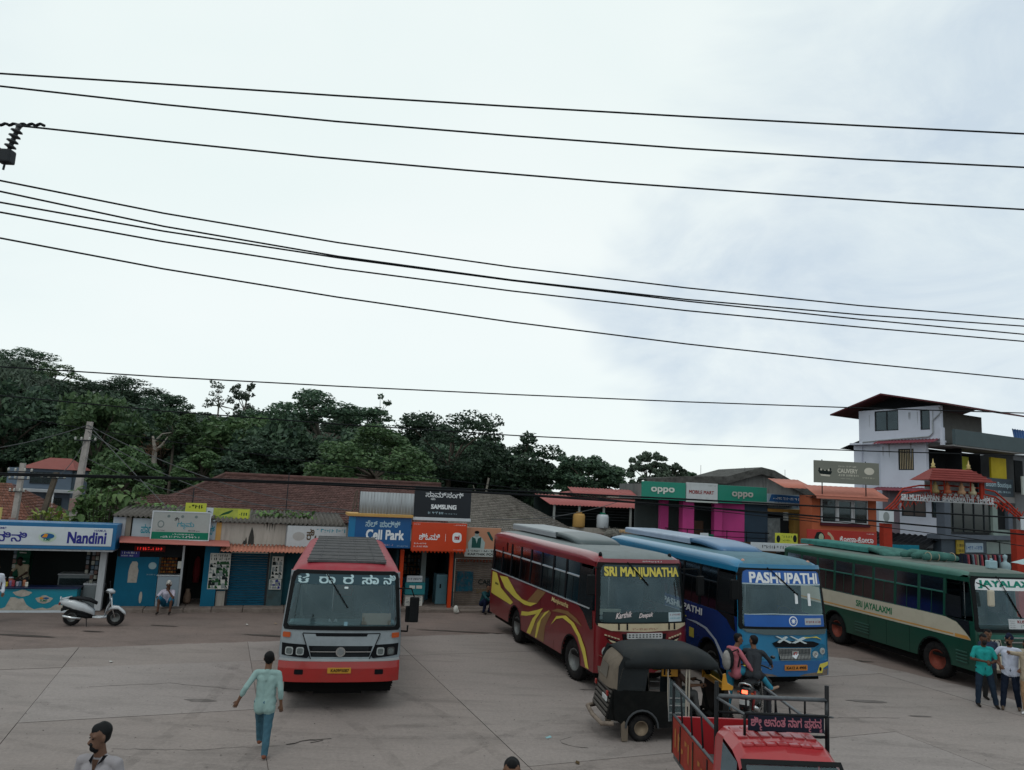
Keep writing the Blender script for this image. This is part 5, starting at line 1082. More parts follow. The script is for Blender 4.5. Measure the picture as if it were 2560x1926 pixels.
def crown_pts(rng, nl, kind, rc=None):
    """leaf centres and outward directions in a unit crown (radius 1, height -1..1), gathered in clumps"""
    C_, R_ = [], []
    k = {'dense': 60, 'dome': 46, 'loose': 70, 'spread': 40, 'tuft': 22, 'sparse': 22}[kind]
    while len(C_) < k:
        p = rng.uniform(-1, 1, 3)
        if kind == 'dome':
            p = rng.normal(0, 1, 3); p /= np.linalg.norm(p); p[2] = abs(p[2]) * 1.7 - .75; p[:2] *= .93 * math.sqrt(max(.05, 1 - max(0, p[2]) ** 2)); rr = .25
        elif kind == 'spread': p[2] = .35 + .45 * p[2] - .55 * (p[0] ** 2 + p[1] ** 2); rr = rng.uniform(.14, .26)
        elif kind in ('sparse',): p *= (.9, .9, 1); rr = rng.uniform(.10, .2)
        elif kind == 'tuft': p *= (.8, .8, .9); rr = rng.uniform(.14, .24)
        elif kind == 'loose': rr = rng.uniform(.08, .17)
        else: rr = rng.uniform(.15, .30)
        q = math.sqrt(p[0] ** 2 + p[1] ** 2 + (p[2] if p[2] > 0 else p[2] * .8) ** 2)
        if kind != 'dome' and (q > .92 or (kind == 'dense' and q < .3)): continue
        C_.append(p); R_.append(rr)
    C_ = np.array(C_); R_ = np.array(R_); w = R_ ** 2; idx = rng.choice(len(C_), nl, p=w / w.sum())
    v = rng.normal(0, 1, (nl, 3)); v /= np.linalg.norm(v, axis=1)[:, None]; v[:, 2] = np.where(v[:, 2] < -.3, v[:, 2] * .4, v[:, 2])
    rad = rng.uniform(.45, 1.12, nl) ** .6; P = C_[idx] + v * (R_[idx] * rad)[:, None] * (1, 1, .95)
    return P, v, C_
PRO = {}
def crown_mesh(kind, col, seed, nl, lsz):
    k = (kind, col, seed)
    if k not in PRO:
        rng = np.random.default_rng(seed); P, v, C_ = crown_pts(rng, nl, kind); V = leaves(P, v, lsz, rng)
        o = fast_quads('crown', V, LEAF[col]); PRO[k] = (o.data, C_); bpy.data.objects.remove(o)
    return PRO[k]
def plant_tree(label, x, y, rx, zb, zt, kind, col, group=None, seed=0, nl=5200, lsz=.075, bark=None, gz=None):
    g = hill_z(x, y) if gz is None and y > 46 else (gz or 0)
    t = empty('tree', (x, y, g - .1), random.uniform(0, 6.28), label, 'tree', group)
    me, C_ = crown_mesh(kind, col, seed, nl, lsz); o = bpy.data.objects.new('crown', me); COL.objects.link(o); o.parent = t
    hz = (zt - zb) / 2 * 1.05; cz = (zt + zb) / 2 - g + .1; o.location = (0, 0, cz); o.scale = (rx, rx, hz)
    m = MB(); bk = bark or (M_barkp if kind in ('spread', 'sparse', 'tuft') else M_bark); tr = max(.10, rx * .05); r = random.Random(seed + int(x * 10))
    mid = (r.uniform(-.1, .1) * rx, r.uniform(-.1, .1) * rx, cz - hz * .45)
    m.tube([(0, 0, 0), (mid[0] * .4, mid[1] * .5, mid[2] * .5), mid], [tr * 1.3, tr, tr * .8], 7)
    for c in C_[:: (2 if len(C_) > 20 else 1)][:16]:
        e = (c[0] * rx, c[1] * rx, c[2] * hz + cz); q = ((mid[0] + e[0]) / 2 + r.uniform(-.1, .1) * rx, (mid[1] + e[1]) / 2, (mid[2] * .45 + e[2] * .55))
        m.tube([mid, q, e], [tr * .55, tr * .35, tr * .12], 5)
    m.build('trunk', bk, t); return t
TREES = [
    ('broad dark tree on top of the hill at the far left edge', -77.0, 112, 6.4, 16.8, 22.5, 'dense', 0),
    ('bushy dark green tree on the hill crest right of the far left one', -53.6, 100, 5.9, 11.9, 17.3, 'dense', 0),
    ('dark rounded tree where the hill crest dips, left of the tall thin trees', -42.6, 92, 3.7, 9.2, 14.4, 'dense', 0),
    ('pale feathery tree standing on the crest above the white pole', -65.6, 105, 4.3, 14.1, 19.5, 'loose', 1),
    ('tall thin tree with sparse open twigs rising above the wood', -28.4, 72, 1.8, 10.4, 14.3, 'sparse', 2),
    ('tall bare-stemmed tree with small tufted crown right of the sparsest one', -25.3, 70, 1.4, 10.0, 13.6, 'tuft', 2),
    ('spreading rain tree with flat layered crown and pale forked trunk', -18.0, 70, 6.2, 6.6, 13.2, 'spread', 0),
    ('slim dark tree poking up at the right of the rain tree', -13.6, 76, 1.4, 9.9, 13.6, 'tuft', 0),
    ('smooth light green dome shaped tree in front of the rain tree', -9.1, 50, 3.6, 3.9, 8.2, 'dome', 1),
    ('large dark billowing tree left of the sky gap behind the black sign', -4.6, 60, 4.7, 4.3, 10.9, 'dense', 0),
    ('dark tree with drooping right side at the edge of the sky gap', 0.7, 62, 3.5, 3.5, 9.7, 'dense', 0),
    ('round dark green tree right of the sky gap behind the red market roof', 6.3, 58, 2.7, 4.2, 7.9, 'dense', 0),
    ('small dark tree between the sky gap and the round tree', 5.0, 60, 1.1, 4.1, 7.3, 'dense', 0),
    ('thin lacy tree with sky showing through right of the round tree', 11.9, 64, 1.9, 5.1, 8.6, 'loose', 2),
    ('lower lacy tree behind the left green oppo sign', 14.6, 66, 1.4, 5.0, 7.8, 'loose', 2),
    ('small bush like treetop peeking over the green oppo sign', 17.0, 70, 0.9, 5.8, 7.1, 'dense', 0),
    ('small light green round tree left of the big tiled roof', -18.6, 46, 1.6, 3.8, 5.9, 'dome', 1),
    ('bright leafy tree behind the base of the white pole', -22.3, 44, 1.8, 2.6, 5.8, 'dome', 1),
    ('olive green tree with a broken pale trunk near the white pole', -26.1, 58, 2.0, 6.7, 9.6, 'loose', 1),
    ('mid green tree filling the slope behind the blue house', -37.8, 62, 3.2, 2.7, 7.6, 'dense', 0),
    ('tree with bluish leaves at the left edge under the wires', -43.4, 64, 2.9, 4.1, 8.9, 'loose', 0),
    ('dark bushy tree behind the white pole halfway up', -36.3, 66, 3.6, 4.8, 9.4, 'dense', 0),
    ('green bushy tree left of the rain tree trunk', -18.0, 54, 2.2, 4.1, 7.4, 'dense', 0),
    ('low bushy tree just above the left end of the tiled roof', -16.3, 45, 1.3, 4.0, 5.7, 'dense', 0),
    ('shaded tree under the canopy of the rain tree', -15.3, 56, 2.4, 3.9, 7.1, 'dense', 0),
]
FOREST = [(-16.6, 101.6, 4.6, 2.7, 12.2), (-2.9, 109.8, 3.1, 2.7, 12.1), (-28.9, 124.0, 4.8, 5.2, 12.8), (-48.8, 90.8, 4.1, 5.8, 14.5), (-33.0, 58.9, 3.6, 0.9, 11.2), (-67.4, 111.6, 4.6, 12.5, 17.8), (-63.6, 101.2, 3.0, 9.9, 17.1), (-40.8, 72.7, 5.0, 2.6, 12.5), (0.3, 78.3, 4.1, 1.3, 7.5), (-0.9, 72.3, 4.4, 1.1, 8.6), (-46.0, 68.2, 3.6, 2.5, 12.5), (-12.3, 58.2, 3.7, 0.5, 8.8), (-41.6, 115.3, 3.6, 7.2, 14.8), (-73.1, 107.3, 5.0, 12.2, 19.3), (-9.4, 110.5, 3.0, 2.9, 13.8), (-24.0, 83.6, 3.0, 2.1, 9.4), (-1.4, 123.1, 3.7, 3.3, 12.1), (-13.0, 94.7, 3.2, 2.2, 11.7), (-30.0, 64.4, 4.2, 1.2, 9.9), (-47.3, 80.2, 3.2, 4.1, 11.9), (3.2, 106.2, 3.3, 2.5, 6.4), (-40.7, 127.1, 3.8, 7.8, 16.0), (-9.9, 99.6, 3.9, 2.4, 11.5), (-1.9, 61.9, 3.1, 0.6, 8.9), (-73.0, 116.7, 4.5, 14.1, 18.7), (-5.8, 68.4, 3.6, 0.9, 9.9), (-10.2, 128.0, 5.0, 3.5, 12.7), (-52.9, 86.3, 3.8, 5.8, 14.9), (-10.8, 83.3, 4.5, 1.6, 10.9), (-27.7, 77.7, 4.5, 2.0, 11.3), (-18.3, 58.8, 3.5, 0.6, 10.1), (-9.6, 90.4, 4.3, 2.0, 11.6), (-19.5, 82.4, 4.5, 1.8, 11.9), (-32.1, 112.6, 4.3, 5.0, 14.1), (-15.0, 73.3, 4.3, 1.2, 8.5), (-39.5, 90.6, 4.2, 4.3, 12.2), (-58.7, 84.2, 4.2, 6.2, 13.7), (-45.0, 96.2, 4.2, 5.8, 13.1), (-46.9, 115.3, 4.6, 8.6, 14.3), (-87.2, 120.5, 3.2, 14.9, 22.5), (-33.5, 84.3, 3.5, 2.9, 11.4), (-55.1, 126.1, 4.9, 11.9, 15.1), (-52.6, 99.7, 5.0, 7.7, 14.1), (-60.7, 112.7, 3.5, 11.5, 17.2), (-27.6, 103.1, 4.5, 3.7, 11.3), (-55.3, 111.2, 4.1, 10.1, 14.4), (-2.8, 89.9, 4.8, 1.8, 10.6), (-7.6, 78.8, 3.1, 1.4, 11.1), (-42.3, 106.6, 3.6, 6.4, 13.7), (-75.0, 121.7, 4.0, 15.3, 19.2), (-25.2, 113.4, 3.1, 4.0, 14.7), (-65.3, 116.9, 4.3, 13.2, 18.1), (-18.0, 68.5, 3.8, 1.1, 8.9), (-70.2, 101.6, 3.2, 10.8, 19.7), (-42.9, 63.0, 4.2, 1.7, 12.4), (-35.4, 100.0, 4.9, 4.5, 13.4), (-58.7, 94.2, 3.5, 7.9, 16.0), (-14.0, 64.0, 3.2, 0.8, 8.4), (-35.2, 74.5, 4.2, 2.3, 10.9), (-43.3, 120.2, 4.5, 8.2, 15.2), (-1.2, 83.8, 4.4, 1.6, 9.6), (-50.8, 72.1, 3.5, 3.4, 10.8), (-8.4, 62.3, 3.8, 0.6, 7.9), (2.4, 96.4, 4.0, 2.1, 5.8), (-54.4, 79.4, 3.1, 4.9, 16.2), (-23.9, 70.6, 3.8, 1.3, 11.0), (-21.1, 109.0, 3.5, 3.4, 12.7), (-48.0, 85.5, 3.6, 4.9, 12.9), (-30.1, 117.5, 3.8, 5.0, 12.7), (-26.3, 93.8, 3.4, 2.9, 11.9), (-17.5, 91.3, 3.8, 2.2, 11.2), (-2.9, 115.1, 4.4, 3.0, 12.7), (-34.7, 105.6, 3.6, 4.9, 12.3), (-4.5, 103.7, 4.8, 2.5, 12.2), (-47.7, 108.1, 4.8, 7.8, 13.6), (-41.4, 79.4, 4.2, 3.4, 11.5), (-22.3, 62.3, 4.7, 0.8, 10.2), (-37.6, 65.1, 3.3, 1.6, 9.1), (-42.7, 84.7, 4.0, 4.1, 12.1), (-82.7, 114.8, 4.5, 13.9, 21.7), (-64.4, 94.2, 3.4, 8.7, 18.4), (-32.7, 89.0, 3.2, 3.2, 11.6), (-66.0, 104.7, 3.3, 10.9, 17.5), (-22.0, 74.9, 3.5, 1.5, 11.2), (-82.0, 123.2, 3.9, 15.7, 21.3), (-66.0, 125.7, 3.6, 14.5, 18.4), (-28.4, 108.5, 4.2, 4.1, 12.2), (-21.5, 120.4, 3.1, 4.1, 13.4), (-36.8, 121.0, 4.3, 6.6, 15.7), (-37.2, 114.8, 3.3, 6.2, 13.4), (2.0, 65.2, 3.3, 0.7, 5.0), (-15.9, 113.4, 4.7, 3.3, 10.5), (-37.8, 110.0, 3.9, 5.8, 14.4), (-13.7, 79.0, 3.8, 1.5, 9.3), (-56.2, 104.1, 4.0, 9.1, 16.1), (-36.3, 69.8, 3.1, 2.0, 9.8), (-9.4, 117.5, 4.5, 3.2, 13.8)]

for k, (lab, x, y, rx, zb, zt, kind, col) in enumerate(TREES):
    nl = {'dense': 13000, 'dome': 13000, 'loose': 5000, 'spread': 13000, 'tuft': 1300, 'sparse': 520}[kind]; px_ = .15 / max(rx, 1)
    t = plant_tree(lab, x, y, rx * 1.08, zb, zt, kind, col, seed=100 + k, nl=nl, lsz={'sparse': .06, 'tuft': .075}.get(kind, max(.032, min(.10, .15 / rx))))
for k, (x, y, rx, g, zt) in enumerate(FOREST):
    h = zt - g; plant_tree('dark green tree among the crowded trees of the wooded hillside', x, y, rx, g + h * .2, zt - .35, 'dense', 0 if k % 4 else (1 if k % 8 else 2), 'trees of the wooded hillside', seed=k % 9 + 10 * (0 if k % 4 else 1), nl=6500, lsz=.062)
# undergrowth that no one could count, on the lower slope
rng = np.random.default_rng(3); n = 26000; xs = rng.uniform(-75, 12, n); ys = rng.uniform(46, 70, n) ; zz = np.array([hill_z(a, b) for a, b in zip(xs, ys)])
lump = 1.6 + 1.3 * np.sin(xs * .9 + 1.3 * np.sin(ys * .7)) * np.sin(ys * 1.1); zz = zz + rng.uniform(0, 1, n) ** .5 * np.clip(lump, .5, 3)
o = fast_quads('undergrowth', leaves(np.stack([xs, ys, zz], 1), np.tile((0, -.4, .8), (n, 1)), .28, rng), LEAF[1]); o['kind'] = 'stuff'
# large broad leaves of the shrubs above the stalls: every big leaf cluster is a mesh of its own kind
def broad_plant(name, label, x, y, z, w, d, h, n, size, seed, group=None, col=None):
    r = random.Random(seed); p = empty(name, (x, y, z), YA, label, 'plant', group)
    m = MB(); lf = MB()
    for k in range(n):
        a = r.uniform(-w / 2, w / 2); b = r.uniform(-d / 2, d / 2); c = h * (.25 + .75 * r.random() * (1 - .6 * abs(a) / (w / 2) * r.random())); q = r.uniform(0, 2 * PI); s = size * r.uniform(.6, 1.3); til = r.uniform(-.1, .9)
        ux, uy = math.cos(q), math.sin(q); ex = (ux * math.cos(til), uy * math.cos(til), -math.sin(til)); sd = (-uy, ux, 0)
        def P(t, s_): return (a + ex[0] * t * s + sd[0] * s_ * s, b + ex[1] * t * s + sd[1] * s_ * s, c + ex[2] * t * s * (1 + t * .4) + abs(s_) * .35 * s)
        lf.add([P(0, 0), P(.25, .26), P(.6, .30), P(1, 0), P(.6, -.30), P(.25, -.26), P(.5, 0)], [(0, 6, 2, 1), (6, 3, 2), (0, 5, 4, 6), (6, 4, 3)])
        if k % 6 == 0: m.tube([(a * .4, b * .4, -.6), (a * .8, b * .8, c * .4), (a, b, c)], [.03, .02, .01], 4)
    o = lf.build('leaves', col or LEAF_B, p); o['kind'] = 'stuff'; m.build('stems', M_bark, p); return p
LEAF_B = leafmat('leaf_bright', (.07, .14, .045), (.15, .24, .08)); LEAF_Y = leafmat('leaf_yellow', (.12, .17, .03), (.22, .26, .06))
broad_plant('leafy_shrub', 'dense shrub with large bright green leaves behind the dairy booth fascia', -15.3, 29.0, 2.2, 2.3, 1.4, 2.0, 420, .32, 1)
broad_plant('leafy_shrub', 'broad leafy shrub spilling right over the small clay roof', -13.3, 29.4, 2.6, 2.6, 1.0, 1.0, 200, .28, 2)
broad_plant('leafy_shrub', 'low yellow green shrub left of the white pole base', -17.6, 29.0, 2.0, 1.4, 1.0, 1.3, 130, .26, 3, col=LEAF_Y)
broad_plant('climber', 'row of small leaves along the sheet roof behind the stained beige wall', -8.6, 29.6, 3.0, 2.3, .6, .55, 170, .20, 4)
broad_plant('climber', 'thin line of leaves above the left end of the village office sign', -12.0, 28.5, 3.1, 1.6, .5, .38, 70, .18, 5)
broad_plant('banana_clump', 'bushy pale green growth at the foot of the wooden pole and blue house', -18.4, 32.5, 1.5, 2.6, 1.6, 1.8, 160, .34, 6)
# broken pale trunk with nest-like tangle on the slope
p = empty('dead_tree', (-24.7, 52, .3), 0, 'pale broken tree trunk with a tangled reddish fork near the white pole', 'tree')
MB().tube([(-.9, 0, 0), (-.5, 0, 2.2), (.05, 0, 4.4), (.0, 0, 6.0), (-.25, 0, 6.9)], [.3, .24, .2, .15, .07], 8).tube([(.0, 0, 5.9), (.45, 0, 6.3), (.8, 0, 6.9)], [.1, .08, .03], 6).tube([(-.1, 0, 6.5), (.4, 0, 7.1), (1.0, 0, 7.2)], [.07, .05, .03], 6).build('trunk', M_barkp, p)
V = RNG.normal(0, 1, (260, 3)) * (.35, .3, .28) + (-.15, 0, 6.0); fast_quads('tangle', leaves(V, V - V.mean(0), .16, RNG, .1), mat('dry_vine', (.12, .07, .045),   .9), p)['kind'] = 'stuff'
for k, (x, y, z0, z1, dx) in enumerate(((-20.9, 60, 2, 9.0, .35), (-27.6, 67, 1.5, 8.5, .3), (-10.6, 57, 1, 5.5, .6), (-1.9, 56, .5, 5.5, .5))):
    p = empty('slender_tree', (x, y, 0), 0, ['pale slender trunk with a kink below the rain tree', 'thin straight pale trunk under the tufted tree', 'leaning pale trunk in the shade right of the dome tree', 'pale forked trunk in the shade under the big dark tree'][k], 'tree'); MB().tube([(0, 0, z0 - 2), (dx * .3, 0, (z0 + z1) / 2), (dx, 0, z1)], [.16, .12, .07], 6).tube([(dx * .3, 0, (z0 + z1) / 2), (dx * .3 - .8, 0, z1 - .6)], [.08, .03], 5).build('trunk', M_barkp, p)
MB_tmp = None
p = empty('bare_sapling', (30.4, 40, 7.6), 0, 'bare twigs and dark leaves against the sky at the right edge', 'plant')
MB().tube([(0, 0, -2), (-.1, 0, 1.5), (-.9, 0, 3.6)], [.05, .04, .015], 5).tube([(-.1, 0, 1.5), (.1, 0, 3.4)], [.03, .012], 5).tube([(-.1, 0, 1.0), (.4, 0, 2.0)], [.03, .01], 5).build('twigs', M_bark, p)
V = RNG.normal(0, 1, (160, 3)) * (.4, .3, .7) + (0, 0, .2); fast_quads('leaves', leaves(V, V, .13, RNG), LEAF[0], p)
# ================================================================ buses
M_tyre = mat('tyre_rubber', (.014, .014, .015), .85, .3, 6, dirt=.5, dirtcol='3a3632'); M_rim = mat('rim_steel', (.18, .19, .19), .5, .2, 8, dirt=.4, dirtcol='3a342e', metal=.3)
M_under = mat('underbody', (.008, .008, .008), .9); M_rubber = mat('rubber_seal', (.008, .009, .010), .5); M_seat = mat('seat_cloth', (.03, .05, .06), .9, .3, 6); M_chrome = mat('chrome', (.6, .62, .63), .18, .05, metal=.9)
M_lamp = mat('lamp_glass', (.35, .38, .38), .12, .2, 20, coat=.5); M_indic = mat('indicator_orange', (.42, .07, .01), .3, .1); M_gl_front = glass('windscreen_glass', (.74, .86, .89), 1.55, (.62, .9, 1.0), .03); M_gl_side = glass('side_glass', (.13, .16, .18), 1.33, (.30, .42, .50), .004, .12); M_gl_top = glass('upper_side_glass', (.05, .07, .09), 1.45, (.45, .62, .78), .01, .12)
M_solid = mat('interior_white', (.4, .42, .42), .6); M_mirror = mat('mirror_face', (.5, .55, .58), .1, .02, metal=.8)
WH = {}
def wheel(parent, x, y, r, w, rimcol, hub=None, steer=0):
    """tyre with a rim and hub as its sub-part; x is the middle of the tread"""
    k = (r, w, rimcol.name)
    if k not in WH:
        m = MB(); m.lathe([(r * .56, -w / 2 * .85), (r * .62, -w / 2), (r * .88, -w / 2), (r * .97, -w / 2 * .8), (r, -w * .32), (r, w * .32), (r * .97, w / 2 * .8), (r * .88, w / 2), (r * .62, w / 2), (r * .56, w / 2 * .85)], axis='x', n=36, closed=True)
        for q in range(36):
            a = 2 * PI * q / 36; c_, s_ = math.cos(a), math.sin(a); t = .016
            for sg in (-1, 1): m.add([(sg * w * .30 + dx, (r + dr) * math.cos(a + da), (r + dr) * math.sin(a + da)) for dx, dr, da in ((-.05, -.004, -.03), (.05, -.004, -.03), (.05, -.004, .03), (-.05, -.004, .03), (-.045, .008, -.022), (.045, .008, -.022), (.045, .008, .022), (-.045, .008, .022))], [(4, 5, 6, 7), (0, 1, 5, 4), (1, 2, 6, 5), (2, 3, 7, 6), (3, 0, 4, 7)])
        o = m.build('wheel', M_tyre); n_ = MB(); 
        for sg in (-1, 1):
            n_.lathe([(r * .57, sg * w * .42), (r * .55, sg * w * .46), (r * .50, sg * w * .40), (r * .46, sg * w * .20), (r * .26, sg * w * .14), (r * .24, sg * w * .22), (r * .20, sg * w * .26), (0.001, sg * w * .27)], axis='x', n=28)
            for q in range(8): a = 2 * PI * q / 8; n_.lathe([(.018, sg * w * .13), (.018, sg * w * .22), (.001, sg * w * .23)], (0, r * .36 * math.cos(a), r * .36 * math.sin(a)), 'x', 6)
        o2 = n_.build('rim', rimcol); WH[k] = (o.data, o2.data); bpy.data.objects.remove(o); bpy.data.objects.remove(o2)
    o = bpy.data.objects.new('wheel', WH[k][0]); COL.objects.link(o); o.parent = parent; o.location = (x, y, r); o.rotation_euler = (0, 0, steer)
    o2 = bpy.data.objects.new('rim', WH[k][1]); COL.objects.link(o2); o2.parent = o; return o

class Bus:
    def __init__(s, name, label, x, y, yaw, Wd, L, zb=.5, zs=1.9, zt=2.92, ztop=3.24, wsb=1.70, fo=1.6, wb=4.3, taper=.07, rk=.10, side_m=None, roof_m=None, front_m=None, rail_m=None, pillar_m=None, nb=8, split=2.5, low_split=True, rim=None, belt=None, frontz=2.86, ceil_m=None, edge=None, arch_r=.60):
        s.r = empty(name, (x + .14 * math.sin(yaw), y - .14 * math.cos(yaw), 0), yaw, label, 'bus'); s.W, s.L, s.zb, s.zs, s.zt, s.ztop, s.taper, s.rk, s.wsb, s.fz = Wd, L, zb, zs, zt, ztop, taper, rk, wsb, frontz
        H = s.hw
        front_m = front_m or side_m; rail_m = rail_m or side_m; pillar_m = pillar_m or M_rubber
        # front skin with opening for the windscreen
        NS = 28; zr = [zb, zb + .03, zb + .35, zb + .4, 1.2, 1.45, wsb - .02, wsb + .01]; zw = [wsb + .3, wsb + .6, wsb + .9, frontz - .03, frontz]; zz = zr + [z for z in zw if z > wsb + .05] ; zz = sorted(set(zz))
        vs = [s.F(H(z) * (-1 + 2 * i / NS), z, 0) for z in zz for i in range(NS + 1)]; fs = []
        for j in range(len(zz) - 1):
            for i in range(NS):
                hole = zz[j] >= wsb and zz[j + 1] <= frontz - .02 and 1 <= i <= NS - 2
                if not hole: a = j * (NS + 1) + i; fs.append((a, a + 1, a + NS + 2, a + NS + 1))
        o = mesh_obj('front_panel', vs, fs, front_m, s.r, True); s.front = o
        m_ = o.modifiers.new('t', 'SOLIDIFY'); m_.thickness = .03; m_.offset = -1
        # sides with wheel arches
        for sg in (-1, 1):
            pts = [(s.yf(sg, zb), zb)]; 
            for wy in (fo, fo + wb):
                R = arch_r; a0 = math.asin(min(.95, (zb - .5) / R)) if zb < .5 + R else 0
                n = 14
                for k in range(n + 1): a = PI - a0 - (PI - 2 * a0) * k / n; pts.append((wy + R * math.cos(a), .5 + R * math.sin(a)))
            pts += [(L - .12, zb), (L - .03, .9), (L, zs), (s.yf(sg, zs), zs)]
            po = [(sg * H(z), yy, z) for yy, z in pts]; pi_ = [(sg * (H(z) - .03), yy, z) for yy, z in pts]; n = len(pts)
            o = mesh_obj('side_panel', po + pi_, [tuple(range(n)) if sg < 0 else tuple(range(n))[::-1], tuple(range(2 * n - 1, n - 1, -1)) if sg < 0 else tuple(range(n, 2 * n))] + [(i, (i + 1) % n, (i + 1) % n + n, i + n) for i in range(n)], side_m, s.r)
            if sg < 0: s.side = o
            # arch liners
            for wy in (fo, fo + wb):
                MB().add([(sg * (H(1) - q), wy + (arch_r) * math.cos(PI * k / 12), .5 + arch_r * math.sin(PI * k / 12)) for q in (0, .5) for k in range(13)], [(k, k + 1, 14 + k, 13 + k) for k in range(12)]).build('arch_liner', M_under, s.r)
                v_ = [(sg * (H(1) + .012), wy + R_ * math.cos(PI * k / 14), .5 + R_ * math.sin(PI * k / 14)) for R_ in (arch_r - .005, arch_r + .035) for k in range(15)]
                mesh_obj('arch_trim', v_, [(k, k + 1, 16 + k, 15 + k) for k in range(14)], M_rubber, s.r)
            # top rail
            a, b = s.yf(sg, zt - .12), L - .02
            MB().add([(sg * H(z), yy, z) for z in (zt - .12, zt) for yy in (a, b)] + [(sg * (H(z) - .03), yy, z) for z in (zt - .12, zt) for yy in (a, b)], [(0, 1, 3, 2), (4, 6, 7, 5), (0, 4, 5, 1), (2, 3, 7, 6)]).build('cant_rail', rail_m, s.r)
            yd = 1.25; bays = [(yd + (L - .15 - yd) * k / nb, yd + (L - .15 - yd) * (k + 1) / nb) for k in range(nb)]
            w_ = .045
            for k, (a, b) in enumerate([(yd, yd)] + bays):
                MB().add([(sg * (H(z) - q), yy, z) for q in (.004, .05) for z in (zs, zt - .12) for yy in (b - w_, b + w_ if k < nb else L - .01)], [(0, 1, 3, 2), (4, 6, 7, 5), (0, 2, 6, 4), (1, 5, 7, 3)]).build('pillar', pillar_m, s.r)
            sp = split
            MB().add([(sg * (H(z) - q), yy, z) for q in (.002, .05) for z in (sp - .02, sp + .02) for yy in (yd, L - .1)], [(0, 1, 3, 2), (4, 6, 7, 5), (0, 4, 5, 1), (2, 3, 7, 6)]).build('waist_rail', belt or pillar_m, s.r)
            for a, b in bays:
                for (z0, z1) in ((zs, sp - .02), (sp + .02, zt - .12)):
                    mesh_obj('window_pane', [(sg * (H(z) - .02), yy, z) for z in (z0, z1) for yy in (a + w_, b - w_)], [(0, 1, 3, 2)], M_gl_side if z0 == zs else M_gl_top, s.r)
                    if z0 == zs: mesh_obj('slider_frame', [(sg * (H(z) - .016), yy, z) for z in (z0, z1) for yy in ((a + b) / 2 - .012, (a + b) / 2 + .012)], [(0, 1, 3, 2)], pillar_m, s.r)
        s.yd = yd; s.fo, s.wb = fo, wb
        # roof
        NA = 20; rows = [(0, 0), (.05, .35), (.14, .6), (.3, .8), (.55, .94), (.9, 1.0), (L * .5, 1), (L - 1.0, 1), (L - .5, .95), (L - .2, .75), (L - .05, .4), (L, 0)]
        vs = []
        for (yy, g) in rows:
            for k in range(NA + 1):
                q = PI * k / NA; cx = -math.copysign(abs(math.cos(q)) ** .55, math.cos(q)); hx = H(zt) * cx; z = zt + (ztop - zt) * g * math.sin(q) ** .55
                yb = s.F(hx, frontz, 0)[1]; yf_ = yb + yy if yy < L * .4 else yy
                if yy < 1: z = frontz + (z - frontz) if yy > 0 else frontz + (zt - frontz) * (abs(cx) > .999)
                vs.append((hx, yf_, max(z, frontz if yy < .2 else zt - .02)))
        fs = [(j * (NA + 1) + k, j * (NA + 1) + k + 1, (j + 1) * (NA + 1) + k + 1, (j + 1) * (NA + 1) + k) for j in range(len(rows) - 1) for k in range(NA)]
        s.roof = mesh_obj('roof', vs, [f[::-1] for f in fs], [roof_m or side_m, edge or roof_m or side_m], s.r, True, mi=[1 if (k < 5 or k >= NA - 5) else 0 for j in range(len(rows) - 1) for k in range(NA)])
        # rear wall, floor, inner lining
        MB().add([(-H(zb), L - .12, zb), (H(zb), L - .12, zb), (H(zt), L - .02, zt), (-H(zt), L - .02, zt), (0, L - .02, ztop)], [(1, 0, 3, 2)]).build('rear_panel', side_m, s.r)
        MB().box(-Wd / 2 + .08, Wd / 2 - .08, .45, L - .15, zb + .12, zb + .2).box(-.5, .5, .4, L - .2, .28, zb + .11).box(-Wd / 2 + .12, Wd / 2 - .12, fo + .72, fo + wb - .72, .30, zb + .11).box(-Wd / 2 + .15, Wd / 2 - .15, .35, fo - .65, .34, zb + .11).box(-Wd / 2 + .15, Wd / 2 - .15, fo + wb + .65, L - .3, .34, zb + .11).build('underframe_light_block', M_under, s.r)  # underframe with broad low blocks added to keep light from under the bus
        MB().box(-Wd / 2 + .05, Wd / 2 - .05, .5, L - .13, 1.12, 1.16).build('floor', mat('bus_floor', (.03, .03, .03), .8), s.r)
        MB().box(-H(zt) + .12, H(zt) - .12, .7, L - .2, zt - .06, zt - .04).build('ceiling', ceil_m or mat('bus_ceiling', (.10, .11, .11), .7), s.r)
        MB().rbox(-H(1.5) + .12, H(1.5) - .12, .50, .95, 1.16, s.wsb + .03, .04).build('dashboard', mat('dashboard_grey', (.06, .12, .13), .6), s.r)
        # steering wheel and driver's cubicle, seats
        m_ = MB(); m_.lathe([(.23 + .018 * math.cos(a), .018 * math.sin(a)) for a in np.linspace(0, 2 * PI, 8)[:-1]], (0, 0, 0), n=20, closed=True).tube([(-.22, 0, 0), (.22, 0, 0)], .012, 5)
        sw = m_.build('steering_wheel', M_rubber, s.r); sw.location = (Wd / 2 - .65, 1.0, s.wsb + .18); sw.rotation_euler = (.9, 0, 0)
        me = None
        for k in range(int((L - 2.6) / .82)):
            for sx in (-1, 1):
                if me is None:
                    o = MB().rbox(-.42, .42, -.06, .08, .0, .72, .05).rbox(-.42, .42, -.45, -.05, -.30, -.16, .04).build('seat', M_seat, s.r); me = o.data
                else: o = bpy.data.objects.new('seat', me); COL.objects.link(o); o.parent = s.r
                o.location = (sx * (Wd / 2 - .58), 2.2 + k * .82, 1.62)
        for sx in (-1, 1): MB().tube([(sx * .22, 1.6, 2.65), (sx * .22, L - .4, 2.65)], .018, 6).build('grab_rail', M_chrome, s.r)
        for yy in (1.55, 3.6): MB().tube([(-.25, yy, 1.16), (-.25, yy, zt - .06)], .02, 6).build('grab_pole', M_chrome, s.r)
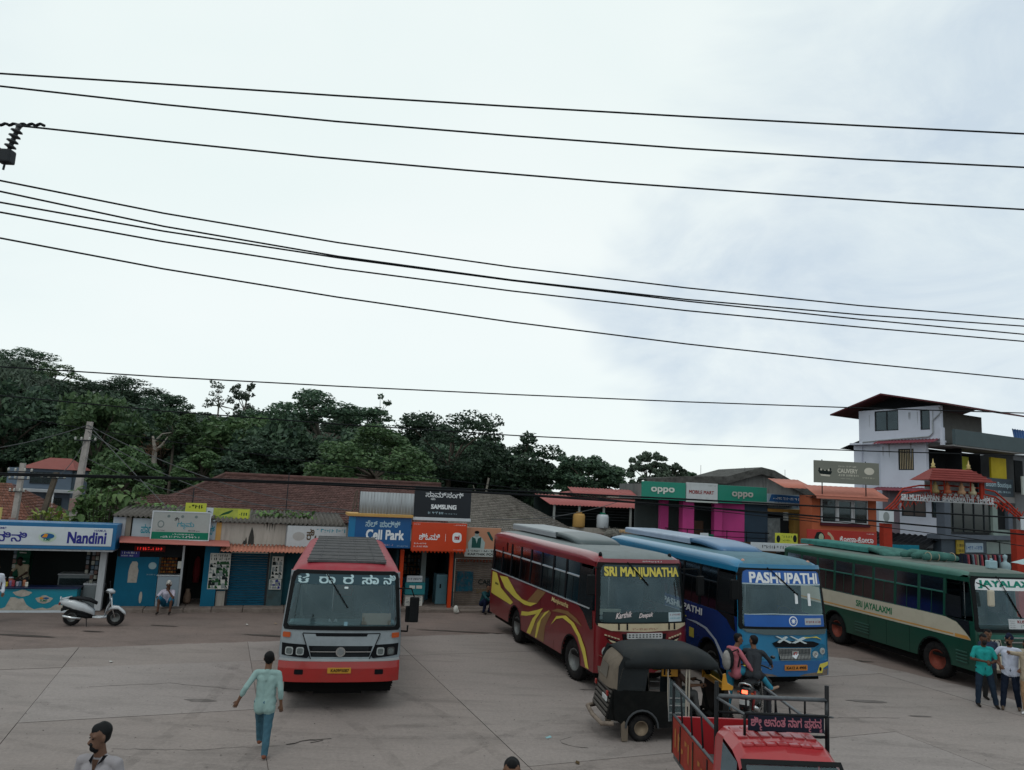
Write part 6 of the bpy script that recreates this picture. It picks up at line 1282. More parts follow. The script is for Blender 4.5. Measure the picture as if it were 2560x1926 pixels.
        for yy, st in ((fo, .12), (fo + wb, 0)):
            for sg in (-1, 1): wheel(s.r, sg * (Wd / 2 - .21), yy, .5, .27, rim or M_rim, None, st if yy == fo else 0)
            if yy > fo:
                for sg in (-1, 1): wheel(s.r, sg * (Wd / 2 - .52), yy, .5, .27, rim or M_rim, None)
        # windscreen
        e = .035; gl = [(-H(wsb) + .10, wsb + .0), (H(wsb) - .10, wsb + .0), (H(wsb) - .065, wsb + .06), (H(frontz) - .065, frontz - .2), (H(frontz) - .10, frontz - .07), (H(frontz) - .18, frontz - .02), (-H(frontz) + .18, frontz - .02), (-H(frontz) + .10, frontz - .07), (-H(frontz) + .065, frontz - .2), (-H(wsb) + .065, wsb + .06)]
        s.screen = patch('windscreen', gl, s.F, M_gl_front, s.r, .014, .11, .16, True)
        c = (0, (wsb + frontz) / 2); ring = []
        def off(p, d): v = Vector((p[0] - c[0], p[1] - c[1])); return (p[0] + d * math.copysign(1, v.x) * min(1, abs(v.x) * 3), p[1] + d * math.copysign(1, v.y) * min(1, abs(v.y) * 3))
        P = []
        for i in range(len(gl)):
            a, b = gl[i], gl[(i + 1) % len(gl)]; n = max(1, int(math.dist(a, b) / .1))
            P += [(a[0] + (b[0] - a[0]) * k / n, a[1] + (b[1] - a[1]) * k / n) for k in range(n)]
        V = [s.F(*off(p, .045), .02) for p in P] + [s.F(*off(p, -.03), .024) for p in P] + [s.F(*off(p, .05), -.01) for p in P] + [s.F(*off(p, -.035), -.01) for p in P]; n = len(P)
        fs = []
        for i in range(n): j = (i + 1) % n; fs += [(i, j, n + j, n + i), (2 * n + i, 2 * n + j, j, i), (n + i, n + j, 3 * n + j, 3 * n + i)]
        mesh_obj('windscreen_seal', V, fs, M_rubber, s.r)
    def hw(s, z): return s.W / 2 - (0 if z < 1.3 else s.taper * min(1, (z - 1.3) / 1.4) ** 1.3)
    def F(s, x, z, d):
        h = s.hw(z); q = min(1, abs(x) / h); rake = 0 if z < s.wsb - .3 else s.rk * (z - s.wsb + .3) ** 1.5
        if z < .95: rake = -.03
        return (x, rake + .07 * q ** 2 + .11 * q ** 8 - d, z)
    def yf(s, sg, z): return s.F(sg * s.hw(z), z, 0)[1]
    def S(s, yy, z, d): return (-s.hw(z) - d, yy, z)   # the side seen in the photograph
    def paint(s, name, poly, m, d=.004, **k):
        # livery on the near side: poly in (distance from front, height)
        n = len(poly); vs = [s.S(a, b, d) for a, b in poly]; me = mesh_obj(name, vs, [tuple(range(n))], m, s.r); return me
    def fp(s, name, poly, m, th=.012, **k): return patch(name, poly, s.F, m, s.r, th, .1, .15, k.get('smooth', False))
    def wiper(s, x0, z0, x1, z1):
        MB().tube([s.F(x0, z0, .03), s.F(x0 + (x1 - x0) * .1, z0 + (z1 - z0) * .1, .06), s.F(x1, z1, .035)], .012, 6).tube([s.F(x0 + (x1 - x0) * .45, z0 + (z1 - z0) * .45, .045), s.F(x1 + (x1 - x0) * .1, z1 + (z1 - z0) * .1, .03)], .018, 5).build('wiper', M_rubber, s.r)
    def mirror(s, sg, z=2.45, drop=.8, w=.2, m=None):
        h = s.hw(z); MB().tube([(sg * (h - .05), .30, z), (sg * (h + .22), -.05, z + .05), (sg * (h + .30), -.05, z - .15)], .016, 6).build('mirror_arm', M_rubber, s.r)
        o = MB().rbox(sg * (h + .30) - w / 2, sg * (h + .30) + w / 2, -.12, -.02, z - .15 - drop * .5, z - .12, .03).build('mirror', m or M_rubber, s.r); return o

def rack(b, y0, y1, m, m2, z=None, hx=.62, fw=.6):
    """luggage carrier with a smooth wind deflector at its front"""
    z = z or b.ztop
    o = MB(); r = .09
    o.add([(-hx, y0 + fw, z + .04), (-hx, y1, z + .04), (-hx, y1, z + .22), (-hx, y0 + fw, z + .22), (hx, y0 + fw, z + .04), (hx, y1, z + .04), (hx, y1, z + .22), (hx, y0 + fw, z + .22)], [(0, 1, 2, 3), (7, 6, 5, 4), (3, 2, 6, 7), (1, 5, 6, 2)]); o.build('luggage_carrier', m, b.r, bevel=.05)
    vs = []; 
    for k in range(7):
        t = k / 6; yy = y0 + fw * t; h = .22 * math.sin(t * PI / 2) ** .6
        for i in range(9): q = -1 + i / 4; vs.append((hx * 1.04 * q, yy + .12 * q * q * (1 - t), z + .02 + h * (1 - .12 * q * q)))
    fs = [(k * 9 + i, k * 9 + i + 1, k * 9 + i + 10, k * 9 + i + 9) for k in range(6) for i in range(8)]
    w = mesh_obj('wind_deflector', vs, fs, m2, b.r, True); sd = w.modifiers.new('t', 'SOLIDIFY'); sd.thickness = .12; sd.offset = -1

def seams(b, xs, z0, z1):
    for a in xs: b.paint('panel_seam', [(a, z0), (a + .012, z0), (a + .012, z1), (a, z1)], M_under, .0035)
    for sg in (-1, 1): b.fp('mud_splash', [(sg * 1.18, b.zb + .02), (sg * .3, b.zb + .02), (sg * .45, b.zb + .07), (sg * .8, b.zb + .10), (sg * 1.0, b.zb + .16), (sg * 1.2, b.zb + .18)], mat('mud_film', (.16, .13, .11), .9, .4, 8), .075 if b.zb > .6 else .0385)
# ---- red and silver state bus
P_red = mat('bus_red', (.33, .018, .016), .35, .08, 1.5, coat=.3, dirt=.3, dirtcol='5a3a34'); P_redt = mat('bus_faded_red', (.30, .035, .05), .45, .15, 2, dirt=.3, dirtcol='8a6060'); P_silver = mat('bus_silver', (.27, .31, .335), .4, .12, 2, dirt=.4, dirtcol='5c6468'); P_roofg = mat('roof_grey_mat', (.085, .085, .088), .85, .25, 3, dirt=.4, dirtcol='6a6462', bump=.5)
P_pillow = mat('bus_darkblue', (.01, .05, .07), .3, .1)
k_ = Bus('state_bus', 'red and silver bus facing the camera with white Kannada letters over its windscreen', -3.36, 16.37, .21, 2.52, 8.4, zb=.62, zs=1.75, zt=2.72, ztop=3.02, wsb=1.70, fo=1.75, wb=4.3, taper=.10, rk=.10, side_m=P_red, roof_m=P_redt, front_m=P_silver, pillar_m=P_silver, frontz=2.84, rim=M_rim)
K = k_
K.fp('bumper', [(-1.25, .63), (1.25, .63), (1.25, 1.04), (-1.25, 1.04)], P_red, .07); K.fp('bumper_lip', [(-1.25, 1.04), (1.25, 1.04), (1.24, 1.075), (-1.24, 1.075)], mat('silver_trim', (.35, .37, .38), .4), .075)
K.fp('windscreen_banner', [(-1.02, 2.62), (1.02, 2.62), (1.0, 2.80), (-1.0, 2.80)][:0] or [(-1.10, 2.58), (1.10, 2.58), (1.05, 2.79), (-1.05, 2.79)], P_pillow, .02)
for ch, a, w in (('ಕ', -1.0, .23), ('ರಾ', -.56, .34), ('ರ', -.06, .22), ('ಸಾ', .34, .36), ('ನಿ', .80, .26)): ktext(ch, a, a + w, 2.60, 2.79, mat('pale_blue_letter', (.5, .68, .72), .5), K.r, K.F, off=.024, bold=.03)
lp = [(-1.20, 1.14), (-.68, 1.09), (-.62, 1.15), (-.72, 1.36), (-1.21, 1.38)]
for sg in (-1, 1):
    hs = K.fp('headlamp_housing', [(sg * a, b) for a, b in lp], M_black, .016)
    for q, (a0, a1) in enumerate(((-1.14, -.96), (-.90, -.76))): 
        c = sg * (a0 + a1) / 2; K.fp('headlamp', rrect(c - .08, c + .08, 1.15, 1.31, .04), M_lamp if not (sg < 0 and q == 0) else mat('dull_grille', (.06, .06, .06), .6), .035); K.fp('lamp_bezel', rrect(c - .06, c + .06, 1.17, 1.29, .04), mat('lamp_inner', (.12, .14, .14), .2, .4, 30), .04)
    K.fp('indicator', rrect(sg * 1.13 - .08, sg * 1.13 + .08, 1.50, 1.60, .02), M_indic, .03)
    K.fp('tow_slot', rrect(sg * .82 - .09, sg * .82 + .09, .78, .88, .02), M_black, .075)
K.fp('grille_surround', [(-.60, 1.06), (.60, 1.06), (.80, 1.58), (-.80, 1.58)], P_silver, .022)
for pts in ([(-.605, 1.055), (-.585, 1.055), (-.79, 1.585), (-.81, 1.585)], [(.605, 1.055), (.585, 1.055), (.79, 1.585), (.81, 1.585)], [(-.80, 1.585), (.80, 1.585), (.80, 1.598), (-.80, 1.598)]): K.fp('panel_gap', pts, M_black, .026)
K.fp('air_slot', [(-.52, 1.535), (.52, 1.535), (.54, 1.58), (-.54, 1.58)], M_black, .028)
K.fp('grille', [(-.60, 1.12), (.60, 1.12), (.66, 1.34), (-.66, 1.34)], M_black, .026)
K.fp('grille_bar', [(-.63, 1.215), (.63, 1.215), (.64, 1.235), (-.64, 1.235)], M_chrome, .038)
for z in (1.15, 1.175, 1.26, 1.285, 1.31): K.fp('grille_slat', [(-.58, z), (.58, z), (.58, z + .008), (-.58, z + .008)], M_dgrey, .034)
K.fp('badge', ell(0, 1.225, .10, .10), M_chrome, .05); K.fp('badge_inner', ell(0, 1.225, .07, .07), mat('badge_metal', (.25, .27, .28), .3, metal=.5), .056)
np_ = K.fp('number_plate', rrect(-.24, .24, .81, .92, .01), mat('plate_yellow', (.50, .26, .04), .5), .085); text('KA09F5087', -.17, .20, .835, .90, M_black, K.r, K.F, off=.09, bold=.02)
K.wiper(-.45, 2.86, .03, 2.18); K.mirror(1, 2.5, 1.0)
for zz in (2.10,): MB().rbox(1.32, 1.52, .18, .24, 1.80, 2.15, .03).build('mirror', M_rubber, K.r)
MB().tube([(1.2, .3, 1.6), (1.38, .15, 1.62), (1.38, .12, 1.75)], .02).build('mirror_arm', M_rubber, K.r)
bm_ = MB(); n = 16
bm_.prism([(-.86, .62), (.86, .62), (.86, 7.9), (-.86, 7.9)], K.ztop - .03, K.ztop + .012, 'xy'); bm_.build('roof_mat', P_roofg, K.r)
for k in range(9): MB().tube([(-.88, .9 + k * .85, K.ztop + .016), (.88, .9 + k * .85, K.ztop + .016)], .008, 4).build('roof_rib', M_dgrey, K.r)
for k in range(4): MB().tube([(-.6 + k * .4, .65, K.ztop + .016), (-.6 + k * .4, 7.8, K.ztop + .016)], .006, 4).build('roof_rib', M_dgrey, K.r)
bd = MB().rbox(.40, 1.02, .26, .275, 1.73, 1.97, .005).build('cardboard_sign', mat('cardboard', (.50, .32, .22), .8, .1), K.r)
MB().rbox(-.30, -.12, .52, .54, 1.74, 1.80, .004).build('sticker', M_white, K.r); K.fp('sticker', rrect(-.02, .06, 2.50, 2.54, .01), M_txtw, .02); K.fp('sticker', rrect(.03, .10, 1.75, 1.83, .01), mat('sticker_blue', (.2, .35, .42)), .02)
MB().box(-.95, -.85, 1.3, 1.35, 1.16, 2.7).box(-.9, .1, 1.3, 1.34, 1.5, 1.56).build('partition', mat('partition_grey', (.05, .06, .06)), K.r)
vs = [(-.92, .42, 2.55), (-.80, .42, 2.30), (-.62, .41, 2.12), (-.30, .40, 1.98), (.30, .38, 1.90), (-.15, .38, 1.84), (-.22, .38, 1.74), (-.30, .38, 1.86), (-.85, .40, 1.88)]
mesh_obj('curtain', vs, [(0, 1, 2, 3, 4, 5, 6, 7, 8)], mat('dark_curtain', (.01, .015, .018), .9), K.r)

# ---- maroon tourist bus
P_mar = mat('bus_maroon', (.155, .008, .012), .28, .1, 1, coat=.6, dirt=.15, dirtcol='4a2a26'); P_mar2 = mat('bus_maroon_rail', (.22, .013, .024), .3, .1, coat=.5); P_yel = mat('livery_yellow', (.62, .52, .08), .35, .06); P_tan = mat('livery_tan', (.22, .12, .045), .35, .1); P_cream = mat('bus_cream', (.50, .42, .28), .4, .08, dirt=.2); P_gr = mat('roof_pale_grey', (.20, .23, .235), .6, .1, dirt=.4, dirtcol='5a5a55')
M = Bus('tourist_bus', 'maroon bus with yellow swooshes, parked left of the blue bus', 2.30 + 1.27 * math.cos(.315), 18.57 + 1.27 * math.sin(.315), .315, 2.56, 8.9, zb=.5, zs=1.92, zt=3.10, ztop=3.34, wsb=1.66, fo=1.55, wb=4.55, side_m=P_mar, roof_m=P_gr, edge=P_mar2, rail_m=P_mar, pillar_m=M_black, frontz=3.10, split=2.62, rk=.09, belt=M_alu)
M.fp('roof_lip', [(-1.16, 3.10), (1.16, 3.10), (1.12, 3.19), (-1.12, 3.19)], P_mar2, .03); scribble(.0, .55, 3.12, 3.16, M_txtw, M.r, M.F, .035)
for nme, pts, m, d in [('livery_stripe', [(7.9, 1.83), (7.06, 1.89), (6.05, 1.52), (5.5, 1.42), (4.87, 1.42), (4.16, 1.50), (4.7, 1.33), (5.23, 1.29), (6.23, 1.36), (7.22, 1.52)], P_yel, .005), ('livery_stripe', [(8.74, 1.88), (8.25, 1.88), (7.66, 1.46), (6.31, 1.19), (6.56, 1.08), (7.84, 1.12), (8.72, 1.15)], P_yel, .005), ('livery_stripe', [(5.45, 1.06), (4.84, 1.14), (4.14, 1.31), (3.65, 1.44), (4.21, 1.18), (5.0, 1.0), (5.5, .93)], P_yel, .007),
    ('livery_band', [(3.16, 1.47), (3.0, 1.42), (3.43, .99), (3.5, .53), (4.56, .53), (4.35, .83), (3.8, 1.28)], P_tan, .004), ('livery_band', [(5.06, 1.41), (4.21, 1.90), (3.54, 1.90), (4.17, 1.49)], P_tan, .003), ('livery_band', [(3.01, 1.47), (2.56, 1.61), (1.84, 1.66), (1.28, 1.58), (.87, 1.44), (1.4, 1.49), (1.97, 1.56), (2.55, 1.52)], P_tan, .005),
    ('livery_stripe', [(4.93, .53), (4.46, 1.02), (3.97, 1.31), (3.65, 1.44), (4.18, 1.04), (4.60, .53)], P_yel, .006), ('livery_stripe', [(4.2, .53), (4.05, .95), (3.5, 1.35), (3.15, 1.46), (3.75, 1.12), (4.08, .53)], P_yel, .006),
    ('livery_stripe', [(3.0, 1.1), (2.61, 1.4), (1.96, 1.53), (1.4, 1.44), (.98, 1.23), (.64, .95), (.40, .53), (.60, .53), (.75, .77), (1.12, 1.15), (1.60, 1.37), (2.17, 1.43), (2.6, 1.33)], P_yel, .007)]:
    M.paint(nme, pts, m, d)
MB().add([M.S(a, b, d) for d in (.004, .02) for a, b in ((.5, 1.93), (8.85, 1.93), (8.85, 1.96), (.5, 1.96))], [(4, 5, 6, 7), (0, 1, 5, 4), (2, 3, 7, 6)]).build('chrome_strip', M_alu, M.r)
M.paint('dark_door_panel', [(.36, 1.95), (1.22, 1.95), (1.22, 2.9), (.42, 2.9)], mat('door_dark', (.012, .014, .016), .15), .002); M.paint('quarter_window', [(.30, 1.50), (.42, 1.46), (.9, 1.80), (1.25, 1.93), (.36, 1.93)], mat('door_dark'), .003)
M.paint('upper_sticker', [(7.4, 2.68), (8.75, 2.66), (8.75, 2.98), (7.4, 2.98)], mat('sticker_darkred', (.14, .01, .01), .3), .003)
Sx = lambda bus: (lambda u, z, d: bus.S(-u, z, d))
text('Manjunatha', -3.05, -1.85, 1.70, 1.86, mat('gold_letter', (.60, .48, .22), .4), M.r, Sx(M), off=.006, bold=.02, shear=.2); text('BS', -8.3, -7.95, 1.50, 1.57, INK[0], M.r, Sx(M), off=.008, bold=.03)
M.fp('windscreen_banner', [(-1.10, 2.76), (1.10, 2.76), (1.06, 3.05), (-1.06, 3.05)], mat('banner_tint', (.008, .03, .035), .25), .018); ktext('SRI MANJUNATHA', -1.03, 1.05, 2.72, 3.0, P_yel, M.r, M.F, off=.024, bold=.045, name='banner_lettering')
M.fp('screen_base_band', [(-1.08, 1.68), (1.08, 1.68), (1.09, 1.93), (-1.09, 1.93)], mat('banner_tint'), .018)
text('Karthik', -.78, -.34, 1.77, 1.91, mat('white_pink', (.7, .6, .6)), M.r, M.F, off=.024, bold=.02, shear=.4, slope=.12); text('Deepak', -.16, .24, 1.76, 1.90, MATS['white_pink'], M.r, M.F, off=.024, bold=.02, shear=.4, slope=.1)
M.fp('route_card', rrect(.68, 1.07, 1.70, 1.92, .01), mat('card_blue_white', (.45, .55, .60)), .026); scribble(.72, 1.05, 1.84, 1.89, mat('dark_red_ink'), M.r, M.F, .03); scribble(.72, 1.05, 1.76, 1.80, M_txtteal, M.r, M.F, .03)
M.fp('cream_band', [(-1.20, 1.60), (-.9, 1.50), (0, 1.47), (.9, 1.50), (1.20, 1.60), (1.20, 1.66), (-1.20, 1.66)], P_cream, .03); scribble(-.35, .35, 1.51, 1.56, mat('dark_red_ink'), M.r, M.F, .035)
for x in (-.72, -.5, .66, .82): M.fp('wiper_post', [(x, 1.52), (x + .035, 1.52), (x + .035, 1.66), (x, 1.66)], M_black, .05)
M.fp('vent_plate', rrect(-.48, .48, 1.31, 1.44, .015), mat('plate_white', (.5, .52, .52), .4), .045)
for j in range(2):
    for k in range(10): M.fp('vent_hole', ell(-.42 + k * .093, 1.355 + j * .05, .03, .014, 8), M_black, .05)
M.fp('grille_mouth', [(-.60, 1.42), (-.5, 1.42), (-.5, 1.29), (.5, 1.29), (.5, 1.42), (.6, 1.42), (.55, 1.14), (-.55, 1.14)], M_black, .03)
for sg in (-1, 1):
    for q in range(5): M.fp('side_vent', [(sg * (1.05 - q * .08), 1.42 - q * .022), (sg * (1.0 - q * .08), 1.405 - q * .022), (sg * (1.0 - q * .08), 1.38 - q * .022), (sg * (1.05 - q * .08), 1.39 - q * .022)], P_cream, .035)
    M.fp('side_vent', [(sg * 1.0, 1.34), (sg * .66, 1.24), (sg * .74, 1.22), (sg * .92, 1.26)], M_black, .035)
    M.fp('side_vent', [(sg * .96, 1.30), (sg * .70, 1.22), (sg * .8, 1.205), (sg * .9, 1.24)], P_cream, .04)
    M.fp('headlamp', ell(sg * .98, 1.0, .13, .13), M_lamp, .03); M.fp('fog_lamp', ell(sg * .60, 1.12, .035, .035, 12), M_chrome, .05); M.fp('bumper_flash', [(sg * 1.18, .93), (sg * .95, .84), (sg * .85, .80), (sg * .9, .84)], P_cream, .03)
M.fp('number_plate', rrect(-.22, .26, .74, .85, .01), mat('plate_yellow'), .04)
M.wiper(-.42, 3.12, .08, 2.62); M.mirror(-1, 2.95, .9); M.mirror(1, 2.95, .9)
for x in (-1.02, .95): MB().lathe([(.05, 0), (.05, .05), (.03, .09), (0, .1)], (x, .5, 3.23), n=8).build('marker_lamp', M_black, M.r)
rack(M, 2.6, 8.7, mat('carrier_grey', (.26, .29, .31), .4, .08), mat('deflector_grey', (.06, .085, .09), .35), fw=1.9)
for k in range(3): MB().tube([(-.35 + k * .4, .62, 1.7), (-.35 + k * .4, .62, 1.95), (-.15 + k * .4, .62, 1.97), (-.15 + k * .4, .62, 1.7)], .012, 5).build('chrome_hoop', M_chrome, M.r)
for k, yy in enumerate((3.4, 5.6, 7.1)): MB().rbox(-M.hw(2.2) + .08, -M.hw(2.2) + .16, yy, yy + .22, 1.95, 2.5, .04).build('seat_cover', [mat('cover_blue', (.02, .07, .2)), M_solid, M_solid][k], M.r)
MB().rbox(-1.0, -.35, .60, .64, 1.78, 1.92, .02).build('dash_cloth', mat('cloth_cream', (.4, .36, .27), .9), M.r)

# ---- blue bus
P_bl = mat('bus_blue', (.006, .035, .17), .25, .08, 1, coat=.6); P_bl2 = mat('bus_turquoise', (.01, .17, .33), .3, .1, 1, coat=.4, dirt=.1); P_bl3 = mat('banner_blue', (.006, .09, .36), .3)
B = Bus('tourist_bus', 'bright blue bus with white lettering, nose beside the motorcycle', 5.92 + 1.28 * math.cos(.235), 19.03 + 1.28 * math.sin(.235), .235, 2.58, 9.2, zb=.5, zs=1.88, zt=3.10, ztop=3.36, wsb=1.66, fo=1.6, wb=4.6, side_m=P_bl, roof_m=mat('roof_bluegrey', (.10, .20, .25), .6, .1, dirt=.3), edge=P_bl2, rail_m=P_bl2, front_m=P_bl2, pillar_m=M_black, frontz=3.10, split=2.58, rk=.09)
B.fp('roof_lip', [(-1.18, 3.10), (1.18, 3.10), (1.14, 3.2), (-1.14, 3.2)], P_bl2, .03)
B.fp('windscreen_banner', [(-1.13, 2.72), (1.13, 2.72), (1.08, 3.05), (-1.08, 3.05)], P_bl3, .018); ktext('PASHUPATHI', -.95, 1.02, 2.74, 3.0, M_txtw, B.r, B.F, off=.024, bold=.045, name='banner_lettering')
B.fp('banner_edge', [(-1.12, 2.70), (1.12, 2.70), (1.12, 2.73), (-1.12, 2.73)], mat('pale_edge', (.4, .5, .55)), .022)
B.fp('screen_base_band', [(-1.13, 1.68), (1.13, 1.68), (1.13, 1.97), (-1.13, 1.97)], P_bl3, .02); B.fp('banner_edge', [(-1.12, 1.97), (-.4, 1.99), (1.12, 1.97), (1.12, 1.985), (-.4, 2.01), (-1.12, 1.985)], mat('pale_edge'), .022)
B.fp('emblem', ell(.18, 1.83, .12, .12), M_txtw, .026); B.fp('emblem_inner', ell(.18, 1.83, .095, .095), P_bl3, .03); B.fp('emblem_star', [(.18 + .07 * math.cos(a) * (1 if k % 2 else .5), 1.83 + .07 * math.sin(a) * (1 if k % 2 else .5)) for k, a in enumerate(np.linspace(0, 2 * PI, 17)[:-1])], M_txtw, .034)
B.fp('route_card', rrect(.52, 1.02, 1.74, 1.90, .01), mat('card_silver', (.38, .42, .46)), .026); scribble(.55, .98, 1.78, 1.84, mat('dark_red_ink'), B.r, B.F, .03)
B.fp('chrome_band', [(-1.2, 1.63), (1.2, 1.63), (1.15, 1.52), (.6, 1.50), (-.6, 1.50), (-1.1, 1.56)], mat('dark_chrome', (.10, .14, .15), .25, metal=.4), .03)
for pts in ([(-.35, 1.47), (-.28, 1.47), (.1, 1.33), (.05, 1.30)], [(-.3, 1.33), (-.24, 1.31), (.0, 1.45), (-.05, 1.47)], [(.05, 1.47), (.12, 1.47), (.55, 1.30), (.48, 1.29)], [(.1, 1.31), (.2, 1.30), (.52, 1.42), (.46, 1.45)]): B.fp('white_ribbon', pts, mat('ribbon_white', (.5, .58, .6)), .045)
B.fp('badge_line', [(.46, 1.45), (.52, 1.42), (.85, 1.46), (1.0, 1.38), (.84, 1.43)], P_yel, .04)
B.fp('grille_mouth', [(-.42, 1.30), (-.25, 1.36), (.75, 1.34), (.95, 1.28), (.78, 1.20), (-.34, 1.21)], M_black, .03)
B.fp('grille', [(-.28, 1.18), (.68, 1.18), (.64, .90), (-.22, .90)], mat('grille_silver', (.30, .31, .30), .4), .03)
for k in range(8): B.fp('grille_slat', [(-.25, .92 + k * .032), (.65, .92 + k * .032), (.65, .93 + k * .032), (-.25, .93 + k * .032)], M_dgrey, .04)
for k in range(22): B.fp('grille_slat', [(-.24 + k * .041, .91), (-.23 + k * .041, .91), (-.23 + k * .041, 1.17), (-.24 + k * .041, 1.17)], M_dgrey, .038)
B.fp('badge', [(.10, 1.12), (.30, 1.12), (.30, 1.0), (.20, .93), (.10, 1.0)], M_chrome, .045); text('G', .15, .25, 1.0, 1.09, mat('logo_red'), B.r, B.F, off=.05, bold=.04)
for sg, cs in ((-1, (-.98, -.70)), (1, (.84, 1.06))):
    B.fp('headlamp_housing', [(sg * .66, .94), (sg * .72, 1.10), (sg * 1.02, 1.28), (sg * 1.16, 1.22), (sg * 1.16, .98), (sg * .9, .92)], mat('lamp_housing_blue', (.01, .12, .22), .3), .02)
    for q, c in enumerate((.80, 1.03)): B.fp('headlamp', ell(sg * c, 1.03 + q * .07, .085, .08, 16), M_lamp, .045); B.fp('lamp_inner', ell(sg * c, 1.03 + q * .07, .04, .04, 10), M_chrome, .055)
    B.fp('bumper_flash', [(sg * 1.20, .84), (sg * .92, .80), (sg * .82, .58), (sg * .98, .58), (sg * 1.02, .70), (sg * 1.20, .76)], P_yel, .045); B.fp('fog_lamp', ell(sg * .92, .68, .035, .05, 10), M_black, .055)
B.fp('bumper', [(-1.22, .52), (1.22, .52), (1.22, .88), (-1.22, .88)], mat('bus_midblue', (.008, .10, .28), .3, coat=.5), .035)
B.fp('number_plate', rrect(-.12, .52, .66, .79, .015), mat('plate_orange', (.5, .2, .05), .5), .06); text('KA12 A 4905', -.08, .48, .69, .76, M_black, B.r, B.F, off=.066, bold=.03)
B.wiper(-.45, 3.12, .30, 2.52); B.mirror(-1, 2.95, .9)
for x in (-.95, .95): MB().lathe([(.05, 0), (.05, .04), (.03, .07), (0, .08)], (x, .5, 3.22), n=8).build('marker_lamp', mat('marker_salmon', (.5, .3, .25)), B.r)
rack(B, 2.0, 9.2, mat('carrier_lilac', (.30, .38, .50), .35), mat('deflector_blue', (.06, .16, .30), .3), fw=2.0)
B.paint('dark_door_panel', [(.36, 1.92), (1.22, 1.92), (1.22, 2.9), (.42, 2.9)], mat('door_dark'), .002); B.paint('quarter_window', [(.28, 1.52), (.45, 1.56), (.72, 1.75), (1.25, 1.90), (.36, 1.90)], mat('door_dark'), .003)
ktext('PASHUPATHI', -4.4, -2.0, 1.62, 1.80, M_txtw, B.r, Sx(B), off=.006, bold=.04)
B.paint('livery_stripe', [(2.9, 1.38), (2.3, 1.42), (1.7, 1.36), (1.2, 1.15), (.7, .75), (.55, .53), (.68, .53), (1.3, 1.12), (1.8, 1.31), (2.3, 1.36)], mat('livery_white', (.45, .5, .6)), .006); B.paint('livery_stripe', [(3.6, 1.42), (2.9, 1.44), (2.9, 1.47), (3.6, 1.46)], P_yel, .006); B.paint('livery_patch', [(2.42, .95), (2.7, .95), (2.7, 1.2), (2.42, 1.2)], P_yel, .006)
for k in range(2): B.fp('painted_reflection', rrect(.28 + k * .38, .36 + k * .38, 2.25 - k * .05, 2.5, .01), M_txtw, .02)  # white bars painted on the windscreen as reflections

# ---- green and cream bus
P_gn = mat('bus_green', (.005, .055, .035), .3, .1, 1, coat=.4, dirt=.15); P_gn2 = mat('bus_teal_rail', (.012, .11, .08), .4, .25, 3, dirt=.4, dirtcol='2c5048'); P_cr = mat('livery_cream', (.50, .46, .36), .4, .05, dirt=.1); P_og = mat('livery_orange_line', (.55, .27, .06), .4)
M_rimr = mat('rim_orange', (.20, .045, .03), .5, .2, 8, dirt=.5, dirtcol='3a2a24')
G = Bus('tourist_bus', 'green bus with cream band and orange wheels at the right edge', 12.9 + 1.25 * math.cos(.205), 20.75 + 1.25 * math.sin(.205), .205, 2.5, 9.4, zb=.5, zs=1.80, zt=2.96, ztop=3.18, wsb=1.60, fo=1.65, wb=4.55, side_m=P_gn, roof_m=mat('roof_worn_grey', (.15, .18, .165), .8, .2, 1.5, dirt=.5, dirtcol='4f5650', bump=.2), edge=P_gn2, rail_m=P_gn, pillar_m=P_gn, frontz=3.02, split=2.45, rk=.10, rim=M_rimr, belt=P_gn2)
G.paint('cream_band', [(.30, 1.29), (9.3, 1.24), (9.3, 1.77), (2.0, 1.79), (1.2, 1.78), (.8, 1.70), (.5, 1.50), (.32, 1.34)], P_cr, .004); G.paint('orange_line', [(.9, 1.335), (9.3, 1.31), (9.3, 1.35), (.9, 1.375)], P_og, .006); G.paint('orange_line', [(.30, 1.30), (.85, 1.30), (.85, 1.39), (.42, 1.39)], P_og, .006)
G.paint('quarter_window', [(.33, 1.38), (.5, 1.52), (.8, 1.73), (1.2, 1.80), (.36, 1.80)], mat('door_dark'), .006)
for a0, n in ((4.4, 4), (.12, 4)):
    for k in range(n): MB().add([G.S(a, z, d) for d in (.002, .03) for a, z in ((a0 + (.3 if a0 < 1 else 0), .66 + k * .09), (a0 + .7, .66 + k * .09), (a0 + .7, .69 + k * .09), (a0 + (.3 if a0 < 1 else 0), .69 + k * .09))], [(4, 5, 6, 7), (3, 2, 6, 7), (0, 1, 5, 4)]).build('louvre', mat('louvre_green', (.03, .10, .075), .4), G.r)
ktext('SRI JAYALAXMI', -5.05, -3.35, 1.40, 1.66, mat('letter_green', (.01, .16, .07), .5), G.r, Sx(G), off=.008, bold=.03)
G.paint('driver_door', [(.62, 1.83), (1.2, 1.83), (1.2, 2.42), (.66, 2.42)], mat('door_dark'), .003)
G.fp('windscreen_banner', [(-1.12, 2.66), (1.12, 2.66), (1.06, 2.97), (-1.06, 2.97)], M_txtw, .02); ktext('JAYALAXMI', -1.02, 1.0, 2.70, 2.92, mat('letter_teal_green', (.01, .22, .16), .5), G.r, G.F, off=.026, bold=.045, name='banner_lettering')
G.fp('roof_lip', [(-1.17, 3.02), (1.17, 3.02), (1.13, 3.12), (-1.13, 3.12)], P_gn, .03)
G.fp('route_board', rrect(-.28, 1.0, 1.66, 1.92, .01), mat('board_white'), .026); text('KUSHALNAGAR', .0, .95, 1.81, 1.89, mat('dark_red_ink'), G.r, G.F, off=.03, bold=.03); scribble(.1, .9, 1.69, 1.77, M_green, G.r, G.F, .03)
for k in range(4): scribble(-.25, -.08, 1.69 + k * .055, 1.715 + k * .055, INK[0], G.r, G.F, .03)
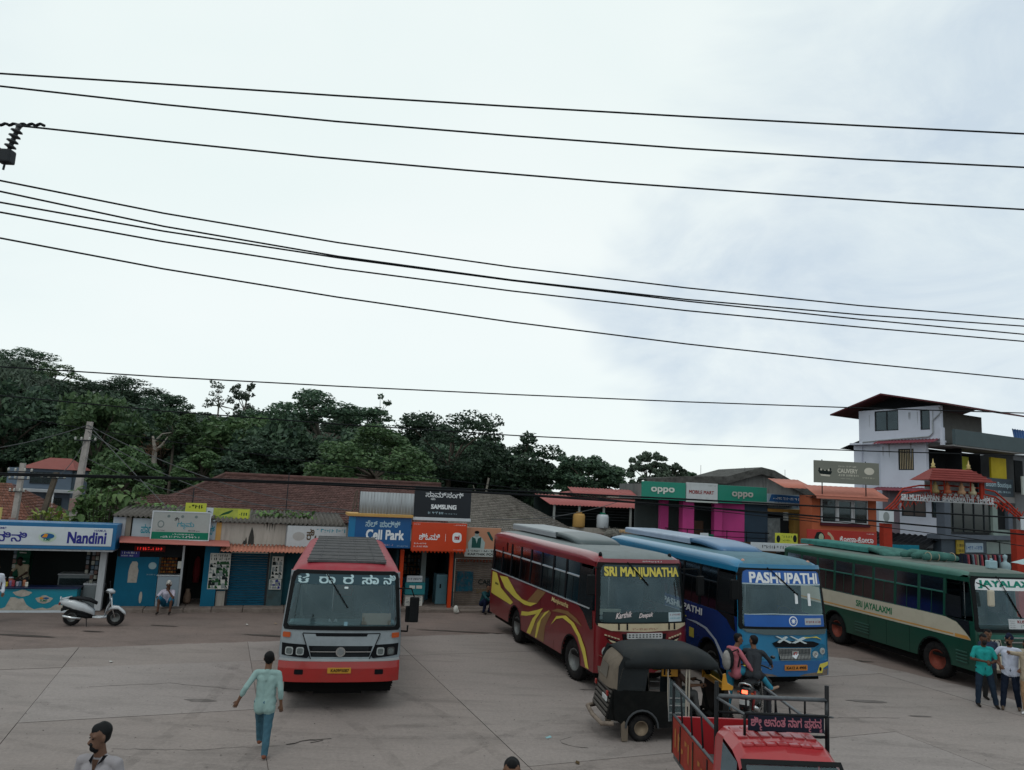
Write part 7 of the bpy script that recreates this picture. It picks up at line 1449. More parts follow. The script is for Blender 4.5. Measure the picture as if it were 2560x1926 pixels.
G.fp('cream_bumper', [(-1.2, 1.0), (1.2, 1.0), (1.2, 1.15), (-1.2, 1.15)], P_cr, .03); G.fp('green_mask', [(-1.18, 1.50), (1.18, 1.50), (1.15, 1.38), (-1.1, 1.38)], P_gn2, .03)
for sg in (-1, 1):
    G.fp('headlamp_housing', [(sg * 1.16, 1.38), (sg * .6, 1.38), (sg * .55, 1.16), (sg * 1.1, 1.16)], P_cr, .025)
    for c in (.72, .96): G.fp('headlamp', ell(sg * c, 1.27, .08, .08, 16), M_lamp, .05)
    for q in range(4): G.fp('side_vent', [(sg * (1.05 - q * .12), 1.36), (sg * (.98 - q * .12), 1.36), (sg * (.93 - q * .12), 1.18), (sg * (1.0 - q * .12), 1.18)], M_black, .03)
G.fp('lower_bumper', [(-1.2, .52), (1.2, .52), (1.2, .95), (-1.2, .95)], P_cr, .035)
for k in range(2): G.fp('chrome_bar', [(-.5, 1.42 - k * .12), (1.0, 1.42 - k * .12), (1.0, 1.45 - k * .12), (-.5, 1.45 - k * .12)], M_chrome, .05)
G.wiper(-.45, 3.04, .1, 2.05); 
mm = MB().rbox(-1.16, -.98, -.28, -.18, 2.28, 2.72, .06).build('mirror', P_cr, G.r); MB().tube([(-1.1, .2, 2.85), (-1.15, -.15, 2.80), (-1.08, -.22, 2.70)], .018, 6).build('mirror_arm', M_rubber, G.r)
rack(G, 4.3, 9.2, mat('tarp_teal', (.05, .19, .17), .7, .25, 4, bump=.6), mat('tarp_green', (.06, .16, .14), .8, .4, 5, bump=.8), fw=.9)
r_ = random.Random(3); m_ = MB()
vs = []; 
lb = empty('rope_bundle', G.r.matrix_basis @ Vector((0, 3.2, 3.2)), .24, 'dusty rolled teal tarpaulin tied with rope at the front of the green bus roof', 'tarpaulin')
for k in range(3): MB().tube([(-.62, -.5 + .45 * k, .10), (-.2, -.46 + .45 * k, .16), (.3, -.52 + .42 * k, .13), (.62, -.5 + .45 * k, .09)], [.09, .14, .13, .08], 10).build('roll', mat('tarp_green'), lb)
for k in range(4): MB().lathe([(.135 + .012 * math.cos(a), .012 * math.sin(a)) for a in np.linspace(0, 2 * PI, 7)[:-1]], (-.45 + k * .3, -.48, .13), 'x', 12, closed=True).build('rope', mat('rope_tan', (.4, .33, .24)), lb)
bk = empty('water_can', G.r.matrix_basis @ Vector((.1, .9, 3.19)), 0, 'pale blue plastic can standing on the front of the green bus roof', 'can'); MB().rbox(-.13, .13, -.09, .09, 0, .22, .03).lathe([(.04, .22), (.04, .27), (0, .28)], n=8).build('can_body', mat('can_blue', (.3, .45, .5), .4), bk)

for b_, q in ((M, (2.75, 3.9)), (B, (2.9, 4.1)), (G, (2.6, 3.6, 4.45, 8.0))): seams(b_, q, .52, 1.23 if b_ is G else 1.85)
# ================================================================ autorickshaw
def loftx(name, secs, m, parent, smooth=True):
    """secs: list of rings (same count) -> skin"""
    n = len(secs[0]); vs = [p for s_ in secs for p in s_]; fs = [(j * n + i, j * n + (i + 1) % n, (j + 1) * n + (i + 1) % n, (j + 1) * n + i) for j in range(len(secs) - 1) for i in range(n)]
    fs += [tuple(range(n))[::-1], tuple((len(secs) - 1) * n + i for i in range(n))]; return mesh_obj(name, vs, fs, m, parent, smooth)
M_ablk = mat('auto_black_paint', (.006, .007, .007), .45, .2, 2, dirt=.25, dirtcol='2e2d2a'); M_hood = mat('auto_hood_cloth', (.022, .026, .028), .6, .35, .7, dirt=.25, dirtcol='4b463f', bump=.15); M_hoodb = mat('auto_rear_dusty', (.17, .14, .11), .8, .2, 1.5, dirt=.5, dirtcol='3c3833'); M_yelo = mat('auto_yellow', (.55, .26, .02), .4, .1, 2)
AH = math.radians(7)
a_ = empty('autorickshaw', (2.2, 15.85, 0), AH, 'dusty black autorickshaw with a yellow front edge, side on, below the maroon bus', 'autorickshaw')
# local x: rear 0 -> front 2.6 ; near side y = -.62
HW = .62
# lower tub with rear wheel arch on both sides
for sg in (-1, 1):
    pts = [(.06, .42), (.24, .30)]; 
    for k in range(9): q = PI - PI * k / 8; pts.append((.60 + .29 * math.cos(q), .27 + .29 * math.sin(q)))
    pts += [(.95, .28), (1.55, .28), (1.55, .40), (1.14, .40), (1.10, .95), (.02, .98), (.02, .6)]
    MB().prism(pts, sg * HW - .015, sg * HW + .015, 'xz').build('side_panel', M_ablk, a_)
    for k in range(3): MB().box(1.16, 1.42, sg * HW - .012, sg * HW + .012, .55 + k * .14, .565 + k * .14).build('rail', mat('rail_grey', (.3, .3, .3), .5), a_)
    MB().tube([(.60 + .33 * math.cos(q), sg * (HW + .03), .27 + .33 * math.sin(q)) for q in np.linspace(PI, 0, 11)], .02, 6).build('mudguard', mat('guard_rubber', (.06, .065, .07), .6), a_)
    MB().prism([(.20, .02), (.32, .02), (.32, .30), (.24, .40), (.18, .34)], sg * HW - .02, sg * HW + .02, 'xz').build('mud_flap', mat('flap_dusty', (.16, .13, .10), .9), a_)
# rear of the tub: slatted engine cover, bumper, number plate
MB().prism([(-.10, .42), (.02, .98), (.10, .98), (.10, .38)], -HW + .02, HW - .02, 'xz').build('engine_cover', M_ablk, a_)
for k in range(6): MB().box(-.12 + .022 * k, -.09 + .022 * k, -.52, .52, .46 + k * .085, .50 + k * .085).build('louvre', mat('louvre_dusty', (.12, .11, .10), .7), a_)
MB().rbox(-.10, -.075, -.50, -.18, .72, .82, .01).build('number_plate', mat('plate_white', (.5, .52, .52)), a_)
for y in (-.50, .42): MB().rbox(-.09, -.05, y, y + .09, .82, .92, .02).build('tail_lamp', mat('tail_red', (.25, .02, .015), .3), a_)
MB().tube([(.02, -.68, .36), (-.2, -.60, .34), (-.24, 0, .34), (-.2, .60, .34), (.02, .68, .36)], .045, 8).build('bumper', mat('bumper_rusty', (.20, .16, .13), .7, .4, 6), a_)
# hood
R = []
prof = [(-.0, .95, 0), (.02, 1.30, .02), (.10, 1.50, .06), (.30, 1.66, .10), (.7, 1.74, .12), (1.2, 1.76, .12), (1.7, 1.72, .10), (2.02, 1.60, .08)]
NH = 14; vs = []; 
stn = [(.22, 1.60), (.45, 1.70), (.85, 1.75), (1.3, 1.76), (1.75, 1.72), (2.05, 1.62), (2.15, 1.52)]
for (x, zt) in stn:
    for k in range(NH + 1):
        q = PI * k / NH; y = -HW * 1.04 * math.copysign(abs(math.cos(q)) ** .5, math.cos(q)); z = 1.40 + (zt - 1.40) * math.sin(q) ** .6; vs.append((x, y, z if 0 < k < NH else 1.40))
fs = [(j * (NH + 1) + k, j * (NH + 1) + k + 1, (j + 1) * (NH + 1) + k + 1, (j + 1) * (NH + 1) + k) for j in range(len(stn) - 1) for k in range(NH)]
o = mesh_obj('hood', vs, fs, M_hood, a_, True); sd = o.modifiers.new('t', 'SOLIDIFY'); sd.thickness = .03
# rear cloth wall curving round
vs = []; hs = [(.97, -.06), (1.15, -.03), (1.35, .02), (1.50, .10), (1.60, .22)]
for z, x0 in hs:
    for k in range(13):
        q = -1 + k / 6; vs.append((x0 + .16 * abs(q) ** 4, HW * 1.03 * q, z + (0 if z < 1.5 else -.04 * q ** 4)))
o = mesh_obj('rear_cloth', vs, [(j * 13 + k, j * 13 + k + 1, (j + 1) * 13 + k + 1, (j + 1) * 13 + k) for j in range(4) for k in range(12)], M_hoodb, a_, True)
MB().add([(-.045, -.28, 1.12), (-.045, .28, 1.12), (.0, .25, 1.36), (.0, -.25, 1.36)], [(0, 1, 2, 3)]).build('rear_window', mat('rear_film', (.13, .12, .10), .3), a_)
for sg in (-1, 1):
    MB().add([(.08, sg * HW * 1.03, .96), (.66, sg * HW * 1.0, .96), (.72, sg * HW * 1.03, 1.42), (.20, sg * HW * 1.04, 1.62), (.10, sg * HW * 1.03, 1.42)], [(0, 1, 2, 3, 4)]).build('side_cloth', M_hood, a_)
    for x in (1.12, 1.50, 1.56): MB().tube([(x, sg * HW, .3), (x, sg * HW, 1.42)], .012 if x == 1.12 else .017, 6).build('stay', mat('stay_pale', (.40, .36, .30), .5), a_)
    MB().tube([(.7, sg * (HW + .01), 1.40), (2.1, sg * (HW - .03), 1.40)], .02, 6).build('roof_rail', M_black, a_)
    MB().tube([(2.12, sg * (HW - .08), 1.52), (2.42, sg * (HW - .16), 1.02)], .035, 6).build('front_pillar', M_ablk, a_)
    MB().prism([(1.55, .28), (2.25, .30), (2.5, .42), (2.5, .5), (2.2, .36), (1.55, .36)], sg * (HW - .1) - .01, sg * (HW - .1) + .01, 'xz').build('sill', M_ablk, a_)
# translucent scoop door with the pale curve seen on the near side
v_ = [(1.14, -.62, .42), (1.20, -.62, .34), (1.32, -.62, .30), (1.46, -.62, .34), (1.52, -.62, .46), (1.50, -.62, .92), (1.15, -.62, 1.22)]
mesh_obj('clear_side_sheet', v_, [tuple(range(7))], glass('plastic_sheet', (.32, .40, .38), 1.3, base=.05), a_); MB().tube(v_ + [v_[0]], .010, 5).build('sheet_rim', mat('rail_grey'), a_)
# front: yellow edged cowl, windscreen, nose and fork
cw = [[(2.22, y, .38), (2.30, y * .96, .95)] for y in (-.5, .5)]
loftx('front_cowl', [[(2.28, -.54, .36), (2.28, .54, .36), (2.34, .52, .98), (2.34, -.52, .98)], [(2.48, -.40, .36), (2.48, .40, .36), (2.46, .42, .99), (2.46, -.42, .99)], [(2.60, -.18, .42), (2.60, .18, .42), (2.56, .22, .90), (2.56, -.22, .90)]], M_ablk, a_, False)
MB().prism([(2.28, .98), (2.50, .98), (2.52, 1.06), (2.40, 1.10), (2.36, 1.30), (2.30, 1.28)], -.53, -.50, 'xz').build('yellow_edge', M_yelo, a_); MB().prism([(2.28, .98), (2.50, .98), (2.52, 1.06), (2.40, 1.10), (2.36, 1.30), (2.30, 1.28)], .50, .53, 'xz').build('yellow_edge', M_yelo, a_)
MB().rbox(2.30, 2.54, -.50, .50, .985, 1.05, .02).build('yellow_cowl', M_yelo, a_)
MB().add([(2.42, -.48, 1.06), (2.42, .48, 1.06), (2.14, .52, 1.50), (2.14, -.52, 1.50)], [(0, 1, 2, 3)]).build('windscreen', M_gl_side, a_)
MB().lathe([(.09, 0), (.09, .05), (.07, .08), (0, .09)], (2.58, 0, .78), 'x', 14).build('headlamp', M_lamp, a_); MB().prism([(2.2, .36), (2.55, .36), (2.72, .42), (2.62, .50), (2.3, .42)], -.14, .14, 'xz').build('front_mudguard', M_ablk, a_)
wheel(a_, 2.52, 0, .24, .12, M_rim).rotation_euler = (0, 0, PI / 2); M_rimt = mat('rim_tan', (.22, .17, .12), .6, .3, 8, dirt=.4)
for sg in (-1, 1): w_ = wheel(a_, .60, sg * .54, .25, .14, M_rimt); w_.rotation_euler = (0, 0, PI / 2)
MB().box(.3, 2.4, -.5, .5, .28, .32).build('floor', M_under, a_)
MB().rbox(.30, .85, -.55, .55, .62, .78, .05).rbox(.18, .34, -.55, .55, .78, 1.22, .05).build('passenger_seat', M_seat, a_); MB().rbox(1.35, 1.62, -.35, .35, .66, .78, .04).rbox(1.30, 1.36, -.4, .4, .5, 1.10, .02).build('driver_seat', M_seat, a_)
MB().tube([(2.0, -.28, 1.0), (2.05, 0, 1.02), (2.0, .28, 1.0)], .018, 6).tube([(2.05, 0, 1.0), (2.2, 0, .5)], .03, 6).build('handlebar', M_rubber, a_)
sk = MB().rbox(1.18, 1.62, .50, .52, 1.10, 1.38, .01).build('hanging_sticker_board', mat('sticker_yellow', (.45, .28, .04), .5, .5, 12), a_)
sp_ = MB().rbox(.66, 1.0, -.66, -.63, 1.18, 1.36, .01).build('yellow_sticker', M_yelo, a_); text('12', .70, .86, 1.21, 1.33, M_black, sp_, lambda x, z, d: (x, -.66 - d, z), bold=.05)
sp_.location = (.42, .30, 0)

# ================================================================ red pickup with a roof rack
TY = .03
t_ = empty('red_pickup', (3.72, 9.42, .0), TY, 'small red pickup with black cage rails and a Kannada board over its cab', 'pickup truck')
M_tr = mat('pickup_red', (.36, .016, .022), .3, .08, 1.5, coat=.4, dirt=.15, dirtcol='6a3a36'); M_trf = mat('pickup_red_faded', (.30, .035, .022), .5, .25, 3, dirt=.3); M_bar = mat('black_bar', (.012, .013, .015), .45); M_barl = mat('sheen_bar', (.09, .10, .11), .4, .3, 8)  # M_barl: the black bars again, reflected light put into a paler colour
HWt = .72
# cab (x lateral, front at y=-.62 .. back y=.95)
cab = []
for (y, zt, hw) in ((-.70, 1.02, .66), (-.60, 1.12, .69), (-.05, 1.66, .62), (.05, 1.72, .61), (.25, 1.79, .61), (.60, 1.82, .61), (.86, 1.80, .61), (.92, 1.72, .62)):
    ring = [(-.70, .45), (-.71, .9), (-.70, 1.02)]
    r_g = [(-.70, y, .45), (-.715, y, .85), (-hw - .03, y, min(zt, 1.05)), (-hw, y, max(zt - .10, 1.02)), (-hw + .09, y, zt - .01), (0, y, zt + .02), (hw - .09, y, zt - .01), (hw, y, max(zt - .10, 1.02)), (hw + .03, y, min(zt, 1.05)), (.715, y, .85), (.70, y, .45)]
    cab.append(r_g)
n = 11; vs = [p for r in cab for p in r]; fs = []; 
for j in range(len(cab) - 1):
    for i in range(n - 1):
        if j in (1,) and i in (3, 4, 5, 6): continue        # windscreen opening
        if j in (2, 3, 4) and i in (2, 7): continue          # door windows
        fs.append((j * n + i, (j + 1) * n + i, (j + 1) * n + i + 1, j * n + i + 1))
fs += [tuple(range(n)), tuple((len(cab) - 1) * n + i for i in range(n))[::-1]]
o = mesh_obj('cab', vs, fs, M_tr, t_, False); bv = o.modifiers.new('b', 'BEVEL'); bv.width = .02; bv.segments = 2
for i in range(7):   # pressed roof panels
    for j in range(3): MB().rbox(-.50 + i * .145, -.50 + i * .145 + .128, .16 + j * .20, .16 + j * .20 + .182, 1.80 + .006 * (j == 1) - .03 * (j == 0) - .022 * (abs(i - 3) / 3), 1.838 - .032 * (j == 0) - .022 * (abs(i - 3) / 3), .012).build('roof_rib', M_tr, t_)
MB().add([(-.63, -.62, 1.10), (.63, -.62, 1.10), (.56, -.06, 1.665), (-.56, -.06, 1.665)], [(0, 1, 2, 3)]).build('windscreen', M_gl_front, t_)
MB().add([(-.66, -.62, 1.09), (.66, -.62, 1.09), (.63, -.60, 1.13), (-.63, -.60, 1.13), (-.61, -.04, 1.68), (.61, -.04, 1.68), (.56, -.085, 1.64), (-.56, -.085, 1.64)], [(0, 1, 2, 3), (4, 7, 6, 5), (0, 3, 7, 4), (1, 5, 6, 2)]).build('windscreen_seal', M_rubber, t_).location = (0, -.008, .01)
for sg in (-1, 1): MB().add([(sg * .66, -.02, 1.08), (sg * .66, .60, 1.08), (sg * .62, .58, 1.68), (sg * .62, .04, 1.62)], [(0, 1, 2, 3)]).build('door_window', M_gl_side, t_)
MB().rbox(-.60, .60, -.45, -.15, .95, 1.12, .03).build('dashboard', mat('dash_dark', (.02, .03, .03)), t_); MB().rbox(-.55, -.05, .35, .62, .6, 1.35, .06).rbox(.05, .55, .35, .62, .6, 1.35, .06).build('seat', M_seat, t_)
st_ = MB().box(-.11, .06, -.01, 0, 0, .09).build('windscreen_sticker', mat('sticker_blue'), t_); st_.location = (.06, -.28, 1.43); st_.rotation_euler = (-.78, 0, 0); st_ = text('ALWAYS', 0, .24, 0, .035, M_txtw, t_, lambda x, z, d: (x, -d, z)); st_.location = (.30, -.27, 1.45); st_.rotation_euler = (-.78, 0, 0)
MB().rbox(-.70, .70, -.80, -.62, .40, .95, .04).build('front_bumper', M_tr, t_)
for sg in (-1, 1): MB().rbox(sg * .55 - .1, sg * .55 + .1, -.82, -.79, .72, .86, .03).build('headlamp', M_lamp, t_)
# bed
MB().box(-.74, .74, 1.02, 3.20, .62, .70).build('bed_floor', mat('bed_grey', (.12, .12, .12), .7, .4, 3, dirt=.5), t_)
for sg in (-1, 1):
    sd = MB().rbox(sg * .74 - .02, sg * .74 + .02, 1.02, 3.20, .70, 1.24, .008).build('bed_side', M_trf if sg < 0 else M_tr, t_)
    for k in range(3): MB().box(sg * .735 - .035, sg * .735 + .035, 1.3 + k * .7, 1.34 + k * .7, .70, 1.22).build('bed_rib', M_bar, t_)
    scrb = scribble(-3.05, -1.15, .82, 1.12, mat('orange_ink'), t_, lambda x, z, d: (-.762 - d, -x, z), seed=5) if sg < 0 else None
MB().rbox(-.72, .72, 3.18, 3.22, .70, 1.24, .01).build('tailgate', M_tr, t_); MB().rbox(-.72, .72, 1.0, 1.04, .70, 1.30, .01).build('bed_front', M_tr, t_)
def bars(pts, r=.02, m=M_bar, name='rail'): return MB().tube([Vector(p) for p in pts], r, 8).build(name, m, t_)
for sg in (-1, 1):
    bars([(sg * .75, 1.0, 1.70), (sg * .75, 3.2, 1.72)], .022, M_barl); bars([(sg * .75, 1.0, 1.27), (sg * .75, 3.2, 1.27)], .02, M_bar if sg > 0 else M_barl)
    for y in (1.55, 2.1, 2.65): bars([(sg * .75, y, 1.25), (sg * .75, y + .12, 1.70)], .014, name='stanchion')
    bars([(sg * .75, 3.2, .7), (sg * .75, 3.2, 1.74)], .024, name='corner_post'); bars([(sg * .75, .98, .75), (sg * .75, .98, 2.30)], .03, name='corner_post')
    bars([(sg * .75 if sg > 0 else -.75, .98, 2.10), (.44 if sg > 0 else -.60, .32, 2.08)], .018, M_barl if sg < 0 else M_bar); bars([(sg * .44 if sg > 0 else -.60, .32, 1.84), (sg * .44 if sg > 0 else -.60, .32, 2.08)], .018, name='stanchion')
bars([(-.75, .98, 2.12), (.75, .98, 2.12)], .028, M_barl); bars([(-.75, .98, 1.92), (.75, .98, 1.92)], .016); bars([(-.75, .98, 1.66), (.75, .98, 1.66)], .018); bars([(-.60, .32, 2.09), (.44, .32, 2.09)], .02)
for x in (-.35, .05, .45): bars([(x, .98, 1.92), (x, .98, 2.12)], .014, name='stanchion'); bars([(x, .98, 1.93), (x + .08, .34, 2.08)], .012, M_barl)
for x in (-.5, -.25): bars([(x, .98, 1.70), (x + .18, .34, 1.90)], .014, M_bar)
bd_ = MB().rbox(-.56, .40, .30, .325, 1.90, 2.08, .006).build('name_board', mat('board_dark_navy', (.012, .015, .028), .5), t_)
ktext('ಶೀ_c| |ಅ|ನಂ|ತ| |ನಾ|ಗ| |ಪ_c|ಸ|ನ_ನ', -.53, .37, 1.91, 2.065, mat('faded_pink_letter', (.38, .14, .18), .5), bd_, lambda x, z, d: (x, .30 - d, z), bold=.02)
for sg in (-1, 1):
    for y in (-.1, 2.5): wheel(t_, sg * .62, y, .29, .16, M_rim)
MB().box(-.6, .6, -.5, 3.1, .35, .61).build('chassis', M_under, t_)

# ================================================================ scooter and motorcycle
def scooter():
    s = empty('scooter', (-12.55, 23.7, 0), math.radians(14), 'white scooter parked on its stand in front of the dairy booth', 'scooter')
    Wp = mat('scooter_white', (.50, .53, .56), .25, .05, coat=.6); Kp = mat('scooter_black', (.012, .013, .015), .5)
    # x: rear -.65 (wheel) -> front .62 ; y lateral
    for x, m in ((-.60, M_rim), (.62, M_rim)): w = wheel(s, x, 0, .24, .10, m); w.rotation_euler = (0, 0, PI / 2)
    def body(secs, m, name): return loftx(name, [[(x, y * w, z + h * v) for y, v in ((-.5, -1), (-1, -.5), (-1, .5), (-.6, 1), (.6, 1), (1, .5), (1, -.5), (.5, -1))] for x, z, w, h in secs], m, s)
    body([(-.98, .70, .05, .04), (-.85, .68, .12, .10), (-.55, .60, .17, .16), (-.25, .52, .16, .14), (-.02, .40, .12, .09), (.02, .34, .06, .04)], Wp, 'body')
    body([(-.88, .56, .06, .05), (-.6, .50, .15, .05), (-.3, .40, .15, .06), (-.05, .32, .10, .04)], Kp, 'lower_body')
    body([(-.72, .80, .10, .03), (-.45, .81, .14, .05), (-.15, .76, .13, .05), (.05, .66, .10, .04)], Kp, 'seat')
    body([(.0, .26, .14, .03), (.2, .25, .17, .03), (.38, .27, .15, .04)], Wp, 'footboard')
    body([(.32, .28, .17, .03), (.36, .5, .16, .05), (.44, .75, .15, .05), (.40, .96, .12, .05), (.36, 1.02, .08, .03)], Wp, 'front_shield'); body([(.30, .40, .10, .03), (.34, .6, .12, .05), (.35, .9, .10, .05)], Kp, 'inner_shield')
    body([(.36, .44, .04, .03), (.50, .54, .08, .06), (.68, .53, .08, .05), (.84, .40, .07, .05), (.90, .34, .04, .03)], Wp, 'front_mudguard')
    body([(-.92, .46, .05, .05), (-.72, .50, .08, .03), (-.5, .52, .08, .03)], Kp, 'rear_mudguard')
    MB().tube([(.62, -.08, .24), (.50, -.06, .55), (.42, 0, .95)], .02).build('fork', M_chrome, s); MB().tube([(.30, -.30, 1.05), (.38, -.1, 1.02), (.38, .1, 1.02), (.30, .30, 1.05)], .018).build('handlebar', Kp, s)
    body([(.30, 1.04, .14, .05), (.42, 1.03, .13, .07), (.50, 1.0, .07, .04)], Wp, 'headset'); MB().ball((.50, 0, 1.0), (.03, .07, .05), 10).build('headlamp', M_lamp, s)
    for sg in (-1, 1): MB().tube([(.34, sg * .2, 1.06), (.30, sg * .26, 1.22)], .008, 5).lathe([(.05, 0), (.05, .02), (0, .025)], (.28, sg * .28, 1.25), 'x', 12).build('mirror', Kp, s)
    MB().tube([(-.95, -.10, .78), (-.98, 0, .84), (-.95, .10, .78), (-.70, .13, .84)], .015).tube([(-.95, -.10, .78), (-.70, -.13, .84)], .015).build('grab_rail', Wp, s)
    MB().rbox(-1.0, -.96, -.07, .07, .60, .68, .02).build('tail_lamp', mat('tail_red'), s); MB().tube([(-.3, -.14, .22), (-.55, -.17, .24), (-.82, -.17, .30)], [.03, .045, .045]).build('exhaust', M_chrome, s); MB().tube([(-.2, .0, .2), (-.12, -.2, .0)], .012).build('stand', Kp, s)
    body([(-.45, .34, .08, .08), (-.2, .3, .1, .1), (0, .28, .06, .06)], Kp, 'engine')
    return s
scooter()
def motorcycle():
    s = empty('motorcycle', (5.75, 17.4, 0), math.radians(62), 'black motorcycle seen from behind with its tail lamp lit, between the pickup and blue bus', 'motorcycle')
    Kp = mat('bike_black', (.012, .012, .014), .3, coat=.4)
    for x in (-.62, .66): w = wheel(s, x, 0, .30, .10, M_rim); w.rotation_euler = (0, 0, PI / 2)
    def body(secs, m, name): return loftx(name, [[(x, y * w, z + h * v) for y, v in ((-.5, -1), (-1, -.4), (-1, .5), (-.5, 1), (.5, 1), (1, .5), (1, -.4), (.5, -1))] for x, z, w, h in secs], m, s)
    body([(-.02, .82, .10, .08), (.15, .86, .15, .13), (.38, .90, .13, .12), (.50, .92, .07, .06)], Kp, 'tank'); body([(-.85, .86, .08, .03), (-.6, .84, .12, .05), (-.2, .80, .12, .05), (.02, .80, .09, .05)], mat('scooter_black'), 'seat')
    body([(-.95, .78, .05, .03), (-.8, .74, .10, .07), (-.5, .68, .11, .08), (-.2, .62, .09, .06)], Kp, 'tail_fairing'); body([(-.25, .42, .14, .12), (0, .42, .16, .16), (.22, .42, .12, .12)], mat('engine_metal', (.10, .10, .10), .4, metal=.5), 'engine')
    body([(-.98, .44, .06, .02), (-.80, .62, .07, .02), (-.55, .66, .07, .02)], Kp, 'rear_mudguard'); body([(.42, .58, .05, .02), (.66, .64, .06, .02), (.90, .50, .05, .02)], Kp, 'front_mudguard')
    for sg in (-1, 1): MB().tube([(.66, sg * .09, .30), (.48, sg * .09, .95)], .022).build('fork', M_chrome, s); MB().tube([(-.62, sg * .10, .30), (-.45, sg * .12, .66)], .028).build('shock_absorber', mat('shock_red', (.2, .03, .03)), s); MB().rbox(-.92, -.88, sg * .14 - .03, sg * .14 + .03, .68, .72, .01).build('indicator', M_indic, s); MB().tube([(.42, sg * .28, 1.05), (.44, sg * .34, 1.22)], .008, 5).ball((.44, sg * .36, 1.26), (.02, .06, .04), 8).build('mirror', Kp, s)
    MB().tube([(.28, -.36, 1.02), (.45, -.15, 1.04), (.45, .15, 1.04), (.28, .36, 1.02)], .018).build('handlebar', Kp, s); MB().ball((.60, 0, .92), (.08, .09, .09), 10).build('headlamp', M_lamp, s)
    MB().rbox(-1.0, -.97, -.06, .06, .70, .77, .01).build('tail_lamp', mat('tail_lamp_lit', (.7, .1, .05), .3, emit='ff5a3c'), s); MATS['tail_lamp_lit'].node_tree.nodes['Principled BSDF'].inputs['Emission Strength'].default_value = 3.5
    MB().rbox(-1.03, -1.01, -.10, .10, .48, .58, .005).build('number_plate', mat('plate_white'), s); MB().tube([(.1, -.14, .2), (-.35, -.18, .26), (-.85, -.19, .42)], [.02, .04, .045]).build('exhaust', M_chrome, s)
    MB().tube([(-.85, -.15, .80), (-1.0, -.10, .90), (-1.02, 0, .92), (-1.0, .10, .90), (-.85, .15, .80)], .018).build('grab_rail', M_chrome, s)
    for sg in (-1, 1): 
        for k in range(3): MB().box(-.995 + .01 * k, -.98 + .01 * k, sg * .10 - .03, sg * .10 + .03, .60 + k * .05, .615 + k * .05).build('tail_trim', M_chrome, s)
    return s
motorcycle()

t_.scale = (1, 1, 1.03)

for c_ in list(t_.children):
    if c_.name.split('.')[0] in ('cab', 'roof_rib', 'windscreen', 'windscreen_seal', 'door_window', 'dashboard', 'seat', 'windscreen_sticker', 'lettering', 'front_bumper', 'headlamp'): c_.location.x -= .17
# ================================================================ people
TMPS = bpy.data.scenes.new('tmp')
def unit(v): v = np.array(v, float); return v / (np.linalg.norm(v) + 1e-9)
def capsule(mb, a, b, ra, rb, n=12):
    a, b = Vector(a), Vector(b); d = b - a; L_ = d.length
    if L_ < 1e-4: d = Vector((0, 0, 1)); L_ = 1e-4
    d.normalize(); u = d.orthogonal().normalized(); w = d.cross(u); rings = []
    for k in range(1, 4): q = PI / 2 * k / 4; rings.append((-math.cos(q) * ra, math.sin(q) * ra))
    rings += [(0, ra), (L_ * .5, (ra + rb) / 2), (L_, rb)]
    for k in range(1, 4): q = PI / 2 * (1 - k / 4); rings.append((L_ + math.cos(q) * rb, math.sin(q) * rb))
    vs = [a + d * (-ra)] + [a + d * t + (u * math.cos(2 * PI * k / n) + w * math.sin(2 * PI * k / n)) * r for t, r in rings for k in range(n)] + [a + d * (L_ + rb)]
    fs = [(0, 1 + (k + 1) % n, 1 + k) for k in range(n)]
    for j in range(len(rings) - 1): fs += [(1 + j * n + k, 1 + j * n + (k + 1) % n, 1 + (j + 1) * n + (k + 1) % n, 1 + (j + 1) * n + k) for k in range(n)]
    e = len(vs) - 1; o = 1 + (len(rings) - 1) * n; fs += [(o + k, o + (k + 1) % n, e) for k in range(n)]
    mb.add(vs, fs, True)
BASE = dict(hipL=(-.09, 0, .92), hipR=(.09, 0, .92), kneeL=(-.10, -.03, .50), kneeR=(.10, -.03, .50), ankL=(-.10, .02, .08), ankR=(.10, .02, .08), pel=(0, 0, .96), chest=(0, 0, 1.27), neck=(0, .01, 1.47), head=(0, -.02, 1.625), shL=(-.185, 0, 1.40), shR=(.185, 0, 1.40), elL=(-.25, .03, 1.13), elR=(.25, .03, 1.13), wrL=(-.25, -.06, .88), wrR=(.25, -.06, .88))
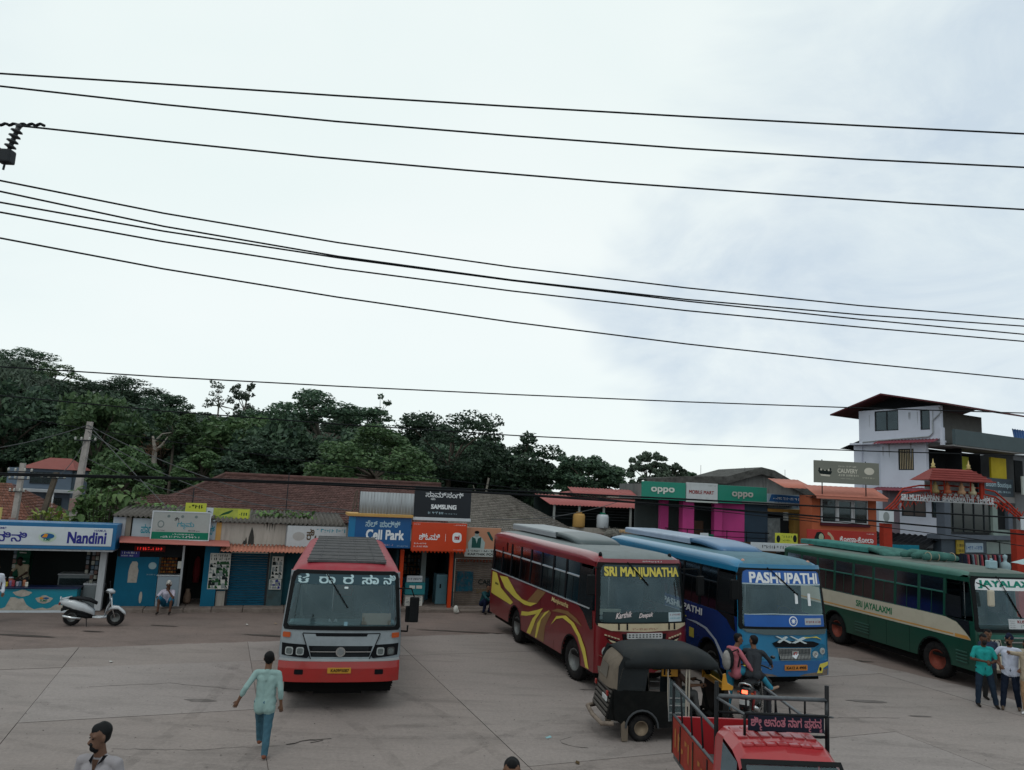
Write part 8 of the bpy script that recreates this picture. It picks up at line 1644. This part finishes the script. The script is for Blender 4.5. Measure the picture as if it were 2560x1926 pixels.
def person(label, loc, rz, shirt, pants, J=None, skin=(.16, .085, .055), hair=(.008, .008, .009), shoe=(.02, .016, .014), face=(0, -1, 0), sleeve='short', hem=.88, vox=.013, collar=None, beard=False, cap=None, scale=1.0, toeL=None, toeR=None, skirt=None, mask=None, grip=.5, open_collar=False):
    P = dict(BASE); P.update(J or {}); P = {k: np.array(v, float) for k, v in P.items()}
    el = []; T = {'skin': 0, 'shirt': 1, 'pants': 2, 'hair': 3, 'shoe': 4, 'extra': 5}
    def cap_(tag_, a, b, ra, rb): el.append((T[tag_], np.array(a, float), np.array(b, float), ra, rb))
    fc = unit(face); lat = unit(P['shR'] - P['shL']); pel, ch, nk, hd = P['pel'], P['chest'], P['neck'], P['head']; spine = unit(ch - pel)
    for s_ in (-1, 1):
        cap_('shirt', ch + lat * s_ * .078 + spine * .03, pel + lat * s_ * .066 + spine * .02, .102, .100)
    cap_('shirt', P['shL'] + lat * .03, P['shR'] - lat * .03, .054, .054)
    for S_ in 'LR': cap_('shirt', nk - spine * .055, P['sh' + S_] - spine * .01, .056, .046)
    cap_('shirt', ch + spine * .05, nk - spine * .05, .10, .065)
    if hem < 1.2 and not skirt:
        for s_ in (-1, 1): cap_('shirt', pel + lat * s_ * .07, pel + lat * s_ * .075 - spine * (.96 - hem), .108, .114)
    cap_('skin', nk - spine * .05, hd - (0, 0, .06), .060, .056)
    cap_('skin', hd + (0, 0, .035), hd + fc * .012 - (0, 0, .055), .088, .066)
    cap_('skin', hd + fc * .085 + (0, 0, .0), hd + fc * .102 - (0, 0, .028), .010, .015)          # nose
    side = unit(np.cross(fc, (0, 0, 1)))
    for s_ in (-1, 1): cap_('skin', hd + side * s_ * .086 + (0, 0, .012), hd + side * s_ * .086 - (0, 0, .02), .017, .013); cap_('skin', hd + fc * .068 + side * s_ * .03 + (0, 0, .035), hd + fc * .072 + side * s_ * .045 + (0, 0, .032), .017, .014)
    cap_('skin', hd + fc * .060 - (0, 0, .075), hd + fc * .068 - (0, 0, .082), .03, .022)
    if cap: cap_('extra', hd - fc * .01 + (0, 0, .065), hd + (0, 0, .095), .098, .07); cap_('extra', hd + fc * .03 + (0, 0, .07), hd + fc * .10 + (0, 0, .075), .05, .035)
    cap_('hair', hd - fc * .024 + (0, 0, .052), hd - fc * .026 + (0, 0, .010), .090, .080)
    cap_('hair', hd + fc * .022 + (0, 0, .078), hd - fc * .02 + (0, 0, .072), .062, .076)
    if beard: cap_('hair', hd + fc * .050 - (0, 0, .088), hd + fc * .03 - (0, 0, .095), .038, .045); cap_('hair', hd + fc * .090 + side * .025 - (0, 0, .045), hd + fc * .090 - side * .025 - (0, 0, .045), .011, .011)
    if mask: cap_('extra', hd + fc * .055 - (0, 0, .045), hd + fc * .05 - (0, 0, .07), .055, .045)
    for s_, S_ in ((-1, 'L'), (1, 'R')):
        sh, e, w = P['sh' + S_], P['el' + S_], P['wr' + S_]; tg = 'shirt' if sleeve != 'none' else 'skin'
        mid = sh + (e - sh) * (.72 if sleeve == 'short' else 1.0)
        cap_('shirt', sh - (0, 0, .012), mid, .056, .056 if sleeve == 'short' else .048)
        cap_('skin', sh + (e - sh) * .4, e, .044, .040)
        if sleeve in ('long', 'roll'): cap_('shirt', e, e + (w - e) * (.9 if sleeve == 'long' else .45), .052, .046)
        cap_('skin', e, w, .040, .026)
        d = unit(w - e); cap_('skin', w, w + d * .07, .030, .034)
        hp, k, a = P['hip' + S_], P['knee' + S_], P['ank' + S_]
        if skirt: cap_('pants', hp, hp + (k - hp) * .9, .11, .10); cap_('skin', k, a + (0, 0, .02), .055, .036)
        else: cap_('pants', hp, k, .098, .074); cap_('pants', k, a + (k - a) * .02, .072, .058)
        toe = {'L': toeL, 'R': toeR}[S_]; toe = np.array(toe, float) if toe is not None else unit(fc * (1, 1, 0)) * .15 if False else np.array((0, -.15, -.045)); 
        cap_('shoe', a + (0, 0, -.035) - unit(toe) * .035, a + toe, .040, .030)
    cap_('pants', P['hipL'], P['hipR'], .10, .10)
    mb = MB()
    for t, a, b, ra, rb in el: capsule(mb, a, b, ra, rb)
    me = bpy.data.meshes.new('person'); me.from_pydata(mb.v, [], mb.f); o = bpy.data.objects.new('tmp', me); TMPS.collection.objects.link(o)
    m = o.modifiers.new('r', 'REMESH'); m.mode = 'VOXEL'; m.voxel_size = vox; sm = o.modifiers.new('s', 'SMOOTH'); sm.iterations = 2; sm.factor = .5
    vl = TMPS.view_layers[0]; vl.update(); ev = o.evaluated_get(vl.depsgraph); rm = bpy.data.meshes.new_from_object(ev); bpy.data.objects.remove(o)
    n = len(rm.vertices); V = np.empty(n * 3); rm.vertices.foreach_get('co', V); V = V.reshape(-1, 3)
    F = [tuple(p.vertices) for p in rm.polygons]; Cn = np.array([V[list(f)].mean(0) for f in F])
    D = []
    for t, a, b, ra, rb in el:
        ab = b - a; L2 = max(1e-8, ab @ ab); q = np.clip((Cn - a) @ ab / L2, 0, 1); D.append(np.linalg.norm(Cn - a - q[:, None] * ab, axis=1) - (ra + (rb - ra) * q) - {0: 0, 1: .006, 2: 0, 3: .003, 4: .003, 5: .006}[t])
    idx = np.array([t for t, *_ in el])[np.argmin(np.array(D), 0)]
    # soft folds pressed into the cloth
    ph = RNG.uniform(0, 6, 3); cl = np.zeros(n); 
    for f, t in zip(F, idx):
        if t in (1, 2): cl[list(f)] = 1
    fold = np.sin(V[:, 2] * 34 + np.sin(V[:, 0] * 21 + ph[0]) * 2.2 + ph[1]) * np.sin(V[:, 0] * 27 + V[:, 2] * 11 + ph[2]); ctr = np.array([0, 0, 1.0]) ; nr = V * (1, 1, 0) - pel * (1, 1, 0); nr /= np.linalg.norm(nr, axis=1)[:, None] + 1e-6
    V = V + nr * (fold * cl * .0045)[:, None]
    g = MB(); g.v = [tuple(v) for v in V]; g.f = F; g.m = [int(i) for i in idx]; g.sm = [True] * len(F)
    # fingers and thumb grow out of each palm
    g.k = 0
    for S_ in 'LR':
        e, w = P['el' + S_], P['wr' + S_]; d = unit(w - e); pc = w + d * .085; acr = unit(np.cross(d, (0, -1, .3) if abs(d[1]) < .8 else (1, 0, 0))); nrm_ = unit(np.cross(acr, d)); cu = grip
        if nrm_[1] > 0 and cu: nrm_ = -nrm_
        for q, ln in enumerate((.062, .072, .067, .052)):
            b0 = pc + acr * (-.027 + q * .018); b1 = b0 + d * ln * .5 + nrm_ * ln * .15 * cu; b2 = b1 + d * ln * (.5 - .35 * cu) + nrm_ * ln * .55 * cu
            g.tube([b0 - d * .03, b0, b1, b2], [.009, .0095, .0085, .0065], 6)
        t0 = w + d * .025 - acr * .025; g.tube([t0, t0 - acr * .022 + d * .025, t0 - acr * .026 + d * .055 + nrm_ * .012], [.011, .010, .008], 6)
    g.k = 3
    for s_ in (-1, 1): g.ball(tuple(hd + fc * .0815 + side * s_ * .031 + (0, 0, .010)), (.010, .010, .006), 6); 
    g.tube([hd + fc * .086 - side * .022 - (0, 0, .050), hd + fc * .089 - (0, 0, .052), hd + fc * .086 + side * .022 - (0, 0, .050)], .004, 5)
    ms = []
    for nm, c, r_g in (('skin', skin, .5), ('shirt', shirt, .85), ('pants', pants, .9), ('hair', hair, .6), ('shoe', shoe, .7), ('extra', cap or mask or (.02, .02, .02), .8)):
        ms.append(mat('%s_%s' % (nm, '_'.join('%02d' % int(x * 99) for x in c)), c, r_g, .10 if nm != 'pants' else .2, 6, bump=.25 if nm in ('shirt', 'pants') else 0, bscale=18))
    p = empty('person', loc, rz, label, 'person'); p.scale = (scale,) * 3
    b = g.build('body', ms, p)
    if collar:
        for s_ in (-1, 1):
            a0 = nk + np.array((s_ * .055, -.045, -.005)); MB().add([tuple(a0), tuple(nk + (s_ * .03, -.098, -.08)), tuple(nk + (s_ * .07, -.085, -.05)), tuple(nk + (s_ * .078, -.01, -.012))], [(0, 1, 2, 3), (3, 2, 1, 0)]).build('collar', mat('collar_dark', collar, .8), p)
        MB().add([tuple(nk + (-.035, -.082, -.035)), tuple(nk + (.035, -.082, -.035)), tuple(nk + (.0, -.118, -.17))], [(0, 1, 2), (2, 1, 0)]).build('open_neck', ms[0], p)
        MB().box(-.006, .006, 0, .003, -.48, -.14).build('placket', mat('placket', tuple(x * .75 for x in shirt)), p).location = tuple(nk + (0, -.128, -.03))
    return p
person('man in pale aqua shirt and blue jeans walking away across the yard', (-4.02, 13.55, 0), PI + .12, (.27, .40, .385), (.06, .14, .19), dict(ankL=(-.08, .10, .08), kneeL=(-.08, .02, .50), ankR=(.11, -.42, .15), kneeR=(.12, -.30, .55), elR=(.33, .10, 1.17), wrR=(.44, .08, .95), elL=(-.25, .05, 1.13), wrL=(-.27, .0, .87), shR=(.20, -.02, 1.40), chest=(0, -.02, 1.27)), sleeve='roll', hem=.82, shoe=(.20, .075, .045), toeR=(0, -.13, -.06))
person('moustached man in grey shirt with dark collar, head and shoulders at the bottom left corner', (-3.52, 7.05, .95), -.10, (.30, .285, .30), (.05, .05, .06), dict(head=(-.01, -.03, 1.63)), face=(-.55, -.83, -.08), sleeve='long', collar=(.015, .015, .018), beard=True, skin=(.15, .085, .06), vox=.009, scale=.90, hair=(.010, .011, .012))
person('person of whom only dark hair shows at the bottom edge', (.17, 7.15, .85), 0, (.2, .2, .25), (.05, .05, .05), scale=.865)
x_, y_, _ = A(4.72, .50)
person('seated man in white cap, pale shirt and blue lungi with a hand at his mouth', (x_, y_, .0), YA - .1, (.50, .47, .56), (.02, .13, .22), dict(pel=(0, .05, .30), hipL=(-.10, .04, .26), hipR=(.10, .04, .26), kneeL=(-.20, -.36, .50), kneeR=(.20, -.36, .48), ankL=(-.18, -.48, .08), ankR=(.20, -.46, .08), chest=(0, -.05, .60), neck=(0, -.10, .78), head=(.02, -.15, .93), shL=(-.18, -.07, .71), shR=(.18, -.07, .71), elL=(-.29, -.25, .52), wrL=(-.20, -.42, .46), elR=(.24, -.36, .52), wrR=(.06, -.27, .74)), skirt=True, cap=(.55, .53, .50), hem=1.5, skin=(.09, .045, .03))
x_, y_, _ = A(16.0, 1.0)
person('squatting person in dark teal clothes before the painted shutter', (x_, y_, .0), YA + .4, (.015, .06, .07), (.012, .018, .05), dict(pel=(0, .10, .38), hipL=(-.10, .08, .34), hipR=(.10, .08, .34), kneeL=(-.17, -.30, .58), kneeR=(.17, -.30, .58), ankL=(-.13, -.12, .08), ankR=(.13, -.12, .08), chest=(0, -.05, .68), neck=(0, -.14, .84), head=(.0, -.20, .98), shL=(-.18, -.08, .78), shR=(.18, -.08, .78), elL=(-.22, -.34, .62), wrL=(-.05, -.40, .50), elR=(.22, -.34, .62), wrR=(.05, -.40, .50)), hem=1.5, sleeve='long')
x_, y_, _ = A(-.02, -.65)
person('shopkeeper in a beige shirt bent over behind the teal counter', (x_, y_, .06), YA - .3, (.34, .29, .20), (.05, .05, .05), dict(chest=(0, -.10, 1.22), neck=(0, -.20, 1.38), head=(-.02, -.30, 1.48), shL=(-.18, -.14, 1.32), shR=(.18, -.14, 1.32), elL=(-.25, -.28, 1.1), wrL=(-.15, -.48, .95), elR=(.25, -.28, 1.1), wrR=(.12, -.50, .95)), skin=(.05, .028, .02))
person('person in long white clothes cut by the left edge', (-15.55, 23.4, 0), .6, (.62, .66, .74), (.60, .64, .72), sleeve='long', hem=.6)
pk_ = person('man in pink checked shirt swinging his leg over the motorcycle', (5.28, 17.6, 0), 0, (.42, .13, .16), (.03, .20, .30), dict(hipL=(.05, .08, .92), hipR=(.16, -.06, .93), kneeL=(.04, .10, .50), ankL=(0, .10, .08), kneeR=(.60, -.16, .97), ankR=(.88, -.18, .63), pel=(.11, 0, .97), chest=(.10, 0, 1.27), neck=(.14, .0, 1.47), head=(.20, .0, 1.62), shL=(.03, .17, 1.40), shR=(.17, -.17, 1.40), elL=(.30, .28, 1.24), wrL=(.50, .22, 1.20), elR=(.34, -.24, 1.13), wrR=(.50, -.24, .90)), face=(.93, -.25, 0), toeR=(.17, .02, .03), toeL=(.10, .10, -.045), shoe=(.30, .20, .15), hem=.86, sleeve='roll')
bp_ = empty('backpack', (5.22, 17.5, 1.2), .25, 'grey and black backpack worn by the man in the pink shirt', 'backpack')
MB().ball((0, 0, 0), (.12, .15, .24), 14).build('bag', mat('bag_black', (.015, .016, .018), .8), bp_); MB().ball((-.055, -.03, -.02), (.10, .12, .22), 14).build('front_pocket', mat('bag_grey', (.28, .27, .26), .8, .4, 8), bp_); MB().tube([(.02, -.12, .18), (.14, -.16, .24), (.22, -.14, .10), (.18, -.12, -.15)], .018, 6).build('strap', mat('bag_black'), bp_)
person('rider in a dark grey shirt astride the motorcycle, looking left', (5.80, 17.5, 0), math.radians(152), (.035, .04, .047), (.03, .03, .035), dict(pel=(0, .10, .96), hipL=(-.12, .08, .93), hipR=(.12, .08, .93), kneeL=(-.27, -.34, .70), kneeR=(.27, -.34, .70), ankL=(-.30, -.20, .08), ankR=(.30, -.20, .08), chest=(0, .0, 1.26), neck=(0, -.05, 1.45), head=(.02, -.07, 1.60), shL=(-.20, -.03, 1.39), shR=(.20, -.03, 1.39), elL=(-.33, -.20, 1.18), wrL=(-.32, -.45, 1.06), elR=(.33, -.20, 1.18), wrR=(.32, -.45, 1.06)), face=(.9, -.4, 0), hem=.90, sleeve='roll')
person('man in teal polo shirt and mask with folded forearms by the green bus', (12.15, 19.25, 0), -.25, (.02, .30, .29), (.018, .03, .05), dict(ankL=(-.16, 0, .08), kneeL=(-.14, -.03, .5), ankR=(.24, -.02, .08), kneeR=(.16, -.04, .5), elL=(-.28, -.03, 1.13), wrL=(-.03, -.24, 1.12), elR=(.28, -.03, 1.13), wrR=(.05, -.27, 1.09), head=(0, -.05, 1.62)), mask=(.012, .012, .014), hem=.84, face=(.1, -.95, -.25), skin=(.10, .052, .035))
person('man in white shirt, dark cap and navy jeans beside the teal polo man', (12.68, 19.05, 0), -.6, (.52, .56, .68), (.012, .018, .035), dict(ankL=(-.18, -.03, .08), kneeL=(-.14, -.05, .5), ankR=(.15, .1, .08), elL=(-.36, .02, 1.18), wrL=(-.20, -.16, 1.02), elR=(.30, .0, 1.14), wrR=(.20, -.2, 1.0)), cap=(.010, .015, .035), hem=.86, scale=1.03, face=(-.5, -.85, 0), beard=True, shoe=(.10, .07, .05))
person('man in beige jacket, khaki trousers and white shoes pointing left at the right edge', (12.85, 18.65, 0), -1.1, (.38, .32, .24), (.34, .21, .12), dict(elL=(-.18, -.32, 1.42), wrL=(-.10, -.58, 1.47), shL=(-.17, -.05, 1.40)), sleeve='long', shoe=(.60, .60, .62), hem=.86, mask=(.012, .012, .014))
person('man in dark blue shirt half hidden behind the white shirted man', (12.75, 20.0, 0), -.1, (.03, .04, .07), (.03, .03, .03), dict(elL=(-.28, -.10, 1.15), wrL=(-.34, -.32, 1.20)), hem=.86)
ah = Vector((2.2, 15.85, 0)) + Vector((math.cos(AH) * 1.50 + math.sin(AH) * .0, math.sin(AH) * 1.50, 0))
person('autorickshaw driver in a brown shirt at the handlebar', tuple(ah), AH + PI / 2, (.10, .06, .05), (.10, .10, .10), dict(pel=(0, 0, .84), hipL=(-.1, 0, .82), hipR=(.1, 0, .82), kneeL=(-.16, -.36, .84), kneeR=(.16, -.36, .84), ankL=(-.16, -.45, .42), ankR=(.16, -.45, .42), chest=(0, -.02, 1.12), neck=(0, -.05, 1.28), head=(0, -.07, 1.42), shL=(-.17, -.03, 1.22), shR=(.17, -.03, 1.22), elL=(-.26, -.22, 1.02), wrL=(-.25, -.44, 1.03), elR=(.26, -.22, 1.02), wrR=(.25, -.44, 1.03)), hem=1.5, scale=.97)
gm = afr('hanging_garment', 5.45, -.9, .8, label='red garment hanging in the dark doorway beside the snack stall', cat='garment'); MB().lathe([(.03, .0), (.12, .02), (.14, .4), (.10, .85), (.03, .95)], n=12).build('cloth', mat('dark_red_cloth2', (.13, .015, .018), .9), gm)
gm = afr('cloth_sack', 5.25, -.5, .13, label='pale cloth sack slumped in the dark doorway', cat='sack'); MB().lathe([(.10, .0), (.14, .1), (.12, .3), (.07, .45), (.09, .5), (0, .52)], n=12).build('sack', mat('sack_tan', (.22, .15, .11), .9, .3, 8), gm)
bpy.data.scenes.remove(TMPS)
# ================================================================ overhead wires, litter
M_wire = mat('black_wire', (.006, .008, .010), .6); M_wireg = mat('grey_wire', (.10, .105, .11), .6)
def wire(label, pts, r, m=M_wire, sag=.0, group=None):
    w = empty('cable', pts[0], 0, label, 'cable', group); P = [Vector(p) - Vector(pts[0]) for p in pts]; out = []
    for a, b in zip(P, P[1:]):
        n = 14
        for k in range(n): t = k / n; out.append(a.lerp(b, t) - Vector((0, 0, 4 * sag * t * (1 - t))))
    out.append(P[-1]); MB().tube(out, r, 6).build('wire', m, w); return w
wire('topmost black cable across the sky', [(-8.15, 7.93, 9.26), (-6.2, 8.0, 9.25), (-4.21, 8.06, 9.25), (-2.2, 8.13, 9.25), (-0.16, 8.2, 9.26), (1.92, 8.27, 9.28), (4.02, 8.34, 9.31), (6.16, 8.4, 9.34), (8.32, 8.47, 9.39)], 0.011)
wire('second black cable from the top of the sky', [(-8.2, 8.01, 9.25), (-6.25, 8.09, 9.15), (-4.25, 8.18, 9.06), (-2.22, 8.27, 9.0), (-0.15, 8.35, 8.97), (1.96, 8.44, 8.96), (4.11, 8.52, 8.97), (6.29, 8.6, 9.01), (8.51, 8.69, 9.08)], 0.011)
wire('third black cable down, running from the ribbed insulator', [(-5.92, 8.2, 8.72), (-4.22, 8.3, 8.66), (-2.49, 8.41, 8.61), (-0.72, 8.51, 8.58), (1.1, 8.61, 8.56), (2.95, 8.71, 8.56), (4.85, 8.82, 8.57), (6.78, 8.92, 8.6), (8.75, 9.03, 8.64)], 0.011)
wire('highest black cable of the lower bundle', [(-7.63, 7.6, 8.18), (-6.2, 8.26, 8.08), (-4.47, 8.92, 8.0), (-2.43, 9.59, 7.95), (-0.08, 10.25, 7.93), (2.58, 10.91, 7.94), (5.54, 11.58, 7.98), (8.81, 12.24, 8.06), (12.39, 12.9, 8.16)], 0.011)
wire('second black cable of the lower bundle', [(-7.61, 7.6, 8.11), (-6.18, 8.26, 7.95), (-4.45, 8.92, 7.83), (-2.41, 9.59, 7.76), (-0.07, 10.25, 7.74), (2.58, 10.91, 7.76), (5.54, 11.58, 7.83), (8.8, 12.24, 7.94), (12.37, 12.9, 8.09)], 0.011)
wire('third black cable of the lower bundle, crossing the second one', [(-7.69, 7.7, 7.92), (-6.24, 8.36, 7.85), (-4.49, 9.02, 7.8), (-2.43, 9.69, 7.77), (-0.07, 10.35, 7.76), (2.6, 11.01, 7.76), (5.58, 11.68, 7.78), (8.86, 12.34, 7.82), (12.45, 13.0, 7.88)], 0.011)
wire('fourth black cable of the lower bundle, from the small insulator', [(-7.64, 7.68, 7.82), (-6.22, 8.36, 7.73), (-4.49, 9.04, 7.67), (-2.44, 9.72, 7.63), (-0.07, 10.4, 7.62), (2.61, 11.08, 7.63), (5.62, 11.76, 7.67), (8.93, 12.44, 7.72), (12.57, 13.12, 7.81)], 0.011)
wire('lone black cable below the lower bundle', [(-7.76, 7.84, 7.59), (-6.32, 8.56, 7.48), (-4.56, 9.27, 7.38), (-2.47, 9.99, 7.3), (-0.05, 10.7, 7.23), (2.7, 11.42, 7.18), (5.78, 12.13, 7.15), (9.19, 12.84, 7.13), (12.93, 13.55, 7.13)], 0.011)
wire('thin dark wire grazing the hilltop trees', [(-12.78, 13.46, 6.62), (-9.94, 13.97, 6.62), (-6.87, 14.48, 6.64), (-3.55, 14.99, 6.69), (0.01, 15.5, 6.76), (3.81, 16.01, 6.85), (7.86, 16.52, 6.97), (12.15, 17.03, 7.11), (16.68, 17.54, 7.27)], 0.013)
wire('thin dark wire from the hill to the corner building', [(-13.65, 14.46, 6.33), (-10.58, 14.97, 6.17), (-7.27, 15.48, 6.05), (-3.73, 15.99, 5.99), (0.05, 16.5, 5.97), (4.07, 17.01, 6.0), (8.32, 17.52, 6.08), (12.81, 18.03, 6.2), (17.54, 18.54, 6.37)], 0.013)
wire('grey wire sloping across the wooded hill to the roofs', [(-16.59, 19.28, 6.46), (-13.93, 19.96, 6.12), (-11.07, 20.64, 5.79), (-8.01, 21.32, 5.49), (-4.74, 22.0, 5.19), (-1.28, 22.68, 4.92), (2.39, 23.36, 4.66), (6.26, 24.04, 4.42), (10.34, 24.72, 4.19)], 0.012)
wire('thick black cable sagging in front of the clay roof', [(-15.21, 16.46, 4.47), (-11.73, 16.97, 4.57), (-8.02, 17.48, 4.66), (-4.06, 17.99, 4.71), (0.13, 18.5, 4.74), (4.56, 19.01, 4.74), (9.23, 19.52, 4.72), (14.15, 20.03, 4.67), (19.3, 20.54, 4.59)], 0.022)
wire('second thick black cable just under the first', [(-15.42, 16.7, 4.37), (-11.87, 17.17, 4.53), (-8.09, 17.65, 4.63), (-4.09, 18.12, 4.67), (0.13, 18.6, 4.65), (4.57, 19.07, 4.57), (9.24, 19.55, 4.43), (14.12, 20.03, 4.23), (19.23, 20.51, 3.97)], 0.022)
wire('thin cable passing the orange shop window', [(-2.41, 20.0, 4.67), (-0.01, 20.29, 4.67), (2.47, 20.59, 4.63), (5.0, 20.88, 4.55), (7.61, 21.18, 4.43), (10.28, 21.47, 4.26), (13.02, 21.77, 4.05), (15.82, 22.07, 3.8), (18.7, 22.36, 3.51)], 0.012)
wire('grey service wire drooping left from the tall pole', [(-17.55, 30.9, 6.55), (-24.5, 28, 4.9)], 0.016, M_wireg, sag=0.5)
wire('grey service wire from the left edge to the short pole', [(-24.5, 28, 4.9), (-19.45, 30, 4.5)], 0.014, M_wireg, sag=0.7)
wire('grey service wire between the tall pole and timber pole', [(-17.6, 30.9, 5.9), (-18.3, 30.3, 4.3)], 0.014, M_wireg, sag=0.25)
wire('steep grey stay wire running down right from the tall pole', [(-17.55, 30.9, 6.55), (-12.6, 28.6, 3.2)], 0.014, M_wireg, sag=0.0)
wire('upper grey service wire from the tall pole to the phone shops', [(-17.55, 30.9, 6.55), (-6.2, 30.2, 3.6)], 0.016, M_wireg, sag=0.55)
wire('lower grey service wire from the tall pole to the phone shops', [(-17.55, 30.9, 6.3), (-6.0, 30.0, 3.5)], 0.016, M_wireg, sag=0.9)
wire('grey wire from the black sign to the market roof', [(-0.6, 31, 3.5), (5, 34, 4.4)], 0.014, M_wireg, sag=0.25)
wire('thin grey wire low over the clay roof', [(-17.5, 30.9, 5.2), (-7, 31, 3.9)], 0.012, M_wireg, sag=0.8)
# insulators and cross-arm of the pole standing just outside the left of the view
ia = empty('pole_crossarm', (-6.02, 8.2, 8.37), 0, 'dark steel cross-arm end with a ribbed insulator at the left edge of the sky', 'crossarm')
MB().tube([(-.75, .1, .35), (-.02, 0, -.02)], .055, 8).rbox(-.06, .09, -.06, .06, -.12, .04, .02).build('arm', M_dgrey, ia); MB().tube([(.0, 0, -.2), (.02, 0, .0)], .012, 6).build('bolt', M_dgrey, ia)
pf = []
for k in range(4): pf += [(.025, .07 + k * .065), (.065, .085 + k * .065), (.06, .10 + k * .065), (.025, .115 + k * .065)]
o = MB().lathe([(.02, 0), (.02, .06)] + pf + [(.03, .34), (.04, .37), (0, .39)], n=16).build('insulator', mat('brown_porcelain', (.02, .025, .03), .25), ia); o.rotation_euler = (0, .25, 0); o.location = (.02, 0, 0)
MB().tube([(-.8 + k * .026, .14 - k * .002, .40 + .012 * math.sin(k * 1.5)) for k in range(46)], .018, 5).build('binding_wire', M_wire, ia)
pp = empty('street_pole', (-7.3, 8.5, 0), 0, 'dark pole outside the left edge that carries the cross-arms', 'pole'); MB().tube([(0, 0, 0), (0, 0, 9.6)], [.14, .09], 10).build('pole', M_pole, pp); MB().tube([(-.1, 0, 9.2), (.75, -.2, 9.05)], .05, 6).tube([(-.1, -.1, 7.3), (1.15, -.2, 7.3)], .04, 6).build('crossarm', M_dgrey, pp)
for k, (x, z) in enumerate(((1.12, 7.32),)): MB().lathe([(.02, 0), (.06, .03), (.04, .08), (.06, .12), (0, .18)], (x, -.2, z), n=12).build('insulator', M_black, pp)
# litter on the yard and road
r_ = random.Random(21)
M_lit = [mat('litter_white', (.5, .5, .47), .7), mat('litter_blue', (.25, .42, .45), .6), mat('litter_tan', (.3, .22, .15), .8), mat('dead_leaf', (.09, .06, .03), .9)]
spots = [(1.05, 15.3, 1, 'pale blue scrap of plastic lying on the open concrete'), (-8.2, 24.9, 0, 'crumpled white wrapper by the kerb near the shutter'), (-7.4, 25.3, 2, 'small tan paper scrap beside the white wrapper at the kerb'), (3.4, 18.2, 0, 'tiny white scrap near the front wheel of the maroon bus'), (6.9, 16.6, 0, 'white scrap on the concrete below the blue bus bumper'), (-2.3, 12.9, 2, 'tan scrap on the slab at the bottom of the yard'), (-9.7, 19.4, 0, 'white fleck on the concrete left of the walking man'), (1.5, 14.0, 3, 'brown dead leaf on the slab behind the autorickshaw')]
for x, y, k, lab in spots:
    p = empty('litter', (x, y, .004), r_.uniform(0, 3), lab, 'litter'); s_ = .06
    MB().add([(-s_, -s_ * .5, .002), (s_, -s_ * .6, .012), (s_ * .9, s_ * .4, .03), (-s_ * .2, s_ * .7, .006), (-s_ * 1.1, s_ * .3, .02)], [(0, 1, 2, 3, 4)]).build('scrap', M_lit[k], p)
n = 1500; rg = np.random.default_rng(8); xs = rg.uniform(-17, 17, n); ys = rg.uniform(11, 29, n); C0 = np.stack([xs, ys, np.full(n, .006)], 1)
V = leaves(C0, np.tile((0., 0., 1.), (n, 1)), .016, rg, .8, .15); o = fast_quads('grit', V, mat('grit_brown', (.12, .10, .09), .9, isl=.6)); o['kind'] = 'stuff'
